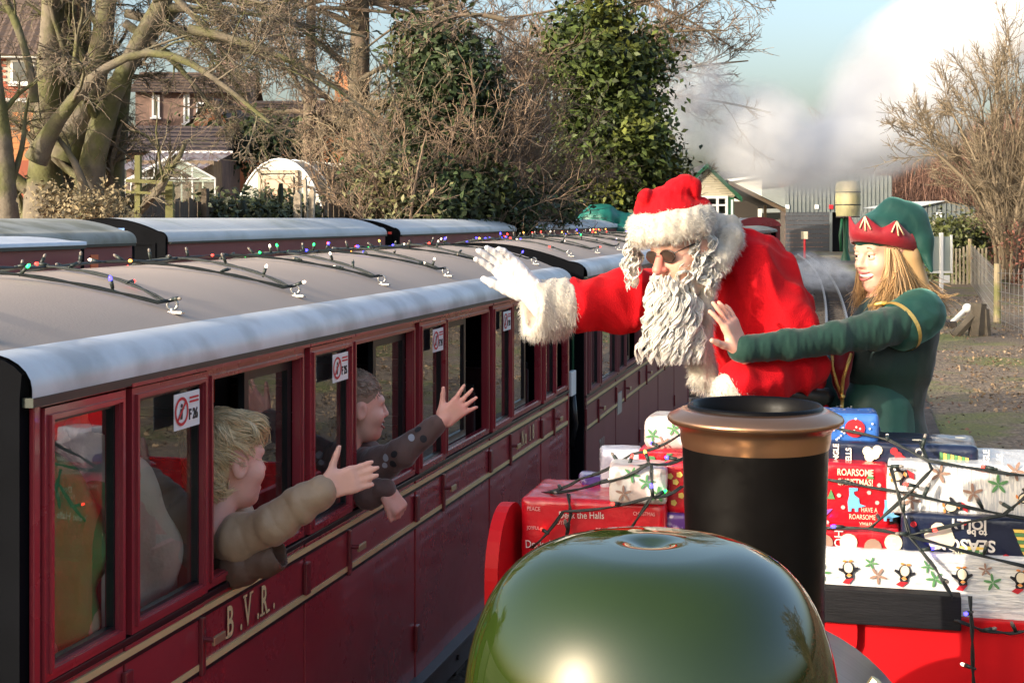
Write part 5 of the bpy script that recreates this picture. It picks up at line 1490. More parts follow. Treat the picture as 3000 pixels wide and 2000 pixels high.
# ------------------------------------------------------------------ children and passengers in the near carriage
m_skin_child = mat("rosy_child_skin", (.74, .41, .32), .48, bump=.06, bscale=350, var=.06, vscale=30, col2=(.74, .32, .26), c2scale=7, c2lo=.5, c2hi=.8)
m_skin_child.node_tree.nodes["Principled BSDF"].inputs["Subsurface Weight"].default_value = .12
m_skin_child.node_tree.nodes["Principled BSDF"].inputs["Subsurface Radius"].default_value = (.012, .005, .003)
m_khaki = mat("khaki_puffer_nylon", (.38, .26, .16), .55, var=.12, vscale=12, sheen=.2, bump=.10, bscale=60)
m_brownj = mat("brown_sweatshirt", (.12, .072, .062), .85, var=.15, vscale=12, sheen=.3, bump=.1, bscale=120)
m_fairhair = mat("pale_blond_hair", (.76, .58, .34), .4, island=.35)
m_crop = mat("short_fair_hair", (.36, .26, .19), .6, island=.3)
m_jeans = mat("dark_trousers", (.03, .035, .05), .85)
def seated_legs(hip, dirv):
    out = []
    d = Vector(dirv).normalized(); sd = Vector((d.y, -d.x, 0))
    for s in (-1, 1):
        h_ = hip + sd * .07 * s; k_ = h_ + d * .22; out += [union(chain([h_, k_, k_ + Vector((0, 0, -.26))], [.06, .05, .04]), .03)]
    return out
bl1 = thing("person", "person in khaki padded jacket reaching an open hand out of the carriage window", "person", at(640, 1640, 3.75).xy.to_3d() + Vector((0, 0, .80)))
BF = Fr(at(664, 1352, 3.62), cv(.74, .67, -.05), cv(-.04, .04, 1), .98)
w1 = at(950, 1432, 3.535)
hb1 = hand_parts(at(955, 1428, 3.535), cv(.93, .15, .27), cv(-.1, .97, -.1), cv(-.3, -.1, .95), .80, (.05, .05, .06, .08), .03, tcurl=.0, tang=.95)
hip1 = Vector((-1.78, at(625, 1900, 3.78).y, .92))
body1 = skin_body("body", [head_parts(BF, smile=False), BF.cap((0, -.01, -.07), (0, -.04, -.16), .042, .05)] + hb1,
                  [cap(at(625, 1570, 3.72), hip1, .09, .10), *chain([at(630, 1583, 3.66), at(700, 1575, 3.56), at(800, 1535, 3.53), w1], [.03, .028, .026, .024]), *chain([at(640, 1640, 3.66), at(700, 1655, 3.58), at(770, 1632, 3.57)], [.03, .026, .022])], .0047, bl1, m_skin_child, k=.010)
def puffs(pts, rs, n, depth=.0045):
    """quilted sleeve: sdf of a chain with stitched rings along its length"""
    P0 = [Vector(p) for p in pts]; fs = chain(P0, rs); base = union(fs, .02)
    A = np.array([list(p) for p in P0]); seg = np.linalg.norm(np.diff(A, axis=0), axis=1); cum = np.concatenate([[0], np.cumsum(seg)])
    def fn(Q):
        best = np.full(len(Q), 1e9); s = np.zeros(len(Q))
        for i in range(len(seg)):
            ab = A[i + 1] - A[i]; t = np.clip(((Q - A[i]) @ ab) / (seg[i] ** 2), 0, 1); d = np.linalg.norm(Q - A[i] - t[:, None] * ab, axis=1)
            m = d < best; best[m] = d[m]; s[m] = cum[i] + t[m] * seg[i]
        ph = s / cum[-1] * n + .18 * wob(Q, 30, 6)
        return depth * (1 - np.abs(np.sin(np.pi * ph)) ** .28) + .0016 * wob(Q, 55, 8) + .003 * (np.abs(wob(Q, 28, 8, 4)) - .6)
    return disp(base, fn)
sl1 = puffs([at(625, 1585, 3.66), at(700, 1575, 3.56), at(800, 1535, 3.53), at(880, 1480, 3.53), at(938, 1440, 3.535)], [.066, .056, .049, .046, .043], 9)
sdf_obj("jacket_sleeve", sl1, .005, m_khaki, bl1)
tj = disp(union([cap(at(615, 1560, 3.72), hip1, .125, .13), ell(at(630, 1560, 3.68), (.11, .11, .075))], .03), lambda P: .004 * (np.abs(np.sin(P[:, 2] * 60)) - .6))
sdf_obj("jacket", tj, .011, m_khaki, bl1)
sl1b = puffs([at(630, 1650, 3.66), at(700, 1655, 3.58), at(796, 1625, 3.565)], [.060, .052, .047], 4)
sl1b = cut(sl1b, cap(at(780, 1629, 3.567), at(830, 1612, 3.56), .035, .036), .003)
sdf_obj("jacket_sleeve", sl1b, .0042, mat("brown_sleeve_nylon", (.13, .075, .050), .6, var=.15, vscale=12, bump=.1, bscale=60), bl1)
sdf_obj("trousers", union(seated_legs(hip1, (-1, .2, 0)) + [ell(hip1, (.11, .10, .09))], .03), .014, m_jeans, bl1)
# wavy hair
hcap = union([BF.ell((0, -.022, .045), (.083, .098, .090)), BF.ell((0, -.055, -.015), (.068, .060, .075)), BF.ell((0, .045, .085), (.06, .055, .042))], .025)
hcap = cut(hcap, BF.ell((0, .075, -.03), (.075, .075, .075)), .01)
for s in (-1, 1): hcap = cut(hcap, BF.ell((s * .085, .006, -.030), (.026, .036, .048)), .008)
hcap = disp(hcap, lambda P: .004 * (np.abs(wob(P, 40, 8, 2)) - .6) + .006)
hr = sdf_obj("hair", hcap, .0042, m_fairhair, bl1)
def hair_on(o, F, n, L, wd, name, m, seed, clumps=150, amp=.006, R=.11, lift=.006, swirl=.35, sp=.12):
    """strands laid over the hair mass from the crown outwards, gathered into wavy locks"""
    rg = np.random.default_rng(seed); C, Nn = surf_samples(o, n, rg); K, KN = surf_samples(o, clumps, rg)
    ax = np.array(F.u * .75 - F.f * .45); ax /= np.linalg.norm(ax)
    j = np.empty(n, int)
    for i in range(0, n, 1000): j[i:i + 1000] = ((C[i:i + 1000, None, :] - K[None]) ** 2).sum(2).argmin(1)
    away = -(ax[None] - KN * (KN @ ax)[:, None]); away += np.cross(KN, away) * rg.normal(swirl, .35, (clumps, 1)); away /= np.maximum(np.linalg.norm(away, axis=1, keepdims=True), 1e-6)
    T = away[j] + rg.normal(size=(n, 3)) * sp; T -= Nn * np.sum(T * Nn, axis=1, keepdims=True); T /= np.linalg.norm(T, axis=1, keepdims=True)
    Bn = np.cross(Nn, T)
    t = np.linspace(0, 1, 6)[None, :, None]; LL = (L * rg.uniform(.7, 1.15, clumps)[j] * rg.uniform(.85, 1.1, n))[:, None, None]
    ph = rg.uniform(0, 6.28, clumps)[j][:, None, None]; fq = rg.uniform(3.5, 6.5, clumps)[j][:, None, None]
    conv = ((K[j] - C) - Nn * np.sum((K[j] - C) * Nn, axis=1, keepdims=True))[:, None, :] * .55 * t
    P = C[:, None, :] + T[:, None, :] * LL * t - Nn[:, None, :] * (LL * t) ** 2 / (2 * R) + Nn[:, None, :] * (lift * np.sin(t * 2.6) + .002) + Bn[:, None, :] * amp * np.sin(t * fq + ph) * t ** .5 + conv
    ql = C - np.array(F.C); qa = np.abs(ql @ np.array(F.s)) / F.k; qb = ql @ np.array(F.f) / F.k; qc = ql @ np.array(F.u) / F.k
    keep = ~((qa > .05) & (qc < .045) & (qb > -.055) & (qb < .05))
    return stuff(strands(P[keep], wd * np.array([1, 1, 1, .95, .75, .25]), name, m, o, 3))
hair_on(hr, BF, 5200, .060, .0011, "hair_strands", m_fairhair, 6)
# second boy
b2 = thing("person", "person in brown printed top waving with spread fingers from the next window", "person", at(1050, 1500, 4.65).xy.to_3d() + Vector((0, 0, .80)))
CF = Fr(at(1046, 1192, 4.54), cv(.93, .36, -.04), cv(-.02, 0, 1), .90)
hb2 = hand_parts(at(1296, 1232, 4.41), cv(.74, .10, .62), cv(-.05, .98, 0), cv(-.75, 0, .65), .78, (.04, .04, .05, .07), .19, tcurl=-.15, tang=.72)
hb2b = hand_parts(at(1136, 1438, 4.375), cv(.55, -.05, -.8), cv(-.4, .6, -.5), cv(-.5, -.4, -.4), .74, (.95, 1.0, 1.0, 1.0), .02, tcurl=.9, tang=.35)
hip2 = Vector((-1.80, at(1035, 1600, 4.68).y, .92))
skin_body("body", [head_parts(CF, smile=True), CF.cap((0, -.01, -.07), (0, -.04, -.16), .042, .05)] + hb2 + hb2b,
          [cap(at(1040, 1370, 4.62), hip2, .08, .09), *chain([at(1035, 1372, 4.56), at(1110, 1362, 4.46), at(1180, 1325, 4.405), at(1290, 1236, 4.41)], [.028, .026, .024, .022]), *chain([at(1040, 1420, 4.52), at(1080, 1445, 4.42), at(1132, 1436, 4.378)], [.028, .026, .022])], .0044, b2, m_skin_child, k=.009)
face_bits(CF, b2, eyes=False, brows=False)
sb2 = union(chain([at(1035, 1372, 4.56), at(1110, 1362, 4.46), at(1180, 1325, 4.405), at(1276, 1247, 4.41)], [.068, .054, .043, .034]), .02)
sb2f = lambda P: .003 * (np.abs(wob(P, 40, 8, 3)) - .6) + .001 * wob(P, 100, 8)
sweat = sdf_obj("sweatshirt_sleeve", disp(sb2, sb2f), .005, m_brownj, b2)
sdf_obj("sweatshirt_sleeve", disp(union(chain([at(1040, 1420, 4.52), at(1080, 1445, 4.42), at(1126, 1432, 4.382)], [.058, .045, .036]), .02), sb2f), .0045, m_brownj, b2)
sdf_obj("sweatshirt", disp(union([cap(at(1035, 1365, 4.62), hip2, .105, .115), ell(at(1040, 1350, 4.58), (.10, .10, .06))], .03), sb2f), .010, m_brownj, b2)
sdf_obj("trousers", union(seated_legs(hip2, (-1, .2, 0)) + [ell(hip2, (.10, .10, .08))], .03), .014, m_jeans, b2)
m_patch_d = mat("dark_sleeve_print", (.015, .016, .02), .7); m_patch_l = mat("grey_sleeve_print", (.35, .37, .42), .7)
def stick_on(o, u, v, r, ry, mm, name, ang=0.0):
    """flat print laid on the surface of o where the line of sight through u, v meets it"""
    me = o.data; p0_ = Vector((0, 0, HCAM)); d = (at(u, v, 1.0) - p0_).normalized()
    Minv = (o.matrix_parent_inverse if False else Matrix.Identity(4))
    ok, loc, nrm, _ = o.ray_cast(p0_, d)
    if not ok: return
    X1 = (RT * math.cos(ang) + UP * math.sin(ang)); X1 = (X1 - nrm * X1.dot(nrm)).normalized(); Y1 = nrm.cross(X1)
    b = MB(); rings = []
    vs = []; fs = []; n = 14
    for k in range(n): 
        a = 2 * math.pi * k / n; q = loc + X1 * r * math.cos(a) + Y1 * ry * math.sin(a) + nrm * .02
        ok2, l2, n2, _ = o.ray_cast(q, -nrm); vs.append((l2 if ok2 and (l2 - q).length < .05 else q - nrm * .02) + nrm * .0018)
    vs.append(loc + nrm * .0022)
    for k in range(n): fs.append((k, (k + 1) % n, n))
    b.add(vs, fs); b.build(name, mm, o, smooth=True)
bpy.context.view_layer.update()
for u, v, r, ry, mm in ((1225, 1258, .012, .009, m_patch_d), (1240, 1285, .011, .012, m_patch_d), (1206, 1282, .010, .013, m_patch_l), (1155, 1330, .013, .010, m_patch_d), (1152, 1358, .012, .012, m_patch_d), (1130, 1340, .012, .012, m_patch_l), (1128, 1362, .010, .009, m_patch_l)):
    stick_on(sweat, u, v, r, ry, mm, "sleeve_print", .5)
hc2 = union([CF.ell((0, -.020, .042), (.080, .098, .090)), CF.ell((0, -.05, -.02), (.066, .058, .07))], .025)
hc2 = cut(hc2, CF.ell((0, .085, -.035), (.085, .088, .088)), .01)
for s in (-1, 1): hc2 = cut(hc2, CF.ell((s * .085, .004, -.02), (.022, .026, .040)), .008)
hr2 = sdf_obj("hair", hc2, .004, m_crop, b2)
hair_on(hr2, CF, 2200, .016, .0011, "hair_strands", m_crop, 8, clumps=400, amp=.001, lift=.004, sp=.3)
# passengers behind the first two windows
m_hoodie = mat("bright_green_hooded_top", (.07, .50, .16), .8, var=.15, vscale=8, sheen=.3, bump=.1, bscale=80)
m_creamcoat = mat("cream_fleece", (.80, .72, .60), .9, var=.10, vscale=10, sheen=.3, bump=.2, bscale=60)
m_trouser_cream = mat("pale_trousers", (.80, .68, .46), .85, var=.1, vscale=8)
p3 = thing("person", "passenger in bright green hooded top and pale trousers behind the first window", "person", Vector((-1.95, 2.98, .45)))
def passenger(t, head, shoulder, hip, knees, armpts, topm, legm, hood=None, hat=None, hk=.95, look=(.2, .9, 0)):
    Fh = Fr(head, look, (0, 0, 1), hk)
    skin_body("body", [head_parts(Fh, smile=False), Fh.cap((0, -.01, -.07), (0, -.03, -.17), .045, .05)], [cap(shoulder, hip, .10, .11), *chain([hip, *knees], [.08, .06, .045])], .009, t, k=.012)
    f = union([cap(shoulder, hip, .145, .155), ell(shoulder, (.17, .14, .09)), *chain(armpts, [.075, .065, .055])], .04)
    sdf_obj("top", disp(f, lambda P: .008 * (np.abs(wob(P * np.array([1, 1, .6]), 18, 8, 5)) - .6)), .009, topm, t)
    sdf_obj("trousers", disp(union([ell(hip, (.16, .15, .11)), *chain([hip, *knees], [.13, .10, .085])], .04), lambda P: .007 * (np.abs(wob(P, 18, 8, 2)) - .6)), .012, legm, t)
    if hood: sdf_obj("hood", disp(cut(Fh.ell((0, -.03, .02), (.105, .12, .135)), Fh.ell((0, .09, -.01), (.075, .09, .10)), .02), lambda P: .005 * wob(P, 30, 8)), .006, hood, t)
    else: sdf_obj("hair", cut(Fh.ell((0, -.02, .04), (.083, .10, .09)), Fh.ell((0, .08, -.03), (.08, .08, .08)), .01), .006, m_crop, t)
    if hat: sdf_obj("red_hat", cut(union([Fh.ell((0, -.01, .075), (.09, .108, .08)), Fh.cap((0, -.02, .12), (.05, -.09, .15), .05, .02)], .03), Fh.ell((0, .04, -.05), (.2, .2, .095)), .004), .006, hat, t)
    return Fh
passenger(p3, Vector((-1.92, 2.58, 1.535)), Vector((-1.75, 2.62, 1.40)), Vector((-1.73, 2.66, 1.15)), [Vector((-1.75, 2.68, .80)), Vector((-1.78, 2.66, .48))], [Vector((-1.68, 2.66, 1.42)), Vector((-1.64, 2.74, 1.30)), Vector((-1.68, 2.86, 1.36))], m_hoodie, m_trouser_cream, hood=m_hoodie)
p4 = thing("person", "passenger in cream fleece and red hat sitting behind the carriage door window", "person", Vector((-1.95, 3.3, .45)))
passenger(p4, Vector((-1.86, 2.98, 1.53)), Vector((-1.80, 3.00, 1.36)), Vector((-1.78, 3.02, 1.08)), [Vector((-1.78, 3.04, .80)), Vector((-1.80, 3.02, .48))], [Vector((-1.70, 3.00, 1.38)), Vector((-1.65, 3.06, 1.22)), Vector((-1.68, 3.12, 1.10))], m_creamcoat, m_creamcoat, hat=m_red_plush)
b = MB(); cord = mat("pale_drawstring", (.62, .62, .58), .7)
for dx in (0, .05): MB().tube([Vector((-1.665, 2.60 + dx, 1.47)), Vector((-1.650, 2.61 + dx, 1.38)), Vector((-1.655, 2.62 + dx, 1.30))], .004, 6).build("drawstring", cord, p3, smooth=True)
sdf_obj("hand", union(hand_parts(Vector((-1.67, 2.88, 1.37)), (.3, .8, .35), (0, -.3, 1), (-1, 0, .2), .8, (.5, .5, .5, .5), .03), .006), .005, m_skin_child, p3)
sdf_obj("hand", union(hand_parts(Vector((-1.67, 3.13, 1.09)), (.3, .9, -.1), (0, 0, -1), (-1, 0, .2), .9, (.5, .5, .5, .5), .03), .006), .005, m_skin_child, p4)
# ================================================================== vegetation
def grow(P, R, m, lo, hi, Lf, ang, asd, trop, wig, seg, rng, rmin=.0015, taper=.75, rfac=.55, droop=0.0):
    """children of polylines P (N, n, 3) with radii R (N, n); returns (N*m, seg+1, 3), radii"""
    N, n, _ = P.shape
    t = rng.uniform(lo, hi, (N, m)) * (n - 1)
    i = np.minimum(t.astype(int), n - 2); fr = t - i
    ar = np.arange(N)[:, None]
    S = P[ar, i] * (1 - fr[..., None]) + P[ar, i + 1] * fr[..., None]
    T = P[ar, i + 1] - P[ar, i]; T /= np.maximum(np.linalg.norm(T, axis=2, keepdims=True), 1e-9)
    r0 = (R[ar, i] * (1 - fr) + R[ar, i + 1] * fr) * rfac
    plen = np.linalg.norm(np.diff(P, axis=1), axis=2).sum(1)[:, None]
    L = plen * Lf * rng.uniform(.55, 1.25, (N, m)) * (1 - .35 * t / (n - 1))
    Q = rng.normal(size=(N, m, 3)); Q -= T * (Q * T).sum(2, keepdims=True); Q /= np.maximum(np.linalg.norm(Q, axis=2, keepdims=True), 1e-9)
    a = rng.normal(ang, asd, (N, m))[..., None]
    D = T * np.cos(a) + Q * np.sin(a)
    S = S.reshape(-1, 3); D = D.reshape(-1, 3); L = L.reshape(-1); r0 = np.maximum(r0.reshape(-1), rmin)
    M_ = len(S); out = np.empty((M_, seg + 1, 3)); out[:, 0] = S
    st = (L / seg)[:, None]
    for k in range(seg):
        D = D + rng.normal(size=D.shape) * wig + np.array([0, 0, trop]) + np.array([0, 0, -droop * k])
        D /= np.linalg.norm(D, axis=1, keepdims=True)
        out[:, k + 1] = out[:, k] + D * st
    rr = r0[:, None] * (1 - taper * np.linspace(0, 1, seg + 1))[None, :]
    return out, np.maximum(rr, rmin * .6)
def limb_arrays(limbs, n=14):
    """limbs: list of (points, radii) -> resampled arrays"""
    PP, RR = [], []
    for pts, rad in limbs:
        if pts[0].z < 2.3:                      # stems and trunks grow from the ground
            pts = [Vector((pts[0].x, pts[0].y, .2 if pts[0].x > -8 else .4))] + list(pts); rad = [rad[0] * 1.12] + list(rad)
        A = np.array([list(p) for p in pts]); s = np.concatenate([[0], np.cumsum(np.linalg.norm(np.diff(A, axis=0), axis=1))]); q = np.linspace(0, s[-1], n)
        B_ = np.stack([np.interp(q, s, A[:, k]) for k in range(3)], 1)
        for _ in range(2): B_[1:-1] = (B_[:-2] + 2 * B_[1:-1] + B_[2:]) / 4
        PP.append(B_); RR.append(np.interp(q, s, rad))
    return np.array(PP), np.array(RR)
def join_tubes(parts):
    v, f, o = [], [], 0
    for P, R, k in parts:
        a, b_ = tubes_np(P, R, k); v.append(a); f.append(b_ + o); o += len(a)
    return np.concatenate(v), np.concatenate(f)
def bark(name, c, c2, sc=3, b=.6):
    return mat(name, c, .9, var=.3, vscale=7, col2=c2, c2scale=sc, c2lo=.42, c2hi=.62, bump=b, bscale=22, island=.08)
m_bark = bark("mossy_grey_bark", (.145, .122, .09), (.105, .105, .040))
m_bark2 = bark("brown_bark", (.15, .11, .078), (.10, .085, .055))
m_twig = mat("brown_twigs", (.19, .145, .105), .9, island=.45)
m_twig_p = mat("pinkish_brown_twigs", (.24, .175, .13), .9, island=.45)
m_twig_y = mat("straw_brown_twigs", (.21, .165, .11), .9, island=.5)
m_twig_d = mat("dark_bramble_twigs", (.16, .11, .07), .9, island=.5)
def bare_tree(label, limbs, levels, seed, m_b, m_t, name="bare_tree", sides0=12, loc=None):
    rng = np.random.default_rng(seed)
    P, R = limb_arrays(limbs)
    # bumpy bark outline
    R = R * (1 + .06 * rng.normal(size=R.shape))
    t = thing(name, label, "tree" if name == "bare_tree" else "shrub", loc or Vector(P[0, 0]))
    if name == "bare_shrub": v, f = tubes_np(P, R, sides0); stuff(link("stems", raw_mesh("stems", v, f, True), m_b, t))
    else:
        for i in range(len(P)): v, f = tubes_np(P[i:i + 1], R[i:i + 1], sides0); link("trunk" if R[i].max() > .10 else "limb", raw_mesh("trunk", v, f, True), m_b, t)
    lv = []; cur = [(P, R)]
    for li, L in enumerate(levels):
        nxt = []
        for (p, r) in cur:
            nxt.append(grow(p, r, rng=rng, **L))
        pp = np.concatenate([a for a, _ in nxt]); rr = np.concatenate([b_ for _, b_ in nxt])
        lv.append((pp, rr)); cur = [(pp, rr)]
    nb_ = len(lv) - 1
    if nb_ > 0:
        v, f = join_tubes([(p, r, 5) for p, r in lv[:nb_][:1]] + [(p, r, 3) for p, r in lv[:nb_][1:]]); stuff(link("branches", raw_mesh("branches", v, f, True), m_b if m_b is not None else m_t, t))
    v, f = join_tubes([(p, r, 3) for p, r in lv[-1:]])
    stuff(link("twigs", raw_mesh("twigs", v, f, True), m_t, t))
    return t
def lv(m, lo, hi, Lf, ang, asd, trop, wig, seg, rmin, rfac=.5, droop=0.0): return dict(m=m, lo=lo, hi=hi, Lf=Lf, ang=ang, asd=asd, trop=trop, wig=wig, seg=seg, rmin=rmin, rfac=rfac, droop=droop)
DT = 17.0
def pxr(w, d): return w / 2 * d / F_PX
def L_(pts, ws, d=DT, dd=0.0):
    return ([at(u, v, d + dd * i) for i, (u, v) in enumerate(pts)], [pxr(w, d) for w in ws])
limbs = [L_([(140, 700), (128, 560), (130, 440), (140, 270), (150, 60), (152, -160)], [150, 118, 95, 66, 56, 48]),
         L_([(165, 480), (180, 330), (198, 160), (204, -140)], [90, 62, 54, 46], DT + .3),
         L_([(160, 640), (205, 470), (236, 300), (250, 120), (252, -140)], [80, 62, 50, 42, 36], DT + .5),
         L_([(190, 470), (245, 330), (290, 190), (310, 40), (318, -140)], [90, 78, 66, 60, 50], DT - .2),
         L_([(250, 700), (258, 540), (276, 400), (345, 240), (425, 95), (500, -30), (560, -150)], [110, 84, 74, 60, 54, 46, 36], DT - .3),
         L_([(322, 700), (325, 560), (335, 420), (350, 330), (372, 220)], [96, 78, 66, 50, 30], DT + .2),
         L_([(105, 470), (135, 385), (200, 318), (262, 222), (300, 205), (375, 150), (470, 142), (560, 178), (640, 235), (705, 290), (790, 360)], [70, 52, 40, 36, 30, 26, 22, 20, 18, 15, 8], DT - .7, -.05),
         L_([(105, 430), (180, 345), (250, 290), (330, 262), (380, 190), (450, 100), (520, 20)], [60, 50, 42, 38, 34, 30, 24], DT + .1)]
limbs2 = [L_([(30, 720), (22, 620), (8, 420), (-12, 260), (-20, 100)], [80, 66, 54, 42, 34], DT - 1.2),
          L_([(100, 300), (98, 240), (70, 135), (45, 60), (5, -20), (-30, -80)], [30, 28, 22, 24, 26, 24], DT - .9)]
# long arching boughs that fill the sky towards the right
def bough(u0, v0, u1, v1, sag, w0, w1, d, n=7):
    pts = []
    for i in range(n + 1):
        t = i / n; pts.append((u0 + (u1 - u0) * t, v0 + (v1 - v0) * t - sag * math.sin(math.pi * t)))
    return L_(pts, list(np.linspace(w0, w1, n + 1)), d)
rb2 = random.Random(21)
for k in range(11):
    u0 = rb2.uniform(330, 560); v0 = rb2.uniform(-120, 110); u1 = u0 + rb2.uniform(250, 640); v1 = v0 + rb2.uniform(20, 330)
    limbs.append(bough(u0, v0, u1, v1, rb2.uniform(-10, 90), rb2.uniform(20, 34), 6, DT + rb2.uniform(-1.5, 2.0)))
bare_tree("huge many stemmed bare tree with mossy trunks on the left", limbs,
          [lv(7, .22, 1.0, .42, .75, .28, .01, .14, 9, .010, .40), lv(6, .15, 1.0, .60, .75, .3, -.01, .17, 7, .006, .5, .01), lv(6, .1, 1.0, .65, .75, .3, .0, .20, 5, .0046, .6), lv(3, .1, 1., .85, .7, .3, .0, .22, 2, .0045, .7)], 3, m_bark, m_twig)
bare_tree("leaning bare trunk at the far left edge", limbs2, [lv(5, .5, 1.0, .40, .8, .3, .03, .16, 7, .010, .4), lv(6, .15, 1.0, .6, .75, .3, 0, .22, 5, .007, .5), lv(6, .1, 1., .6, .7, .3, 0, .25, 3, .005, .6)], 5, m_bark, m_twig)
# tree with upright trunk in the middle
DM = 29.0
lm = [L_([(1045, 660), (1048, 450), (1052, 250), (1056, 80), (1058, -200)], [80, 66, 58, 52, 40], DM),
      L_([(915, 640), (905, 420), (908, 200), (915, -150)], [44, 38, 32, 24], DM + 1),
      L_([(1250, 640), (1262, 400), (1275, 150), (1280, -100)], [60, 46, 38, 26], DM + 1.5)]
for k in range(18):
    b0 = rb2.choice((1052, 1052, 910, 1270)); v0 = rb2.uniform(-150, 420); sgn = rb2.choice((-1, 1)); u1 = b0 + sgn * rb2.uniform(150, 430); v1 = v0 - rb2.uniform(-60, 220)
    lm.append(bough(b0, v0, u1, v1, rb2.uniform(-30, 40), rb2.uniform(14, 26), 5, DM + rb2.uniform(-1.5, 2)))
for k in range(12):
    u0 = rb2.uniform(850, 1500); v0 = rb2.uniform(-120, 60); u1 = u0 + rb2.choice((-1, 1)) * rb2.uniform(250, 520); v1 = v0 + rb2.uniform(40, 260)
    lm.append(bough(u0, v0, u1, v1, rb2.uniform(0, 60), rb2.uniform(10, 18), 4, DM + rb2.uniform(-2, 1)))
bare_tree("tall bare tree with upright trunk behind the polytunnel", lm, [lv(8, .1, 1.0, .42, .75, .3, .03, .14, 8, .014, .45), lv(7, .1, 1.0, .60, .7, .3, .01, .17, 6, .009, .5), lv(5, .1, 1.0, .75, .65, .3, 0, .2, 2, .008, .6)], 8, m_bark2, m_twig_p)
# low golden saplings and scrub between polytunnel and ivy
def scrub(label, spots, seed, m_t, levels=None, name="bare_shrub", w=14, fan=.9, tropz=.06):
    rng = np.random.default_rng(seed); lb = []
    for (u, v, d, n, h, sp) in spots:
        for k in range(n):
            s = rng.normal() * sp
            uu = u + rng.normal() * sp * .35
            top = v - h * rng.uniform(.5, 1.1)
            lb.append(L_([(uu, v), (uu + s * .35, v - (v - top) * .4), (uu + s * .8, v - (v - top) * .75), (uu + s * 1.2, top)], [w * rng.uniform(.6, 1.2), w * .8, w * .55, w * .25], d + rng.normal() * .7))
    return bare_tree(label, lb, levels or [lv(10, .12, 1.0, .50, .65, .3, tropz, .17, 6, .012, .5), lv(10, .1, 1.0, .55, .65, .3, .02, .22, 4, .0085, .55), lv(2, .1, 1.0, .6, .7, .3, .0, .24, 2, .0085, .7)], seed, m_twig_d if False else m_t, m_t, name=name, sides0=6)
scrub("golden brown leafless shrubs beside the polytunnel", [(1060, 650, 27.5, 8, 330, 60), (1130, 650, 27, 9, 360, 60)], 31, m_twig_y, w=11)
scrub("tangle of brown bramble stems over the ivy bank", [(1220, 655, 25.2, 4, 260, 110), (1430, 655, 27, 8, 420, 70), (1520, 655, 30, 9, 430, 70), (1130, 655, 25, 5, 230, 80)], 33, mat("dull_brown_twigs", (.20, .14, .095), .9, island=.5), w=10)
scrub("dense brown leafless thicket below the evergreen tree", [(1590, 655, 34, 8, 300, 70), (1950, 640, 44, 8, 190, 80), (1480, 655, 31, 8, 460, 60)], 35, m_twig_d, w=11)
# far bare crown at the upper right of the evergreen
DC = 52.0
lc = [L_([(1760, 640), (1765, 420), (1775, 240), (1790, 60), (1800, -200)], [60, 54, 46, 40, 26], DC)]
for k in range(44):
    v0 = rb2.uniform(-180, 330); sg = rb2.choice((-1, 1, 1)); ln = rb2.uniform(200, 500); u1 = 1785 + sg * ln; v1 = v0 - rb2.uniform(-150, 190)
    if sg > 0 and v1 > 330: v1 = 330
    lc.append(bough(1785, v0, u1, v1, rb2.uniform(-20, 40), rb2.uniform(10, 20), 4, DC + rb2.uniform(-3, 3)))
bare_tree("wide bare tree crown spreading above the evergreen towards the steam", lc, [lv(9, .12, 1.0, .42, .65, .3, .04, .13, 7, .018, .5), lv(7, .1, 1.0, .62, .65, .3, .02, .16, 4, .013, .5), lv(5, .1, 1.0, .75, .6, .3, 0, .2, 2, .0125, .6)], 9, m_bark2, m_twig_p)
# tree on the right beyond the path
DR = 44.0
lr = []
for k in range(19):
    s = (k - 9) / 9; rr_ = rb2.uniform(.8, 1.1)
    lr.append(L_([(2950 + s * 30, 720), (2950 + s * 85, 560), (2950 + s * 180, 420 + 50 * abs(s)), (2950 + s * 260 * rr_, 250 + 150 * abs(s)), (2950 + s * 310 * rr_, 170 + 230 * abs(s))], [11, 9, 7, 5, 3], DR + rb2.uniform(-2, 2)))
bare_tree("many stemmed bare tree on the right behind the person in green", lr, [lv(10, .12, 1.0, .34, .5, .22, .06, .12, 6, .018, .5), lv(8, .1, 1.0, .57, .5, .25, .05, .16, 4, .013, .5), lv(5, .1, 1.0, .7, .5, .25, .03, .2, 2, .012, .6)], 12, m_twig_y, m_twig_y, sides0=7)
# trees standing behind the viewer, seen mirrored in the dome and chimney
REFL_SRC = [o for o in bpy.data.objects if o.get("label", "").startswith(("wide bare tree", "many stemmed bare tree on"))]
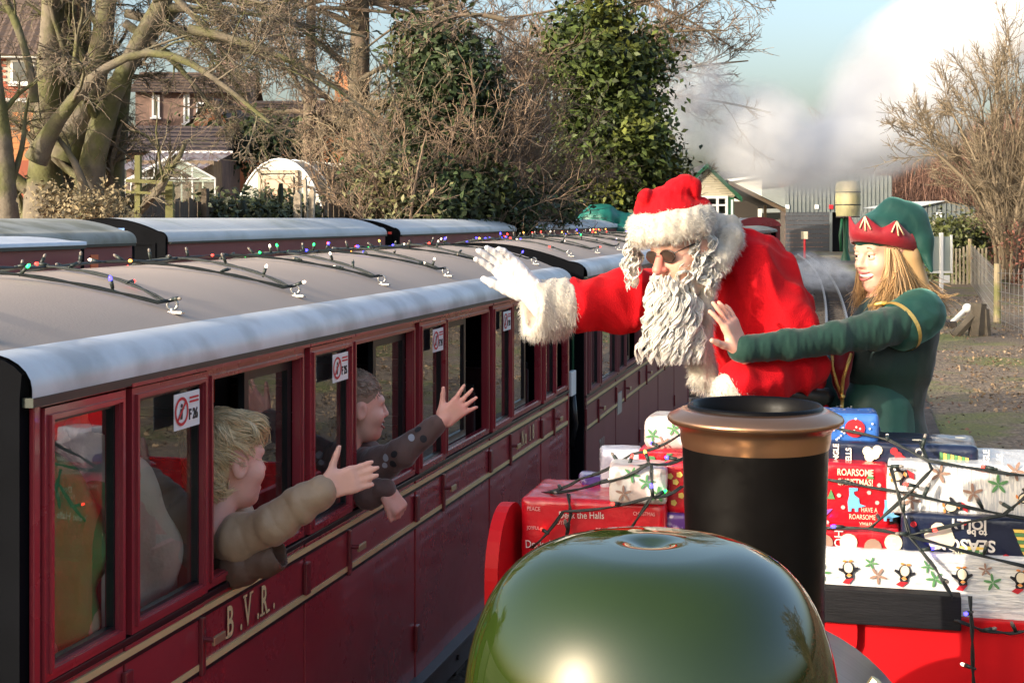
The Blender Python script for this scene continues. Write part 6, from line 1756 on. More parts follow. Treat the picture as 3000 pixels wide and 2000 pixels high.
# leaves
def leaf_mesh(C, Nn, size, rng, asp=.5, fold=.25):
    n = len(C)
    Nn = Nn / np.maximum(np.linalg.norm(Nn, axis=1, keepdims=True), 1e-9)
    q = rng.normal(size=(n, 3)); X1 = np.cross(Nn, q); X1 /= np.maximum(np.linalg.norm(X1, axis=1, keepdims=True), 1e-9); Y1 = np.cross(Nn, X1)
    s = (size * rng.uniform(.6, 1.3, n))[:, None]
    v = np.stack([C - X1 * s, C + Y1 * s * asp + Nn * s * fold, C + X1 * s, C - Y1 * s * asp + Nn * s * fold], 1)
    return v.reshape(-1, 3), np.arange(4 * n).reshape(-1, 4)
def leaf_cloud(blobs, n, size, seed, clump=.35, nclump=60, up=.5, shell=.55):
    """leaves gathered in clumps near the surface of overlapping ellipsoids"""
    rng = np.random.default_rng(seed)
    w = np.array([b_[1][0] * b_[1][2] for b_ in blobs]); w = w / w.sum()
    Cc = []; Nc = []
    pick = rng.choice(len(blobs), nclump, p=w)
    dirs = rng.normal(size=(nclump, 3)); dirs /= np.linalg.norm(dirs, axis=1, keepdims=True); dirs[:, 1] -= .25
    rad = shell + (1 - shell) * rng.random(nclump) ** .5 + rng.normal(size=nclump) * .05
    cen = np.array([list(blobs[i][0]) for i in pick]) + dirs * np.array([blobs[i][1] for i in pick]) * rad[:, None]
    k = rng.choice(nclump, n)
    g = np.clip(rng.normal(size=(n, 3)), -2.2, 2.2) * np.array([clump, clump, clump * .8])
    C = cen[k] + g
    Nn = dirs[k] * .5 + rng.normal(size=(n, 3)) * .7 + np.array([0, 0, up])
    return leaf_mesh(C, Nn, size, rng)
m_ivy = mat("dark_ivy_leaves", (.036, .056, .020), .55, island=.5, col2=(.05, .062, .02), c2scale=.6, spec=.3)
m_laurel = mat("laurel_leaves", (.050, .072, .016), .55, island=.6, spec=.3, col2=(.12, .13, .024), c2scale=.5, c2lo=.5, c2hi=.7)
m_bush = mat("dull_green_leaves", (.055, .070, .028), .5, island=.45)
m_beech = mat("russet_hedge_leaves", (.16, .055, .035), .7, island=.5)
m_ivy_lit = mat("sunlit_bramble_leaves", (.14, .135, .055), .6, island=.5)  # paler copy of the ivy leaves, sunlight put into the colour
def px_ell(u, v, d, wu, hv, dep=None): return (at(u, v, d), (wu * d / F_PX, dep or wu * d / F_PX, hv * d / F_PX))
def foliage_thing(name, label, cat, blobs, n, size, seed, m, clump=.3, nclump=80, stem=None, core=None, up=.5):
    b0 = blobs[0][0]; t = thing(name, label, cat, Vector((b0.x, b0.y, .4)))
    v, f = leaf_cloud(blobs, n, size, seed, clump, nclump, up); stuff(link("leaves", raw_mesh("leaves", v, f), m, t))
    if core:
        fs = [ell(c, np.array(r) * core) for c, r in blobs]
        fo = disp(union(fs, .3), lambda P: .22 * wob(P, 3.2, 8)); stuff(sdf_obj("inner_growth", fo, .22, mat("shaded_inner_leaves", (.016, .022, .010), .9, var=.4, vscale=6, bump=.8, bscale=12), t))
    for s in (stem or []): MB().tube(s[0], s[1], 8).build("trunk", m_bark2, t, smooth=True)
    return t
foliage_thing("ivy_tree", "ivy smothered tree trunk standing dark in the middle background", "tree",
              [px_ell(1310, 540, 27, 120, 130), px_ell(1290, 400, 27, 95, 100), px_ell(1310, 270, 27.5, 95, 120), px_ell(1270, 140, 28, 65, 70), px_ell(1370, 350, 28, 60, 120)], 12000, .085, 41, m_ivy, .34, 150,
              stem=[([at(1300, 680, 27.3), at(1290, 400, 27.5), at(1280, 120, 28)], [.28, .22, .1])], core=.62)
foliage_thing("ivy_bank", "low bank of ivy and bramble leaves behind the stabled train", "shrub",
              [px_ell(1190, 590, 25.5, 95, 60), px_ell(1320, 600, 25.5, 120, 60), px_ell(1460, 600, 27, 110, 60), px_ell(1580, 600, 31, 90, 60), px_ell(1130, 540, 25.6, 50, 60)], 9000, .075, 43, m_ivy, .30, 150, core=.65)
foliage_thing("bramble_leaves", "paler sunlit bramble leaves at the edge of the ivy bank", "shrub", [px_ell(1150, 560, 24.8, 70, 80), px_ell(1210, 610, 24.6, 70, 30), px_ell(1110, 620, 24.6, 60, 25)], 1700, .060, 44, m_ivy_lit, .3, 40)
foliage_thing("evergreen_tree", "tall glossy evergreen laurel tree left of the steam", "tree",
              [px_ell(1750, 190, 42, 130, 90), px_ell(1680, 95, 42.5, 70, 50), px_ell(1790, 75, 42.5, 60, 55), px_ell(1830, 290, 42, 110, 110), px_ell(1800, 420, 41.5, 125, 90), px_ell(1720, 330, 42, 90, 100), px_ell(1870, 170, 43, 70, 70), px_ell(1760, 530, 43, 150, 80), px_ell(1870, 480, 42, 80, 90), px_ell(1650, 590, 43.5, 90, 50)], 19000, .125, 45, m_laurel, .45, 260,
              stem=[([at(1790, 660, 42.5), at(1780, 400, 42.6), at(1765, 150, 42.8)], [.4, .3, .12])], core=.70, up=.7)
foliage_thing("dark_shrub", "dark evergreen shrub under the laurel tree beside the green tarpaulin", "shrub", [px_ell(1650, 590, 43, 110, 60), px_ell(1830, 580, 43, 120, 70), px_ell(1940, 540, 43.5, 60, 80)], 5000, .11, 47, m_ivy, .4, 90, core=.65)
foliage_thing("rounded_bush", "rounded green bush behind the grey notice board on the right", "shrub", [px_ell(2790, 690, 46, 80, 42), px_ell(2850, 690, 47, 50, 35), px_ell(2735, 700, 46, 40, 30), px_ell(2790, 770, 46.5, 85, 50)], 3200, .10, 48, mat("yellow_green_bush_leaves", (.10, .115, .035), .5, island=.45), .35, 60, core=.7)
for k, (u, v, d) in enumerate(((165, 600, 15.6), (245, 620, 15.2), (330, 610, 15.4))):
    foliage_thing("dry_weeds", ("clump of dry weeds at the foot of the left trunk", "clump of dry weeds between the trunks of the big tree", "clump of dry weeds under the right hand trunk of the big tree")[k], "weeds", [px_ell(u, v, d, 40, 55)], 500, .030, 50 + k, mat("dry_weed_leaves", (.22, .175, .10), .8, island=.5), .12, 30)
foliage_thing("fence_ivy", "green ivy growing over the low fence in front of the polytunnel", "shrub", [px_ell(760, 622, 20.5, 80, 24), px_ell(860, 628, 21, 60, 18), px_ell(650, 618, 19.5, 60, 14)], 2300, .055, 55, m_bush, .16, 80, core=.6)
foliage_thing("garden_shrub", "dark garden shrub in front of the distant brown roof", "shrub", [px_ell(660, 430, 36, 90, 40), px_ell(760, 420, 37, 80, 45), px_ell(880, 440, 38, 80, 40)], 2600, .11, 57, m_ivy, .35, 60, core=.7)
# russet hedge along the right, seen beyond the wire fence and mirrored in the carriage windows
hg = thing("beech_hedge", "russet brown beech hedge behind the wire fence on the right", "hedge", (5.0, 24, 0))
rng = np.random.default_rng(61); n = 20000
yy = rng.uniform(-6, 62, n); xx = 5.4 - .022 * np.maximum(yy - 4, 0) + rng.normal(size=n) * .45; zz_ = rng.uniform(0, 1, n) ** .8 * (1.75 + .15 * np.sin(yy * 1.1)) + .1
v, f = leaf_mesh(np.stack([xx, yy, zz_], 1), rng.normal(size=(n, 3)) + np.array([-.4, -.3, .4]), .055, rng); stuff(link("leaves", raw_mesh("leaves", v, f), m_beech, hg))
P_ = np.stack([np.stack([5.4 - .022 * np.maximum(y - 4, 0) + rng.normal(size=1)[0] * .3 + rng.normal(size=5) * .12, np.full(5, y) + rng.normal(size=5) * .12, np.linspace(0, 1.7, 5)], 1) for y in rng.uniform(-6, 62, 900)])
stuff(strands(P_, np.array([.016, .012, .010, .008, .004]), "stems", m_twig_d, hg))
for k, (x, y, src, sc_, lab) in enumerate(((-34, -30, 0, 1.0, "bare tree behind the viewer, mirrored on the left of the dome"), (-4, -44, 1, 1.5, "bare tree behind the viewer, mirrored in the middle of the dome"), (16, -36, 0, .9, "bare tree behind the viewer, mirrored on the right of the dome"), (-48, -6, 1, 1.5, "bare tree beyond the siding, mirrored on the far left of the dome"))):
    o = copy_tree(REFL_SRC[src]); o.location = (x, y, 0); o.rotation_euler.z = k * 1.7; o.scale = (sc_,) * 3; o["label"] = lab
bh = thing("unseen_hedge", "unseen tall hedge added behind the viewer as a dark band mirrored in the dome", "hedge", (-4, -21, 0))  # unseen hedge, added to darken the low reflection in the dome
rng = np.random.default_rng(66); n = 5000
xx = rng.uniform(-45, 28, n); hh_ = 4.6 + .5 * np.sin(xx * .5) + .4 * np.sin(xx * 1.7); v, f = leaf_mesh(np.stack([xx, -21 + rng.normal(size=n) * .5, rng.uniform(0, 1, n) * hh_], 1), rng.normal(size=(n, 3)) + np.array([0, .5, .3]), .22, rng); stuff(link("leaves", raw_mesh("leaves", v, f), m_ivy, bh))
hx = np.linspace(-45, 28, 60); top = 4.3 + .5 * np.sin(hx * .5) + .4 * np.sin(hx * 1.7)
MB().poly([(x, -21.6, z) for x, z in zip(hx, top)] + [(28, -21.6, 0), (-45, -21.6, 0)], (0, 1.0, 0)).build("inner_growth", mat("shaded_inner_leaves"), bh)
# distant winter wood
rng = np.random.default_rng(63)
wd = []
for k in range(1700):
    u = rng.uniform(2300, 3300); d = rng.uniform(95, 140); b0 = np.array(at(u, 640, d)); b0[2] = 0; h_ = (7.5 + 2.0 * math.sin(u * .011) + rng.normal() * 1.0) * (1.0 if u > 2560 else .8)
    l = rng.normal(size=2) * .8
    wd.append(np.stack([b0 + np.array([l[0] * t * t, l[1] * t * t, h_ * t]) + rng.normal(size=3) * .12 * t for t in np.linspace(0, 1, 6)]))
wd = np.array(wd); wr_ = np.full(wd.shape[:2], .06) * np.array([1.4, 1.1, .9, .7, .5, .25])[None]
w2, r2 = grow(wd, wr_, 6, .25, 1.0, .30, .6, .25, .06, .14, 2, rng, rmin=.032, rfac=.6)
v, f = join_tubes([(wd, wr_, 3), (w2, r2, 3)])
ww = link("woodland", raw_mesh("woodland", v, f, True), mat("reddish_winter_wood", (.19, .105, .075), .95, island=.35)); stuff(ww); ww["label"] = "distant reddish brown winter wood behind the sheds"; ww["category"] = "woodland"

# ================================================================== buildings and garden things, left
m_brick = mat("red_brick", (.36, .095, .050), .85, island=.0, var=.18, vscale=4, col2=(.28, .085, .055), c2scale=6, bump=.2, bscale=60)
m_mortar = mat("pale_mortar", (.42, .38, .32), .9, var=.1)
m_upvc = mat("white_window_frame", (.78, .78, .77), .4)
m_tile = mat("brown_roof_tile", (.105, .072, .055), .85, var=.3, vscale=9, bump=.3)
m_tile_m = mat("mossy_roof_tile", (.11, .105, .055), .9, var=.35, vscale=9, bump=.4)
m_pane = glass_mat("house_window_glass", tint=(.35, .4, .42), refl=1.2, base=.10)
m_room = mat("dim_room", (.10, .10, .10), .9)
def bframe(u, d, ang=0.0, z=None):
    o = at(u, V0, d); o.z = .5 if z is None else z
    X1 = RT * math.cos(ang) + FW * math.sin(ang); return Matrix(((X1.x, -X1.y, 0, o.x), (X1.y, X1.x, 0, o.y), (0, 0, 1, o.z), (0, 0, 0, 1)))
def sash(M, x0, x1, z0, z1, par, nx=2, nz=1, y=-.02, fw=.06, mf=None):
    b = MB(M); fr = mf or m_upvc
    b.box((x0, y - .04, z0), (x0 + fw, y + .03, z1)).box((x1 - fw, y - .04, z0), (x1, y + .03, z1)).box((x0 + fw, y - .04, z0), (x1 - fw, y + .03, z0 + fw)).box((x0 + fw, y - .04, z1 - fw), (x1 - fw, y + .03, z1))
    for i in range(1, nx): x = x0 + (x1 - x0) * i / nx; b.box((x - fw / 2, y - .035, z0 + fw), (x + fw / 2, y + .03, z1 - fw))
    w = b.build("window", fr, par)
    for i in range(1, nz): z = z0 + (z1 - z0) * i / nz; MB(M).box((x0 + fw, y - .03, z - fw / 3), (x1 - fw, y + .02, z + fw / 3)).build("glazing_bar", fr, w)
    for i in range(nx):
        xa = x0 + (x1 - x0) * i / nx; xb = x0 + (x1 - x0) * (i + 1) / nx
        MB(M).flat([(xa + fw / 2, y - .01, z0 + fw), (xb - fw / 2, y - .01, z0 + fw), (xb - fw / 2, y - .01, z1 - fw), (xa + fw / 2, y - .01, z1 - fw)]).build("pane", m_pane, w)
    MB(M).box((x0 - .05, y - .10, z0 - .06), (x1 + .05, y + .03, z0 - .002)).build("sill", fr, w)
    return w
def shared(bm_, name, material):
    me = raw_mesh(name, bm_.v, bm_.f); me.materials.append(material); return me
def put(me, name, M, par):
    o = bpy.data.objects.new(name, me); COL.objects.link(o); o.matrix_basis = M; adopt(o, par); return o
hs = thing("brick_house", "red brick house with white window behind the left trunks", "house", at(60, V0, 38))
HM = bframe(0, 38.0, .08)
s = 38.0 / F_PX
def hz(v): return HCAM - (v - V0) * s - .5
xl, xr = -3.0, 1.30
MB(HM).box((xl, .012, -.6), (xr, 6, hz(172))).build("wall", mat("house_brick_wall", (.33, .10, .06), .9, var=.2, vscale=3), hs)
MB(HM).box((-1.35, .0, hz(330)), (1.29, .008, hz(173))).build("mortar_bed", m_mortar, hs)
brk = shared(MB().box((0, -.022, 0), (.213, .0, .064), bev=.004), "brick", m_brick)
nb = 0
for r in range(0, 17):
    z = hz(312) + r * .075
    if z > hz(176): break
    for c in range(-5, 6):
        x = c * .225 + (.1125 if r % 2 else 0) - .05
        if 30 * s - .26 < x < 30 * s + 1.22 and hz(250) - .02 < z < hz(172): continue
        put(brk, "brick", HM @ Matrix.Translation((x, -.002, z)), hs)
sash(HM, 32 * s, 32 * s + 1.15, hz(246), hz(176), hs, nx=2, y=-.03)
MB(HM).box((xl, -.32, hz(172)), (xr, .1, hz(164))).build("fascia", m_upvc, hs)
rf = MB(HM).add([(xl, -.36, hz(166)), (xr, -.36, hz(166)), (xr, 3.0, hz(166) + 2.6), (xl, 3.0, hz(166) + 2.6), (xr, 6.2, hz(166)), (xl, 6.2, hz(166))], [(0, 1, 2, 3), (3, 2, 4, 5)]).build("roof", m_tile, hs)
til = shared(MB().add([(0, 0, 0), (.29, 0, 0), (.29, .36, 0), (0, .36, 0), (0, 0, .03), (.08, 0, .055), (.2, 0, .02), (.29, 0, .03), (.29, .36, .03), (.2, .36, .02), (.08, .36, .055), (0, .36, .03)], [(0, 3, 2, 1), (0, 1, 7, 6, 5, 4), (4, 5, 10, 11), (5, 6, 9, 10), (6, 7, 8, 9), (2, 3, 11, 10, 9, 8)]), "roof_tile", m_tile)
sl_ang = math.atan2(2.6, 3.36)
for r in range(9):
    for c in range(-5, 5):
        y = -.38 + r * .24; put(til, "roof_tile", HM @ Matrix.Translation((c * .3 - .2, y, hz(166) + (y + .36) * 2.6 / 3.36 + .01 + .004 * (c % 2))) @ Matrix.Rotation(sl_ang - .04, 4, 'X'), rf)
lt = MB(HM).add([(xl, -1.4, hz(352)), (xr, -1.4, hz(352)), (xr, -.02, hz(302)), (xl, -.02, hz(302))], [(0, 1, 2, 3)]).build("lean_to_roof", m_tile_m, hs)
tilm = til.copy(); tilm.materials.clear(); tilm.materials.append(m_tile_m)
for r in range(5):
    for c in range(-5, 5): put(tilm, "roof_tile", HM @ Matrix.Translation((c * .3 - .2, -1.42 + r * .27, hz(352) + r * .27 * (hz(302) - hz(352)) / 1.38 + .012)) @ Matrix.Rotation(math.atan2(hz(302) - hz(352), 1.38) - .04, 4, 'X'), lt)
MB(HM).box((xl, -.06, hz(302)), (xr, -.005, hz(288)), ).build("lead_flashing", mat("pale_flashing", (.5, .52, .54), .6), hs)
# timber shed with pointed gable
sh = thing("garden_shed", "orange timber shed gable glimpsed between the left trunks", "shed", at(70, V0, 31))
SM = bframe(66, 31.0, .2); q = 31.0 / F_PX
def qz(v): return HCAM - (v - V0) * q - .5
m_cedar = mat("orange_cedar_boards", (.52, .22, .085), .7, var=.15, vscale=6, stretch=(1, 1, 8))
for k in range(7):
    z0 = qz(470) + k * .125
    MB(SM).box((-.62, 0, z0), (.62, .03, z0 + .118)).build("board", m_cedar, sh)
for k in range(3): MB(SM).box((-.62 + .2 * k, 0, qz(352) - .40 + k * .125 + .2), (.62 - .2 * k, .03, qz(352) - .40 + k * .125 + .318)).build("board", m_cedar, sh)
for sg in (-1, 1): MB(SM).poly([(0, -.03, qz(336)), (0, -.03, qz(352)), (sg * .72, -.03, qz(380)), (sg * .72, -.03, qz(366))], (0, .04, 0)).build("bargeboard", mat("pale_cedar_trim", (.62, .34, .17), .7), sh)
MB(SM).poly([(-.05, -.05, qz(332)), (.05, -.05, qz(332)), (.05, -.05, qz(356)), (0, -.05, qz(366)), (-.05, -.05, qz(356))], (0, .03, 0)).build("finial", mat("pale_cedar_trim"), sh)
MB(SM).add([(-.75, -.05, qz(368)), (0, -.05, qz(336)), (0, 1.6, qz(336)), (-.75, 1.6, qz(368)), (.75, -.05, qz(368)), (.75, 1.6, qz(368))], [(0, 1, 2, 3), (1, 4, 5, 2)]).build("roof", m_tile, sh)
# row of houses in the centre, mostly behind twigs
def plain_house(label, uL, uR, d, vE, vR, ang, wins, wallm, roofm, chim=None, depth=5.0, gable=None):
    q = d / F_PX; M = bframe((uL + uR) / 2, d, ang); w = (uR - uL) * q / 2
    z = lambda v: HCAM - (v - V0) * q - .5
    h = thing("house", label, "house", at((uL + uR) / 2, V0, d))
    MB(M).box((-w, 0, -.6), (w, depth, z(vE))).build("wall", wallm, h)
    rf = MB(M).add([(-w - .2, -.3, z(vE) - .1), (w + .2, -.3, z(vE) - .1), (w + .2, depth / 2, z(vR)), (-w - .2, depth / 2, z(vR)), (w + .2, depth + .3, z(vE) - .1), (-w - .2, depth + .3, z(vE) - .1)], [(0, 1, 2, 3), (3, 2, 4, 5)]).build("roof", roofm, h)
    n = int(2 * w / .9)
    nr = 7
    for k in range(nr):
        t0 = k / nr
        MB(M).box((-w - .2, -.34 + (depth / 2 + .3) * t0, z(vE) - .1 + (z(vR) - z(vE) + .1) * t0 + .02), (w + .2, -.30 + (depth / 2 + .3) * t0, z(vE) - .1 + (z(vR) - z(vE) + .1) * t0 + .07)).build("tile_course", roofm, rf)
    for (a, b_, c, e) in wins:
        x0 = (a - (uL + uR) / 2) * q; x1 = (b_ - (uL + uR) / 2) * q; sash(M, x0, x1, z(e), z(c), h, nx=2 if x1 - x0 > .9 else 1, y=-.03)
    for sg in (-1, 1):
        MB(M).poly([(sg * w, 0, z(vE) - .2), (sg * w, depth, z(vE) - .2), (sg * w, depth / 2, z(vR) - .08)], (-sg * .1, 0, 0)).build("gable", wallm, h)
    for uc in (chim or []):
        x = (uc - (uL + uR) / 2) * q; c_ = MB(M).box((x - .3, depth / 2 - .3, z(vR) - .4), (x + .3, depth / 2 + .3, z(vR) + .9), bev=.02).build("chimney_stack", wallm, rf)
        for dx in (-.13, .13): MB(M).lathe([(.09, 0), (.10, .05), (.08, .3)], (x + dx, depth / 2, z(vR) + .9), 10).build("chimney_pot", m_brick, c_)
    if gable:
        ga, gb, gv, gt = gable; x0 = (ga - (uL + uR) / 2) * q; x1 = (gb - (uL + uR) / 2) * q
        g = MB(M).poly([(x0, -1.6, -.6), (x1, -1.6, -.6), (x1, -1.6, z(gv)), ((x0 + x1) / 2, -1.6, z(gt)), (x0, -1.6, z(gv))], (0, 1.55, 0)).build("front_gable", wallm, h)
        MB(M).add([(x0 - .15, -1.75, z(gv) - .05), ((x0 + x1) / 2, -1.75, z(gt) + .1), ((x0 + x1) / 2, .8, z(gt) + .1), (x0 - .15, .8, z(gv) - .05), (x1 + .15, -1.75, z(gv) - .05), (x1 + .15, .8, z(gv) - .05)], [(0, 1, 2, 3), (1, 4, 5, 2)]).build("gable_roof", roofm, g)
    return h
m_brick_far = mat("weathered_brick_wall", (.21, .135, .105), .9, var=.25, vscale=2, col2=(.27, .17, .13), c2scale=5, bump=.2, bscale=18)
m_brick_or = mat("orange_brick_wall", (.46, .19, .085), .9, var=.2, vscale=2, bump=.2, bscale=18)
plain_house("brick house with tall white windows half hidden behind twigs", 400, 720, 47, 265, 190, .1, [(448, 470, 280, 345), (538, 556, 275, 362), (575, 602, 300, 350)], m_brick_far, m_tile, chim=[640])
plain_house("brown roofed house with orange gable behind the garden shrubs", 690, 1010, 44, 385, 275, -.12, [(905, 945, 395, 425)], m_brick_or, m_tile, gable=(610, 712, 372, 305), chim=[960])
plain_house("low outbuilding with dark pantiled roof behind the greenhouse", 372, 640, 33, 436, 355, .05, [], m_brick_far, mat("dark_purple_pantile", (.060, .045, .050), .8, var=.3, vscale=8, bump=.5, bscale=12, stretch=(1, 1, 5)), depth=3.5)
# corrugated lean-to
cg = thing("corrugated_shed", "shed with sloping pale corrugated roof behind the greenhouse", "shed", at(510, V0, 28))
CM = bframe(512, 28.0, .05); q = 28.0 / F_PX
cz = lambda v: HCAM - (v - V0) * q - .5
m_corr = mat("pale_corrugated_sheet", (.52, .46, .44), .6, var=.2, vscale=6, col2=(.36, .26, .24), c2scale=4)
MB(CM).box((-.75, .05, -.5), (.75, 1.1, cz(470))).build("wall", m_wood, cg)
for k in range(4):
    x0 = -.80 + k * .42; n = 12; vs = []; fs = []
    for i in range(n + 1):
        x = x0 + .42 * i / n; zz_ = .018 * math.sin(i * math.pi / 2)
        sk = .28
        vs += [(x - sk, -.45, cz(498) + zz_), (x + .1, 1.2, cz(438) + zz_)]
    fs = [(2 * i, 2 * i + 2, 2 * i + 3, 2 * i + 1) for i in range(n)]
    MB(CM).add(vs, fs).build("corrugated_sheet", m_corr, cg)
MB(CM).box((-.72, 1.18, cz(440)), (.95, 1.24, cz(434))).build("ridge_board", m_upvc, cg)
# greenhouse
gh = thing("greenhouse", "small white framed glass greenhouse behind the garden fence", "greenhouse", at(530, V0, 24.5))
q = 24.5 / F_PX; GM = bframe(508, 24.5, .32); gz_ = lambda v: HCAM - (v - V0) * q - .5
m_gh = mat("white_aluminium_bar", (.76, .77, .76), .45); m_ghg = glass_mat("greenhouse_glass", tint=(.80, .88, .84), refl=1.2, base=.10, dirt=.30)
gw_, ge, gr, gd = .70, gz_(522), gz_(455), 1.9
def bar(a, b_, name="glazing_bar", r=.018, m=None, par=gh, M=GM): MB(M).tube([a, b_], r, 4).build(name, m or m_gh, par)
for y in (0, gd):
    for sg in (-1, 1):
        bar((sg * gw_, y, -.1), (sg * gw_, y, ge)); bar((sg * gw_, y, ge), (0, y, gr), "roof_bar", .022); bar((sg * gw_ * .45, y, -.1), (sg * gw_ * .45, y, ge + (gr - ge) * .55))
    bar((-gw_, y, ge), (gw_, y, ge)); bar((-gw_, y, .3), (gw_, y, .3))
bar((0, 0, gr), (0, gd, gr), "ridge_bar", .024)
for sg in (-1, 1):
    bar((sg * gw_, 0, ge), (sg * gw_, gd, ge), "eave_bar", .022)
    for k in range(1, 5): bar((sg * gw_, gd * k / 5, ge), (0, gd * k / 5, gr), "roof_bar")
    for k in range(5):
        y0, y1 = gd * k / 5, gd * (k + 1) / 5
        MB(GM).flat([(sg * gw_, y0, ge), (sg * gw_, y1, ge), (0, y1, gr), (0, y0, gr)]).build("roof_pane", m_ghg, gh)
        MB(GM).flat([(sg * gw_, y0, -.1), (sg * gw_, y1, -.1), (sg * gw_, y1, ge), (sg * gw_, y0, ge)]).build("side_pane", m_ghg, gh)
for xa, xb in ((-gw_, -gw_ * .45), (-gw_ * .45, gw_ * .45), (gw_ * .45, gw_)):
    MB(GM).flat([(xa, 0, -.1), (xb, 0, -.1), (xb, 0, ge), (xa, 0, ge)]).build("end_pane", m_ghg, gh)
MB(GM).flat([(-gw_, 0, ge), (gw_, 0, ge), (0, 0, gr)]).build("gable_pane", m_ghg, gh)
MB(GM).box((-.3, .5, 0), (.45, 1.1, ge * .7), bev=.03).build("staging_boards", mat("orange_brown_staging", (.38, .19, .09), .8), gh)
# polytunnel
pt = thing("polytunnel", "milky plastic polytunnel with timber door frame behind the fence", "polytunnel", at(820, V0, 27))
q = 27.0 / F_PX; PM = bframe(818, 27.0, -.30); pz = lambda v: HCAM - (v - V0) * q - .5
m_poly = mat("milky_polythene", (.62, .60, .54), .35, var=.08, vscale=5, trans=.25, spec=.5)
PR, PL = 1.02, 2.6; ph_ = pz(466)
def hoop(y, k=18): return [(-PR * math.cos(math.pi * i / k), y, -.1 + (ph_ + .1) * math.sin(math.pi * i / k) ** .60) for i in range(k + 1)]
for y in np.linspace(0, PL, 5): MB(PM).tube(hoop(y), .022, 6).build("hoop", m_upvc, pt, smooth=True)
for k in range(4):
    a, b_ = hoop(PL * k / 4), hoop(PL * (k + 1) / 4); n = len(a)
    MB(PM).add(a + b_, [(i, i + 1, n + i + 1, n + i) for i in range(n - 1)]).build("cover_sheet", m_poly, pt, smooth=True)
a = hoop(.01)
dw, dh = .36, pz(508)
side = [p for p in a]
MB(PM).add([(x, y, z) for x, y, z in a], [tuple(range(len(a)))]).build("end_sheet", m_poly, pt)
m_tim = mat("weathered_pale_timber", (.40, .33, .24), .8, var=.2, vscale=10)
fr = MB(PM).box((-dw - .05, -.06, -.1), (-dw, -.01, dh + .05)).build("door_frame", m_tim, pt); MB(PM).box((dw, -.06, -.1), (dw + .05, -.01, dh + .05)).build("door_frame", m_tim, pt); MB(PM).box((-dw - .05, -.06, dh), (dw + .05, -.012, dh + .06)).build("door_frame", m_tim, pt)
dr = MB(PM); 
for bx_ in (((-dw + .03, -.09, .1), (-dw + .10, -.062, dh - .04)), ((dw - .10, -.09, .1), (dw - .03, -.062, dh - .04)), ((-dw + .10, -.09, dh - .11), (dw - .10, -.062, dh - .04)), ((-dw + .10, -.09, .1), (dw - .10, -.062, .18))): dr.box(*bx_)
do = dr.build("door", m_tim, pt)
MB(PM).flat([(-dw + .1, -.07, .15), (dw - .1, -.07, .15), (dw - .1, -.07, dh - .1), (-dw + .1, -.07, dh - .1)]).build("door_sheet", mat("orange_tinted_sheet", (.50, .33, .22), .35), do)
# garden fence: every board of it
fn = thing("board_fence", "weathered vertical board fence behind the stabled train", "fence", at(700, V0, 21))
m_board = mat("grey_brown_fence_board", (.135, .105, .075), .9, var=.3, vscale=5, island=0, stretch=(4, 4, .6), bump=.3, bscale=30)
bmeshes = [shared(MB().poly([(0, 0, 0), (.118, 0, 0), (.118, 0, h1), (0, 0, h2)], (0, .02, 0)), "fence_board", m_board) for h1, h2 in ((1.72, 1.74), (1.78, 1.75), (1.70, 1.71), (1.75, 1.78))]
pA, pB = at(372, V0, F_PX * 9.0 / (U_VP - 372)), at(1100, V0, F_PX * 9.0 / (U_VP - 1100)); Lf_ = (pB - pA).length; fd = (pB - pA).normalized()
fM = Matrix(((fd.x, -fd.y, 0, pA.x), (fd.y, fd.x, 0, pA.y), (0, 0, 1, .50), (0, 0, 0, 1)))
nbd = int(Lf_ / .124)
for k in range(nbd): put(bmeshes[(k * 7 + k // 3) % 4], "fence_board", fM @ Matrix.Translation((k * .124, .002 * (k % 2), .02 * math.sin(k * .5))) @ Matrix.Rotation(.01 * math.sin(k * 3.1), 4, 'Y'), fn)
for z in (.35, 1.45): MB(fM).box((0, -.05, z), (Lf_, -.002, z + .07)).build("fence_rail", m_board, fn)
for k in range(0, nbd, 15): MB(fM).box((k * .124, -.13, -.1), (k * .124 + .09, -.052, 1.9), bev=.01).build("fence_post", m_board, fn)
m_greenwood = mat("algae_green_post", (.16, .155, .055), .85, var=.25, vscale=6)
rp = thing("rail_frame", "algae green timber posts and rails beside the big tree", "fence", at(440, V0, 16.5))
for u, v0, w in ((402, 455, 16), (495, 538, 22)):
    a = at(u - w / 2, v0, 16.5); a2 = at(u + w / 2, v0, 16.5); MB().poly([a, a2, Vector((a2.x, a2.y, .5)), Vector((a.x, a.y, .5))], FW * .09).build("post", m_greenwood, rp)
for v0, v1 in ((528, 538), (562, 570)):
    MB().poly([at(368, v0 - 4, 16.45), at(505, v0 + 3, 16.45), at(505, v1 + 3, 16.45), at(368, v1 - 4, 16.45)], FW * .03).build("rail", m_greenwood, rp)
for k, (u, h, w, tl) in enumerate(((872, 572, 22, .0), (897, 562, 16, .05), (906, 530, 9, -.03), (705, 594, 16, .05), (830, 568, 10, .25), (862, 552, 14, -.2))):
    d = 20.3 + k * .12; t = thing("wooden_stake", ("thick weathered stake before the polytunnel", "tall pale stake before the polytunnel", "thin pale stake beside the polytunnel", "short stake left of the polytunnel door", "crooked plank leaning before the polytunnel door", "short plank leaning right of the polytunnel door")[k], "stake", at(u, V0, d).xy.to_3d() + Vector((0, 0, .5)))
    a = at(u, h, d); hh = a.z - .45; M = Matrix.Translation((a.x, a.y, .45)) @ Matrix.Rotation(tl, 4, 'Y'); r = w / 2 * d / F_PX
    MB(M).box((-r, -.03, 0), (r, .03, hh), bev=.006).build("stake_shaft", m_tim, t); MB(M).poly([(-r, -.028, hh), (r, -.028, hh), (r * .2, -.028, hh + .05)], (0, .056, 0)).build("stake_point", m_tim, t)
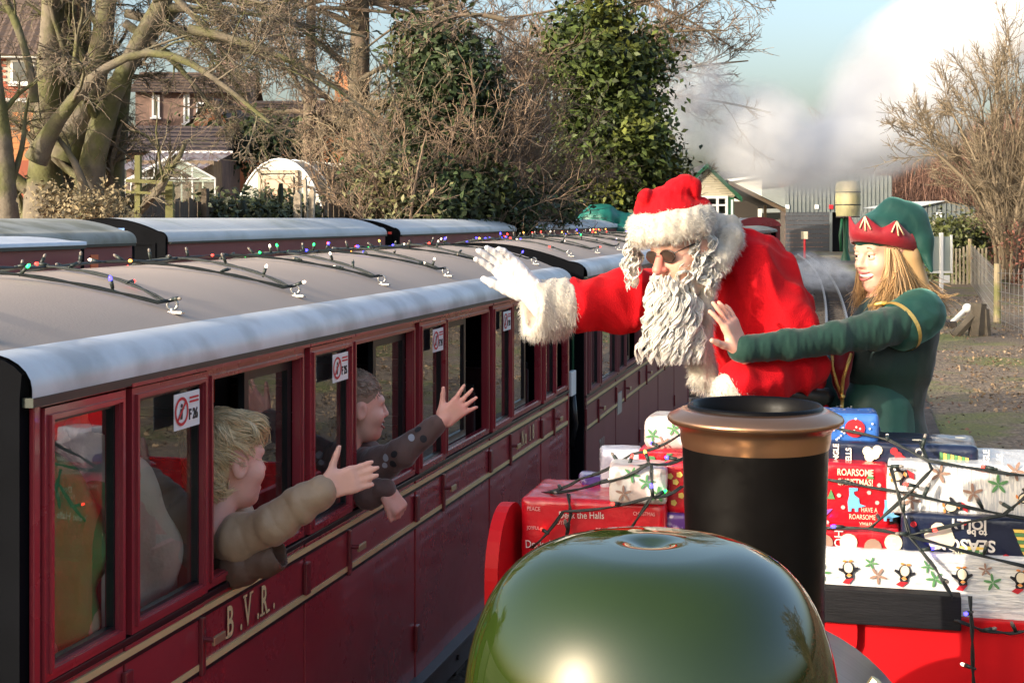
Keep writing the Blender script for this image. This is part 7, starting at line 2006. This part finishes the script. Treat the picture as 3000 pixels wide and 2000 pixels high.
# green tarpaulin over something beside the line
tp = thing("tarpaulin_cover", "green tarpaulin draped over a heap beside the line", "tarpaulin", at(1780, V0, 38))
q = 38.0 / F_PX
def tarp_f():
    f0 = union([ell(at(1760, 640, 38), (.60, .6, .38)), ell(at(1830, 652, 38.3), (.55, .6, .25)), ell(at(1700, 668, 38), (.4, .5, .2)), rbox(at(1775, 720, 38), (1.0, .6, .55), .1)], .15)
    return disp(f0, lambda P: .05 * (np.abs(wob(P * np.array([1, 1, .4]), 5, 8)) - .6))
sdf_obj("tarpaulin_sheet", tarp_f(), .07, mat("green_tarpaulin", (.012, .16, .12), .45, var=.15, vscale=4), tp)

# ================================================================== station end, right of centre
m_cream = mat("cream_weatherboard", (.52, .46, .33), .7, var=.1, vscale=3)
m_gpaint = mat("dark_green_paint", (.015, .10, .045), .45)
m_slate = mat("dark_slate_roof", (.07, .065, .06), .8, var=.25, vscale=3, bump=.3)
sbx = thing("signal_box", "cream boarded signal box with green gable and white paned window", "signal box", at(2090, V0, 60))
dS = 60.0; q = dS / F_PX; BM = bframe(2085, dS, .0, 0.0); bz = lambda v: HCAM - (v - V0) * q; bx = lambda u: (u - 2085) * q
for k in range(12):
    v1 = 574 - k * 7; z0 = bz(v1); 
    wdt = 1 - k / 12.5
    MB(BM).box((bx(2020) * wdt - .1, -.01 - .012 * (k % 2), z0), (bx(2150) * wdt + .05, .05, z0 + 7 * q - .01)).build("weatherboard", m_cream, sbx)
MB(BM).box((bx(2010), .05, 0), (bx(2150), 3.5, bz(575))).build("wall", m_cream, sbx)
for sg, (ua, ub) in ((-1, (2070, 1985)), (1, (2070, 2172))):
    MB(BM).poly([(bx(ua), -.25, bz(480)), (bx(ua), -.25, bz(492)), (bx(ub), -.25, bz(592 if sg > 0 else 575)), (bx(ub), -.25, bz(578 if sg > 0 else 562))], (0, .3, 0)).build("bargeboard", m_gpaint, sbx)
MB(BM).add([(bx(1985), -.2, bz(564)), (bx(2070), -.2, bz(480)), (bx(2070), 4, bz(480)), (bx(1985), 4, bz(564)), (bx(2172), -.2, bz(580)), (bx(2172), 4, bz(580))], [(0, 1, 2, 3), (1, 4, 5, 2)]).build("roof", m_slate, sbx)
wS = sash(BM, bx(2040), bx(2132), bz(655), bz(574), sbx, nx=3, nz=3, y=-.03, fw=.11)
MB(BM).box((bx(2132), -.04, 0), (bx(2150), .0, bz(578))).build("corner_post", m_gpaint, sbx); MB(BM).box((bx(2141), -.06, 0), (bx(2147), -.04, bz(585))).build("downpipe", m_upvc, sbx)
wb = thing("white_building", "white gabled building with dark roof behind the signal box", "building", at(2170, V0, 75))
dS = 75.0; q = dS / F_PX; WM = bframe(2170, dS, .0, 0.0); bz = lambda v: HCAM - (v - V0) * q; bx = lambda u: (u - 2170) * q
MB(WM).poly([(bx(2060), 0, 0), (bx(2232), 0, 0), (bx(2232), 0, bz(513)), (bx(2110), 0, bz(530)), (bx(2060), 0, bz(545))], (0, 6, 0)).build("wall", mat("white_render", (.62, .60, .52), .8, var=.08), wb)
MB(WM).poly([(bx(2060), -.2, bz(545)), (bx(2110), -.2, bz(528)), (bx(2236), -.2, bz(512)), (bx(2236), -.2, bz(518)), (bx(2110), -.2, bz(536)), (bx(2060), -.2, bz(552))], (0, .3, 0)).build("bargeboard", m_upvc, wb)
MB(WM).add([(bx(2060), 0, bz(545)), (bx(2110), -.1, bz(527)), (bx(2235), -.1, bz(511)), (bx(2226), 5, bz(492)), (bx(2110), 5, bz(492)), (bx(2050), 5, bz(500))], [(0, 1, 4, 5), (1, 2, 3, 4)]).build("roof", m_slate, wb)
cn = thing("platform_canopy", "open timber canopy with sloping pale fascia and white end post", "canopy", at(2260, V0, 62))
dS = 62.0; q = dS / F_PX; KM = bframe(2230, dS, .0, 0.0); bz = lambda v: HCAM - (v - V0) * q; bx = lambda u: (u - 2230) * q
m_fasc = mat("sunlit_pale_timber", (.58, .40, .24), .7)
MB(KM).poly([(bx(2135), 0, bz(528)), (bx(2302), 0, bz(612)), (bx(2302), 0, bz(624)), (bx(2135), 0, bz(540))], (0, .1, 0)).build("fascia", m_fasc, cn)
MB(KM).add([(bx(2130), -.05, bz(526)), (bx(2305), -.05, bz(611)), (bx(2305), 8, bz(608)), (bx(2130), 8, bz(520))], [(0, 1, 2, 3)]).build("roof", m_slate, cn)
MB(KM).box((bx(2288), .02, 0), (bx(2299), .16, bz(616))).build("post", mat("flaking_white_post", (.66, .52, .40), .8, var=.2, vscale=4), cn)
MB(KM).box((bx(2262), 2, 0), (bx(2270), 2.1, bz(600))).build("post", m_fasc, cn)
MB(KM).box((bx(2130), 6, 0), (bx(2290), 6.1, bz(585))).build("back_wall", mat("dark_boarding", (.05, .042, .035), .9), cn)
# big engine shed
ed = thing("engine_shed", "grey corrugated engine shed with dark roller door behind the steam", "shed", at(2450, V0, 86))
dS = 86.0; q = dS / F_PX; EM = bframe(2450, dS, .0, 0.0); bz = lambda v: HCAM - (v - V0) * q; bx = lambda u: (u - 2450) * q
m_clad = mat("grey_green_cladding", (.17, .19, .185), .6, var=.12, vscale=1.5); m_dark = mat("black_doorway_shade", (.008, .008, .010), .9)
m_door = mat("dark_grey_roller_door", (.075, .080, .088), .55, var=.12, vscale=1)
for k, u in enumerate(range(2300, 2612, 12)):
    top = 515 if u >= 2560 else np.interp(u, [2300, 2450, 2560], [545, 505, 512])
    MB(EM).box((bx(u), 0, bz(622)), (bx(u + 12) - .02, .05, bz(top))).box((bx(u + 9), -.05, bz(622)), (bx(u + 12) - .02, .0, bz(top))).build("cladding_sheet", m_clad, ed)
for u in range(2488, 2612, 12): MB(EM).box((bx(u), 0, 0), (bx(u + 12) - .02, .05, bz(622.2))).build("cladding_sheet", m_clad, ed)
for k in range(9): MB(EM).box((bx(2301), .0, .05 + k * (bz(620) - .05) / 9), (bx(2430), .04, .05 + (k + 1) * (bz(620) - .05) / 9 - .02)).build("door_slat", m_door, ed)
MB(EM).box((bx(2430), -.04, 0), (bx(2438), .05, bz(622))).build("door_jamb", m_clad, ed); MB(EM).box((bx(2438), .8, 0), (bx(2488), .9, bz(622))).build("doorway_shade", m_dark, ed)  # black sheet in the doorway stands for the unlit inside of the shed
MB(EM).box((bx(2300), .06, bz(622)), (bx(2612), 16, bz(548))).build("shed_body", m_clad, ed); MB(EM).box((bx(2605), -.02, 0), (bx(2613), 12, bz(517))).build("corner_sheet", m_clad, ed)
for u, mm in ((2306, m_white), (2392, m_white), (2434, m_redprint)): MB(EM).box((bx(u - 6), -.09, bz(612)), (bx(u + 6), -.055, bz(600))).build("wall_sign", mm, ed)
# water tank on a green post
wt_ = thing("water_tank", "cream barrel shaped water tank on a green column", "water tank", at(2484, 760, 68).xy.to_3d())
dS = 68.0; q = dS / F_PX; c0 = at(2484, V0, dS); z = lambda v: HCAM - (v - V0) * q
m_tank = mat("stained_cream_tank", (.56, .48, .28), .65, var=.25, vscale=1.6, col2=(.36, .33, .16), c2scale=1.1, stretch=(1, 1, .4))
r0 = 36 * q
MB().lathe([(r0 * .92, z(633)), (r0 * .99, z(615)), (r0 * 1.02, z(585)), (r0 * .99, z(552)), (r0 * .93, z(532)), (r0 * .3, z(529))], (c0.x, c0.y, 0), 28).build("tank_barrel", m_tank, wt_, auto=.8)
for v in (563, 600): MB().lathe([(r0 * 1.02, z(v + 1.5)), (r0 * 1.045, z(v + 1.2)), (r0 * 1.045, z(v - 1.2)), (r0 * 1.02, z(v - 1.5))], (c0.x, c0.y, 0), 28, cap=False).build("tank_hoop", m_blackprint, wt_)
MB().lathe([(r0 * .95, z(637)), (r0 * .95, z(633.5))], (c0.x, c0.y, 0), 20).build("tank_base", m_sleeper, wt_)
MB().lathe([(.24, .0), (.18, .25), (.12, .4), (.12, z(637))], (c0.x - .1, c0.y, 0), 14).build("column", m_gpaint, wt_, auto=.6)
MB().tube([c0 + Vector((-.25, -.2, z(640) - 2)), c0 + Vector((-.35, -.3, z(690) - 2)), c0 + Vector((-.3, -.3, z(735) - 2))], .07, 8).build("hose", m_gpaint, wt_, smooth=True)
# red ground signal post in front of the door
gs = thing("red_post", "thin red post with pale sign in front of the roller door", "post", at(2357, 760, 70).xy.to_3d()); q = 70 / F_PX; c0 = at(2357, V0, 70)
MB().tube([Vector((c0.x, c0.y, 0)), Vector((c0.x, c0.y, HCAM - (690 - V0) * q))], .06, 8).build("post_shaft", m_redprint, gs); MB().box((c0.x - .16, c0.y - .09, HCAM - (700 - V0) * q), (c0.x + .16, c0.y - .05, HCAM - (678 - V0) * q)).build("post_sign", m_cream, gs)
# low sheds on the right
sr = thing("low_shed", "low grey green shed with shallow gable and S sign on the right", "shed", at(2760, V0, 72)); dS = 72.0; q = dS / F_PX; RM = bframe(2760, dS, .0, 0.0); bz = lambda v: HCAM - (v - V0) * q; bx = lambda u: (u - 2760) * q
for u in range(2660, 2856, 14): 
    t_ = np.interp(u + 7, [2660, 2770, 2856], [612, 592, 606]); MB(RM).box((bx(u), 0, 0), (bx(u + 14) - .02, .05, bz(t_))).box((bx(u + 10), -.05, 0), (bx(u + 14) - .02, 0, bz(t_))).build("cladding_sheet", m_clad, sr)
MB(RM).add([(bx(2655), -.2, bz(613)), (bx(2770), -.2, bz(588)), (bx(2770), 9, bz(586)), (bx(2655), 9, bz(606)), (bx(2862), -.2, bz(607)), (bx(2862), 9, bz(602))], [(0, 1, 2, 3), (1, 4, 5, 2)]).build("roof", mat("pale_sheet_roof", (.55, .56, .52), .6, var=.1), sr)
MB(RM).box((bx(2742), -.09, bz(640)), (bx(2758), -.055, bz(622))).build("letter_board", m_white, sr)
text_obj("S", .32, RM @ frame_M((bx(2745), -.095, bz(639)), (1, 0, 0), (0, 0, 1)), m_blackprint, "board_letter", sr, bold=.01)
MB(RM).box((bx(2660), -1.5, 0), (bx(2715), -1.4, bz(645))).build("white_wall_panel", m_cream, sr)
# notice board on white post
nbd_ = thing("notice_board", "grey green notice board on a white post beside the path", "notice board", at(2758, 860, 38.5).xy.to_3d()); dS = 38.5; q = dS / F_PX; NM = bframe(2758, dS, .15, 0.0); bz = lambda v: HCAM - (v - V0) * q; bx = lambda u: (u - 2758) * q
MB(NM).box((bx(2752), -.05, 0), (bx(2762), .04, bz(682)), bev=.01).build("post", m_white, nbd_)
MB(NM).box((bx(2729), .0, bz(793)), (bx(2751), .03, bz(693))).build("board_panel", mat("grey_green_panel", (.26, .30, .28), .6), nbd_); MB(NM).box((bx(2763), .0, bz(793)), (bx(2786), .03, bz(693))).build("board_panel", mat("grey_green_panel"), nbd_)
for ua, ub in ((2724, 2729), (2786, 2791)): MB(NM).box((bx(ua), -.03, bz(798)), (bx(ub), .04, bz(688))).build("frame_bar", m_white, nbd_)
MB(NM).box((bx(2724), -.032, bz(800)), (bx(2791), .042, bz(794))).build("frame_bar", m_white, nbd_); MB(NM).box((bx(2763), -.04, bz(828)), (bx(2782), .0, bz(806))).build("small_plate", m_white, nbd_)
# wire fence
wf = thing("wire_fence", "post and wire mesh fence along the right hand path", "fence", (4.5, 24, 0))
fpts = [(2925, 955, 765), (3050, 1010, 760), (2850, 850, 720), (2790, 800, 705)]
FP = []
for u, vb, vt in ((3060, 1010, 760), (2922, 946, 772), (2842, 830, 700), (2800, 785, 690), (2765, 765, 682)):
    d = 8400.0 / (vb - V0); p = at(u, V0, d); p.z = 0; zt = HCAM - (vt - V0) * d / F_PX; FP.append((p, zt))
    MB().tube([p, p + UP * zt], [.075, .065], 10).build("fence_post", mat("lichen_grey_post", (.26, .21, .13), .85, var=.3, vscale=6, col2=(.20, .20, .08), c2scale=4), wf)
for (p, za), (q_, zb_) in zip(FP[:-1], FP[1:]):
    for k in range(6):
        t = (k + .5) / 6 * .92; MB().tube([p + UP * za * t, p.lerp(q_, .5) + UP * (za + zb_) / 2 * t * .985, q_ + UP * zb_ * t], .006, 4).build("strand_wire", m_steel, wf)
    n = int((q_ - p).length / .45)
    for k in range(1, n): r = p.lerp(q_, k / n); MB().tube([r, r + UP * (za + (zb_ - za) * k / n) * .9], .006, 3).build("stay_wire", m_steel, wf)
# pale palings farther back
pf = thing("paling_fence", "pale upright palings of a low fence below the green bush", "fence", at(2840, V0, 43))
for k, u in enumerate(range(2790, 2895, 11)):
    p = at(u, V0, 43.5); MB().box((p.x - .03, p.y - .01, 0), (p.x + .03, p.y + .01, HCAM - (722 + 6 * math.sin(k) - V0) * 43.5 / F_PX)).build("paling", mat("bleached_paling", (.30, .26, .19), .85, var=.2), pf)
# point lever and old timbers by the line
lev = thing("point_lever", "white ball ended point lever leaning beside the track", "lever", at(2790, 950, 26.5).xy.to_3d()); d = 26.5
MB().tube([at(2788, 945, d), at(2825, 910, d)], .045, 8).build("lever_arm", m_white, lev); b = MB(); c = at(2834, 903, d); b.lathe([(.09 * math.sin(i * math.pi / 8) + 1e-4, -.09 * math.cos(i * math.pi / 8)) for i in range(9)], c, 14); b.build("lever_ball", m_white, lev, smooth=True)
MB().box(at(2772, 985, d) - Vector((0, .3, 0)), at(2800, 940, d) + Vector((0, .3, 0)), bev=.01).build("lever_base", m_sleeper, lev)
tb = thing("timber_baulk", "rotting grey timber baulk propped beside the point lever", "timber", at(2860, 985, 24.5).xy.to_3d()); d = 24.5
for (a, b_, w) in (((2795, 985), (2872, 905), .09), ((2858, 985), (2868, 888), .13), ((2890, 985), (2884, 905), .08)): MB().tube([at(*a, d), at(*b_, d)], w, 6).build("baulk_piece", mat("rotten_grey_timber", (.10, .085, .065), .95, var=.35, vscale=6, bump=.5), tb)
# distant person in a red and white hat beside the far carriage
dp = thing("person", "distant person in red and white hat and dark coat beside the far carriage", "person", at(2277, 800, 52).xy.to_3d()); c = at(2277, V0, 52.0); q = 52 / F_PX
zt = HCAM - (702 - V0) * q; g0 = Vector((c.x, c.y, 0))
bod_ = [cap(g0 + UP * .85, g0 + UP * 1.32, .17, .19), ell(g0 + UP * 1.0, (.2, .17, .3))]
for s_ in (-1, 1): bod_ += [cap(g0 + RT * .1 * s_ + UP * .85, g0 + RT * .1 * s_ + UP * .08, .10, .07), cap(g0 + RT * .22 * s_ + UP * 1.30, g0 + RT * .27 * s_ + UP * .82, .07, .055)]
hsc = Matrix.Translation(g0) @ Matrix.Scale((zt - .12) / 1.62, 4) @ Matrix.Translation(-g0)
def scaled(o): o.data.transform(hsc); return o
scaled(sdf_obj("body", union([ell(g0 + UP * 1.52, (.085, .1, .12)), cap(g0 + UP * 1.3, g0 + UP * 1.45, .07, .06)] + bod_[:0], .03), .02, m_skin, dp))
scaled(sdf_obj("coat", union(bod_, .05), .025, mat("dark_coat", (.03, .032, .04), .8), dp))
scaled(sdf_obj("hat", union([ell(g0 + UP * 1.66, (.10, .11, .085)), cap(g0 + UP * 1.70, g0 + UP * 1.72 - RT * .1, .05, .02)], .03), .014, m_red_plush, dp)); scaled(sdf_obj("hat_band", ell(g0 + UP * 1.585, (.125, .13, .035)), .014, m_furbase, dp))
# far carriage and tall van at the head of the near train, on the bend
bays3 = [(0.05 + k * .9, .90 + k * .9, 'n') for k in range(7)]
def far_M(x, y, a): return Matrix.Translation((x, y, 0)) @ Matrix.Rotation(a, 4, 'Z')
pF = at(2196, V0, 36.0); pG = at(2276, V0, 44.5)
aF = math.atan2(pG.y - pF.y, pG.x - pF.x) - math.pi / 2
make_coach("far maroon carriage at the head of the near train under drifting steam", far_M(pF.x, pF.y, aF), (pG - pF).length, bays3, zg=1.60, zc=1.78, detail=1, roofmat=m_roof_mould, eavemat=m_roof_mould, group="carriages of the near train")
vn = thing("guards_van", "tall dark red van end with arched roof beyond the far carriage", "van", at(2225, V0, 48)); q = 46.5 / F_PX; VM = bframe(2222, 46.5, .1, 0.0)
arch = [(-.72, 0, .4), (.72, 0, .4), (.72, 0, 1.72)] + [(.72 * math.cos(t), 0, 1.72 + .30 * math.sin(t)) for t in np.linspace(0, math.pi, 13)[1:-1]] + [(-.72, 0, 1.72)]
MB(VM).poly(arch, (0, 3.5, 0)).build("van_body", m_maroon_d, vn); MB(VM).poly([(x * 1.03, -.06, z + .03) for x, y, z in arch[2:]], (0, .1, 0)).build("roof_edge", m_maroon, vn)
for x in (-.35, .35): MB(VM).box((x - .18, -.03, 1.25), (x + .18, -.005, 1.62)).build("end_window", m_pane, vn)
MB(VM).box((-.5, 0, .1), (.5, 3.5, .4)).build("underframe", m_frame, vn)
# ================================================================== steam and fallen leaves
def steam_mat(name, dens, scale, lo, hi, col=(.945, .953, .968), centre=None):
    m = bpy.data.materials.new(name); m.use_nodes = True; nt = m.node_tree; nt.nodes.clear(); L = nt.links.new
    o = nd(nt, "ShaderNodeOutputMaterial"); pv = nd(nt, "ShaderNodeVolumePrincipled"); pv.inputs["Color"].default_value = (*col, 1); pv.inputs["Anisotropy"].default_value = 0.0
    tc = nd(nt, "ShaderNodeTexCoord")
    n1 = nd(nt, "ShaderNodeTexNoise"); n1.inputs["Scale"].default_value = scale; n1.inputs["Detail"].default_value = 6; n1.inputs["Roughness"].default_value = .58; n1.inputs["Distortion"].default_value = .5
    L(tc.outputs["Object"], n1.inputs["Vector"])
    mr = nd(nt, "ShaderNodeMapRange"); mr.inputs[1].default_value = lo; mr.inputs[2].default_value = hi; mr.inputs[4].default_value = dens; L(n1.outputs[0], mr.inputs[0])
    # fade towards the rim of the unit ball the puff was scaled from
    ln = nd(nt, "ShaderNodeVectorMath", operation='LENGTH'); gn = nd(nt, "ShaderNodeMapping"); L(tc.outputs["Generated"], gn.inputs[0]); gn.inputs["Location"].default_value = (-1, -1, -1); gn.inputs["Scale"].default_value = (2, 2, 2)
    L(gn.outputs[0], ln.inputs[0])
    fd = nd(nt, "ShaderNodeMapRange", interpolation_type='SMOOTHSTEP'); fd.inputs[1].default_value = .45; fd.inputs[2].default_value = 1.0; fd.inputs[3].default_value = 1.0; fd.inputs[4].default_value = 0.0; L(ln.outputs["Value"], fd.inputs[0])
    mu = nd(nt, "ShaderNodeMath", operation='MULTIPLY'); L(mr.outputs[0], mu.inputs[0]); L(fd.outputs[0], mu.inputs[1]); L(mu.outputs[0], pv.inputs["Density"])
    L(pv.outputs[0], o.inputs["Volume"])
    return m
def puff(name, label, u, v, d, wu, hv, dep, tilt, m, cat="steam"):
    b = MB().lathe([(math.sin(i * math.pi / 14) + 1e-4, -math.cos(i * math.pi / 14)) for i in range(15)], n=24)
    o = b.build(name, m); o.location = at(u, v, d); o.scale = (wu * d / F_PX, dep, hv * d / F_PX); o.rotation_euler = (0, tilt, YAW); stuff(o); o["label"] = label; o["category"] = cat
    return o
DSM = 56.0
m_st = steam_mat("steam_thick", 2.2, 1.7, .30, .74); m_st2 = steam_mat("steam_mid", 1.5, 1.9, .32, .76)
puff("steam_cloud", "great bank of white steam rolling up into the top right corner", 2860, 90, DSM + 3, 520, 210, 5.0, -.42, m_st)
puff("steam_cloud", "rounded billow of white steam left of the bare tree on the right", 2620, 330, DSM + 1, 300, 190, 4.0, -.40, m_st)
puff("steam_cloud", "wide grey white billow of steam over the engine shed", 2420, 450, DSM, 300, 150, 4.0, -.10, m_st2)
puff("steam_cloud", "billow of steam rising over the platform canopy", 2220, 400, DSM - 2, 190, 190, 3.5, -.25, m_st2)
puff("steam_wisp", "thin grey wisp of steam drifting beside the evergreen tree", 2040, 300, 46.0, 170, 190, 2.4, .15, steam_mat("steam_thin", 1.3, 2.1, .40, .76))
puff("low_steam", "low drift of steam across the rails behind the person in red", 2400, 795, 33.0, 125, 66, 1.4, .2, steam_mat("steam_low", 2.2, 2.0, .42, .70))
SC.cycles.volume_step_rate = 2.0
SC.cycles.volume_max_steps = 128
# fallen leaves on the verge
rng = np.random.default_rng(71)
n = 16000
yy = 5 + 34 * rng.random(n) ** 1.3; xx = 1.0 + rng.random(n) * (2.5 + .16 * yy)
cl = np.sin(xx * 1.9 + yy * .6) + np.sin(yy * 1.3 - xx) > -.6
xx, yy = xx[cl], yy[cl]
zz_ = ground_h(xx, yy) + .012 + .01 * rng.random(len(xx))
v, f = leaf_mesh(np.stack([xx, yy, zz_], 1), rng.normal(size=(len(xx), 3)) * .45 + np.array([0, 0, 1.]), .026, rng, .55, .3)
lo_ = link("fallen_leaves", raw_mesh("fallen_leaves", v, f), mat("fallen_brown_leaves", (.235, .165, .10), .8, island=.55)); stuff(lo_); lo_["label"] = "brown fallen leaves scattered over the verge on the right"; lo_["category"] = "leaves"
n = 5000; yy = rng.uniform(6, 45, n); xx = LOCO_X + track_x(yy) + rng.normal(size=n) * .9
v, f = leaf_mesh(np.stack([xx, yy, np.full(n, .045) + .02 * rng.random(n)], 1), rng.normal(size=(n, 3)) * .45 + np.array([0, 0, 1.]), .024, rng, .55, .3)
lo2 = link("trackbed_leaves", raw_mesh("trackbed_leaves", v, f), mat("dark_wet_leaves", (.15, .085, .055), .75, island=.5)); stuff(lo2); lo2["label"] = "dark wet leaves lying between the rails"; lo2["category"] = "leaves"
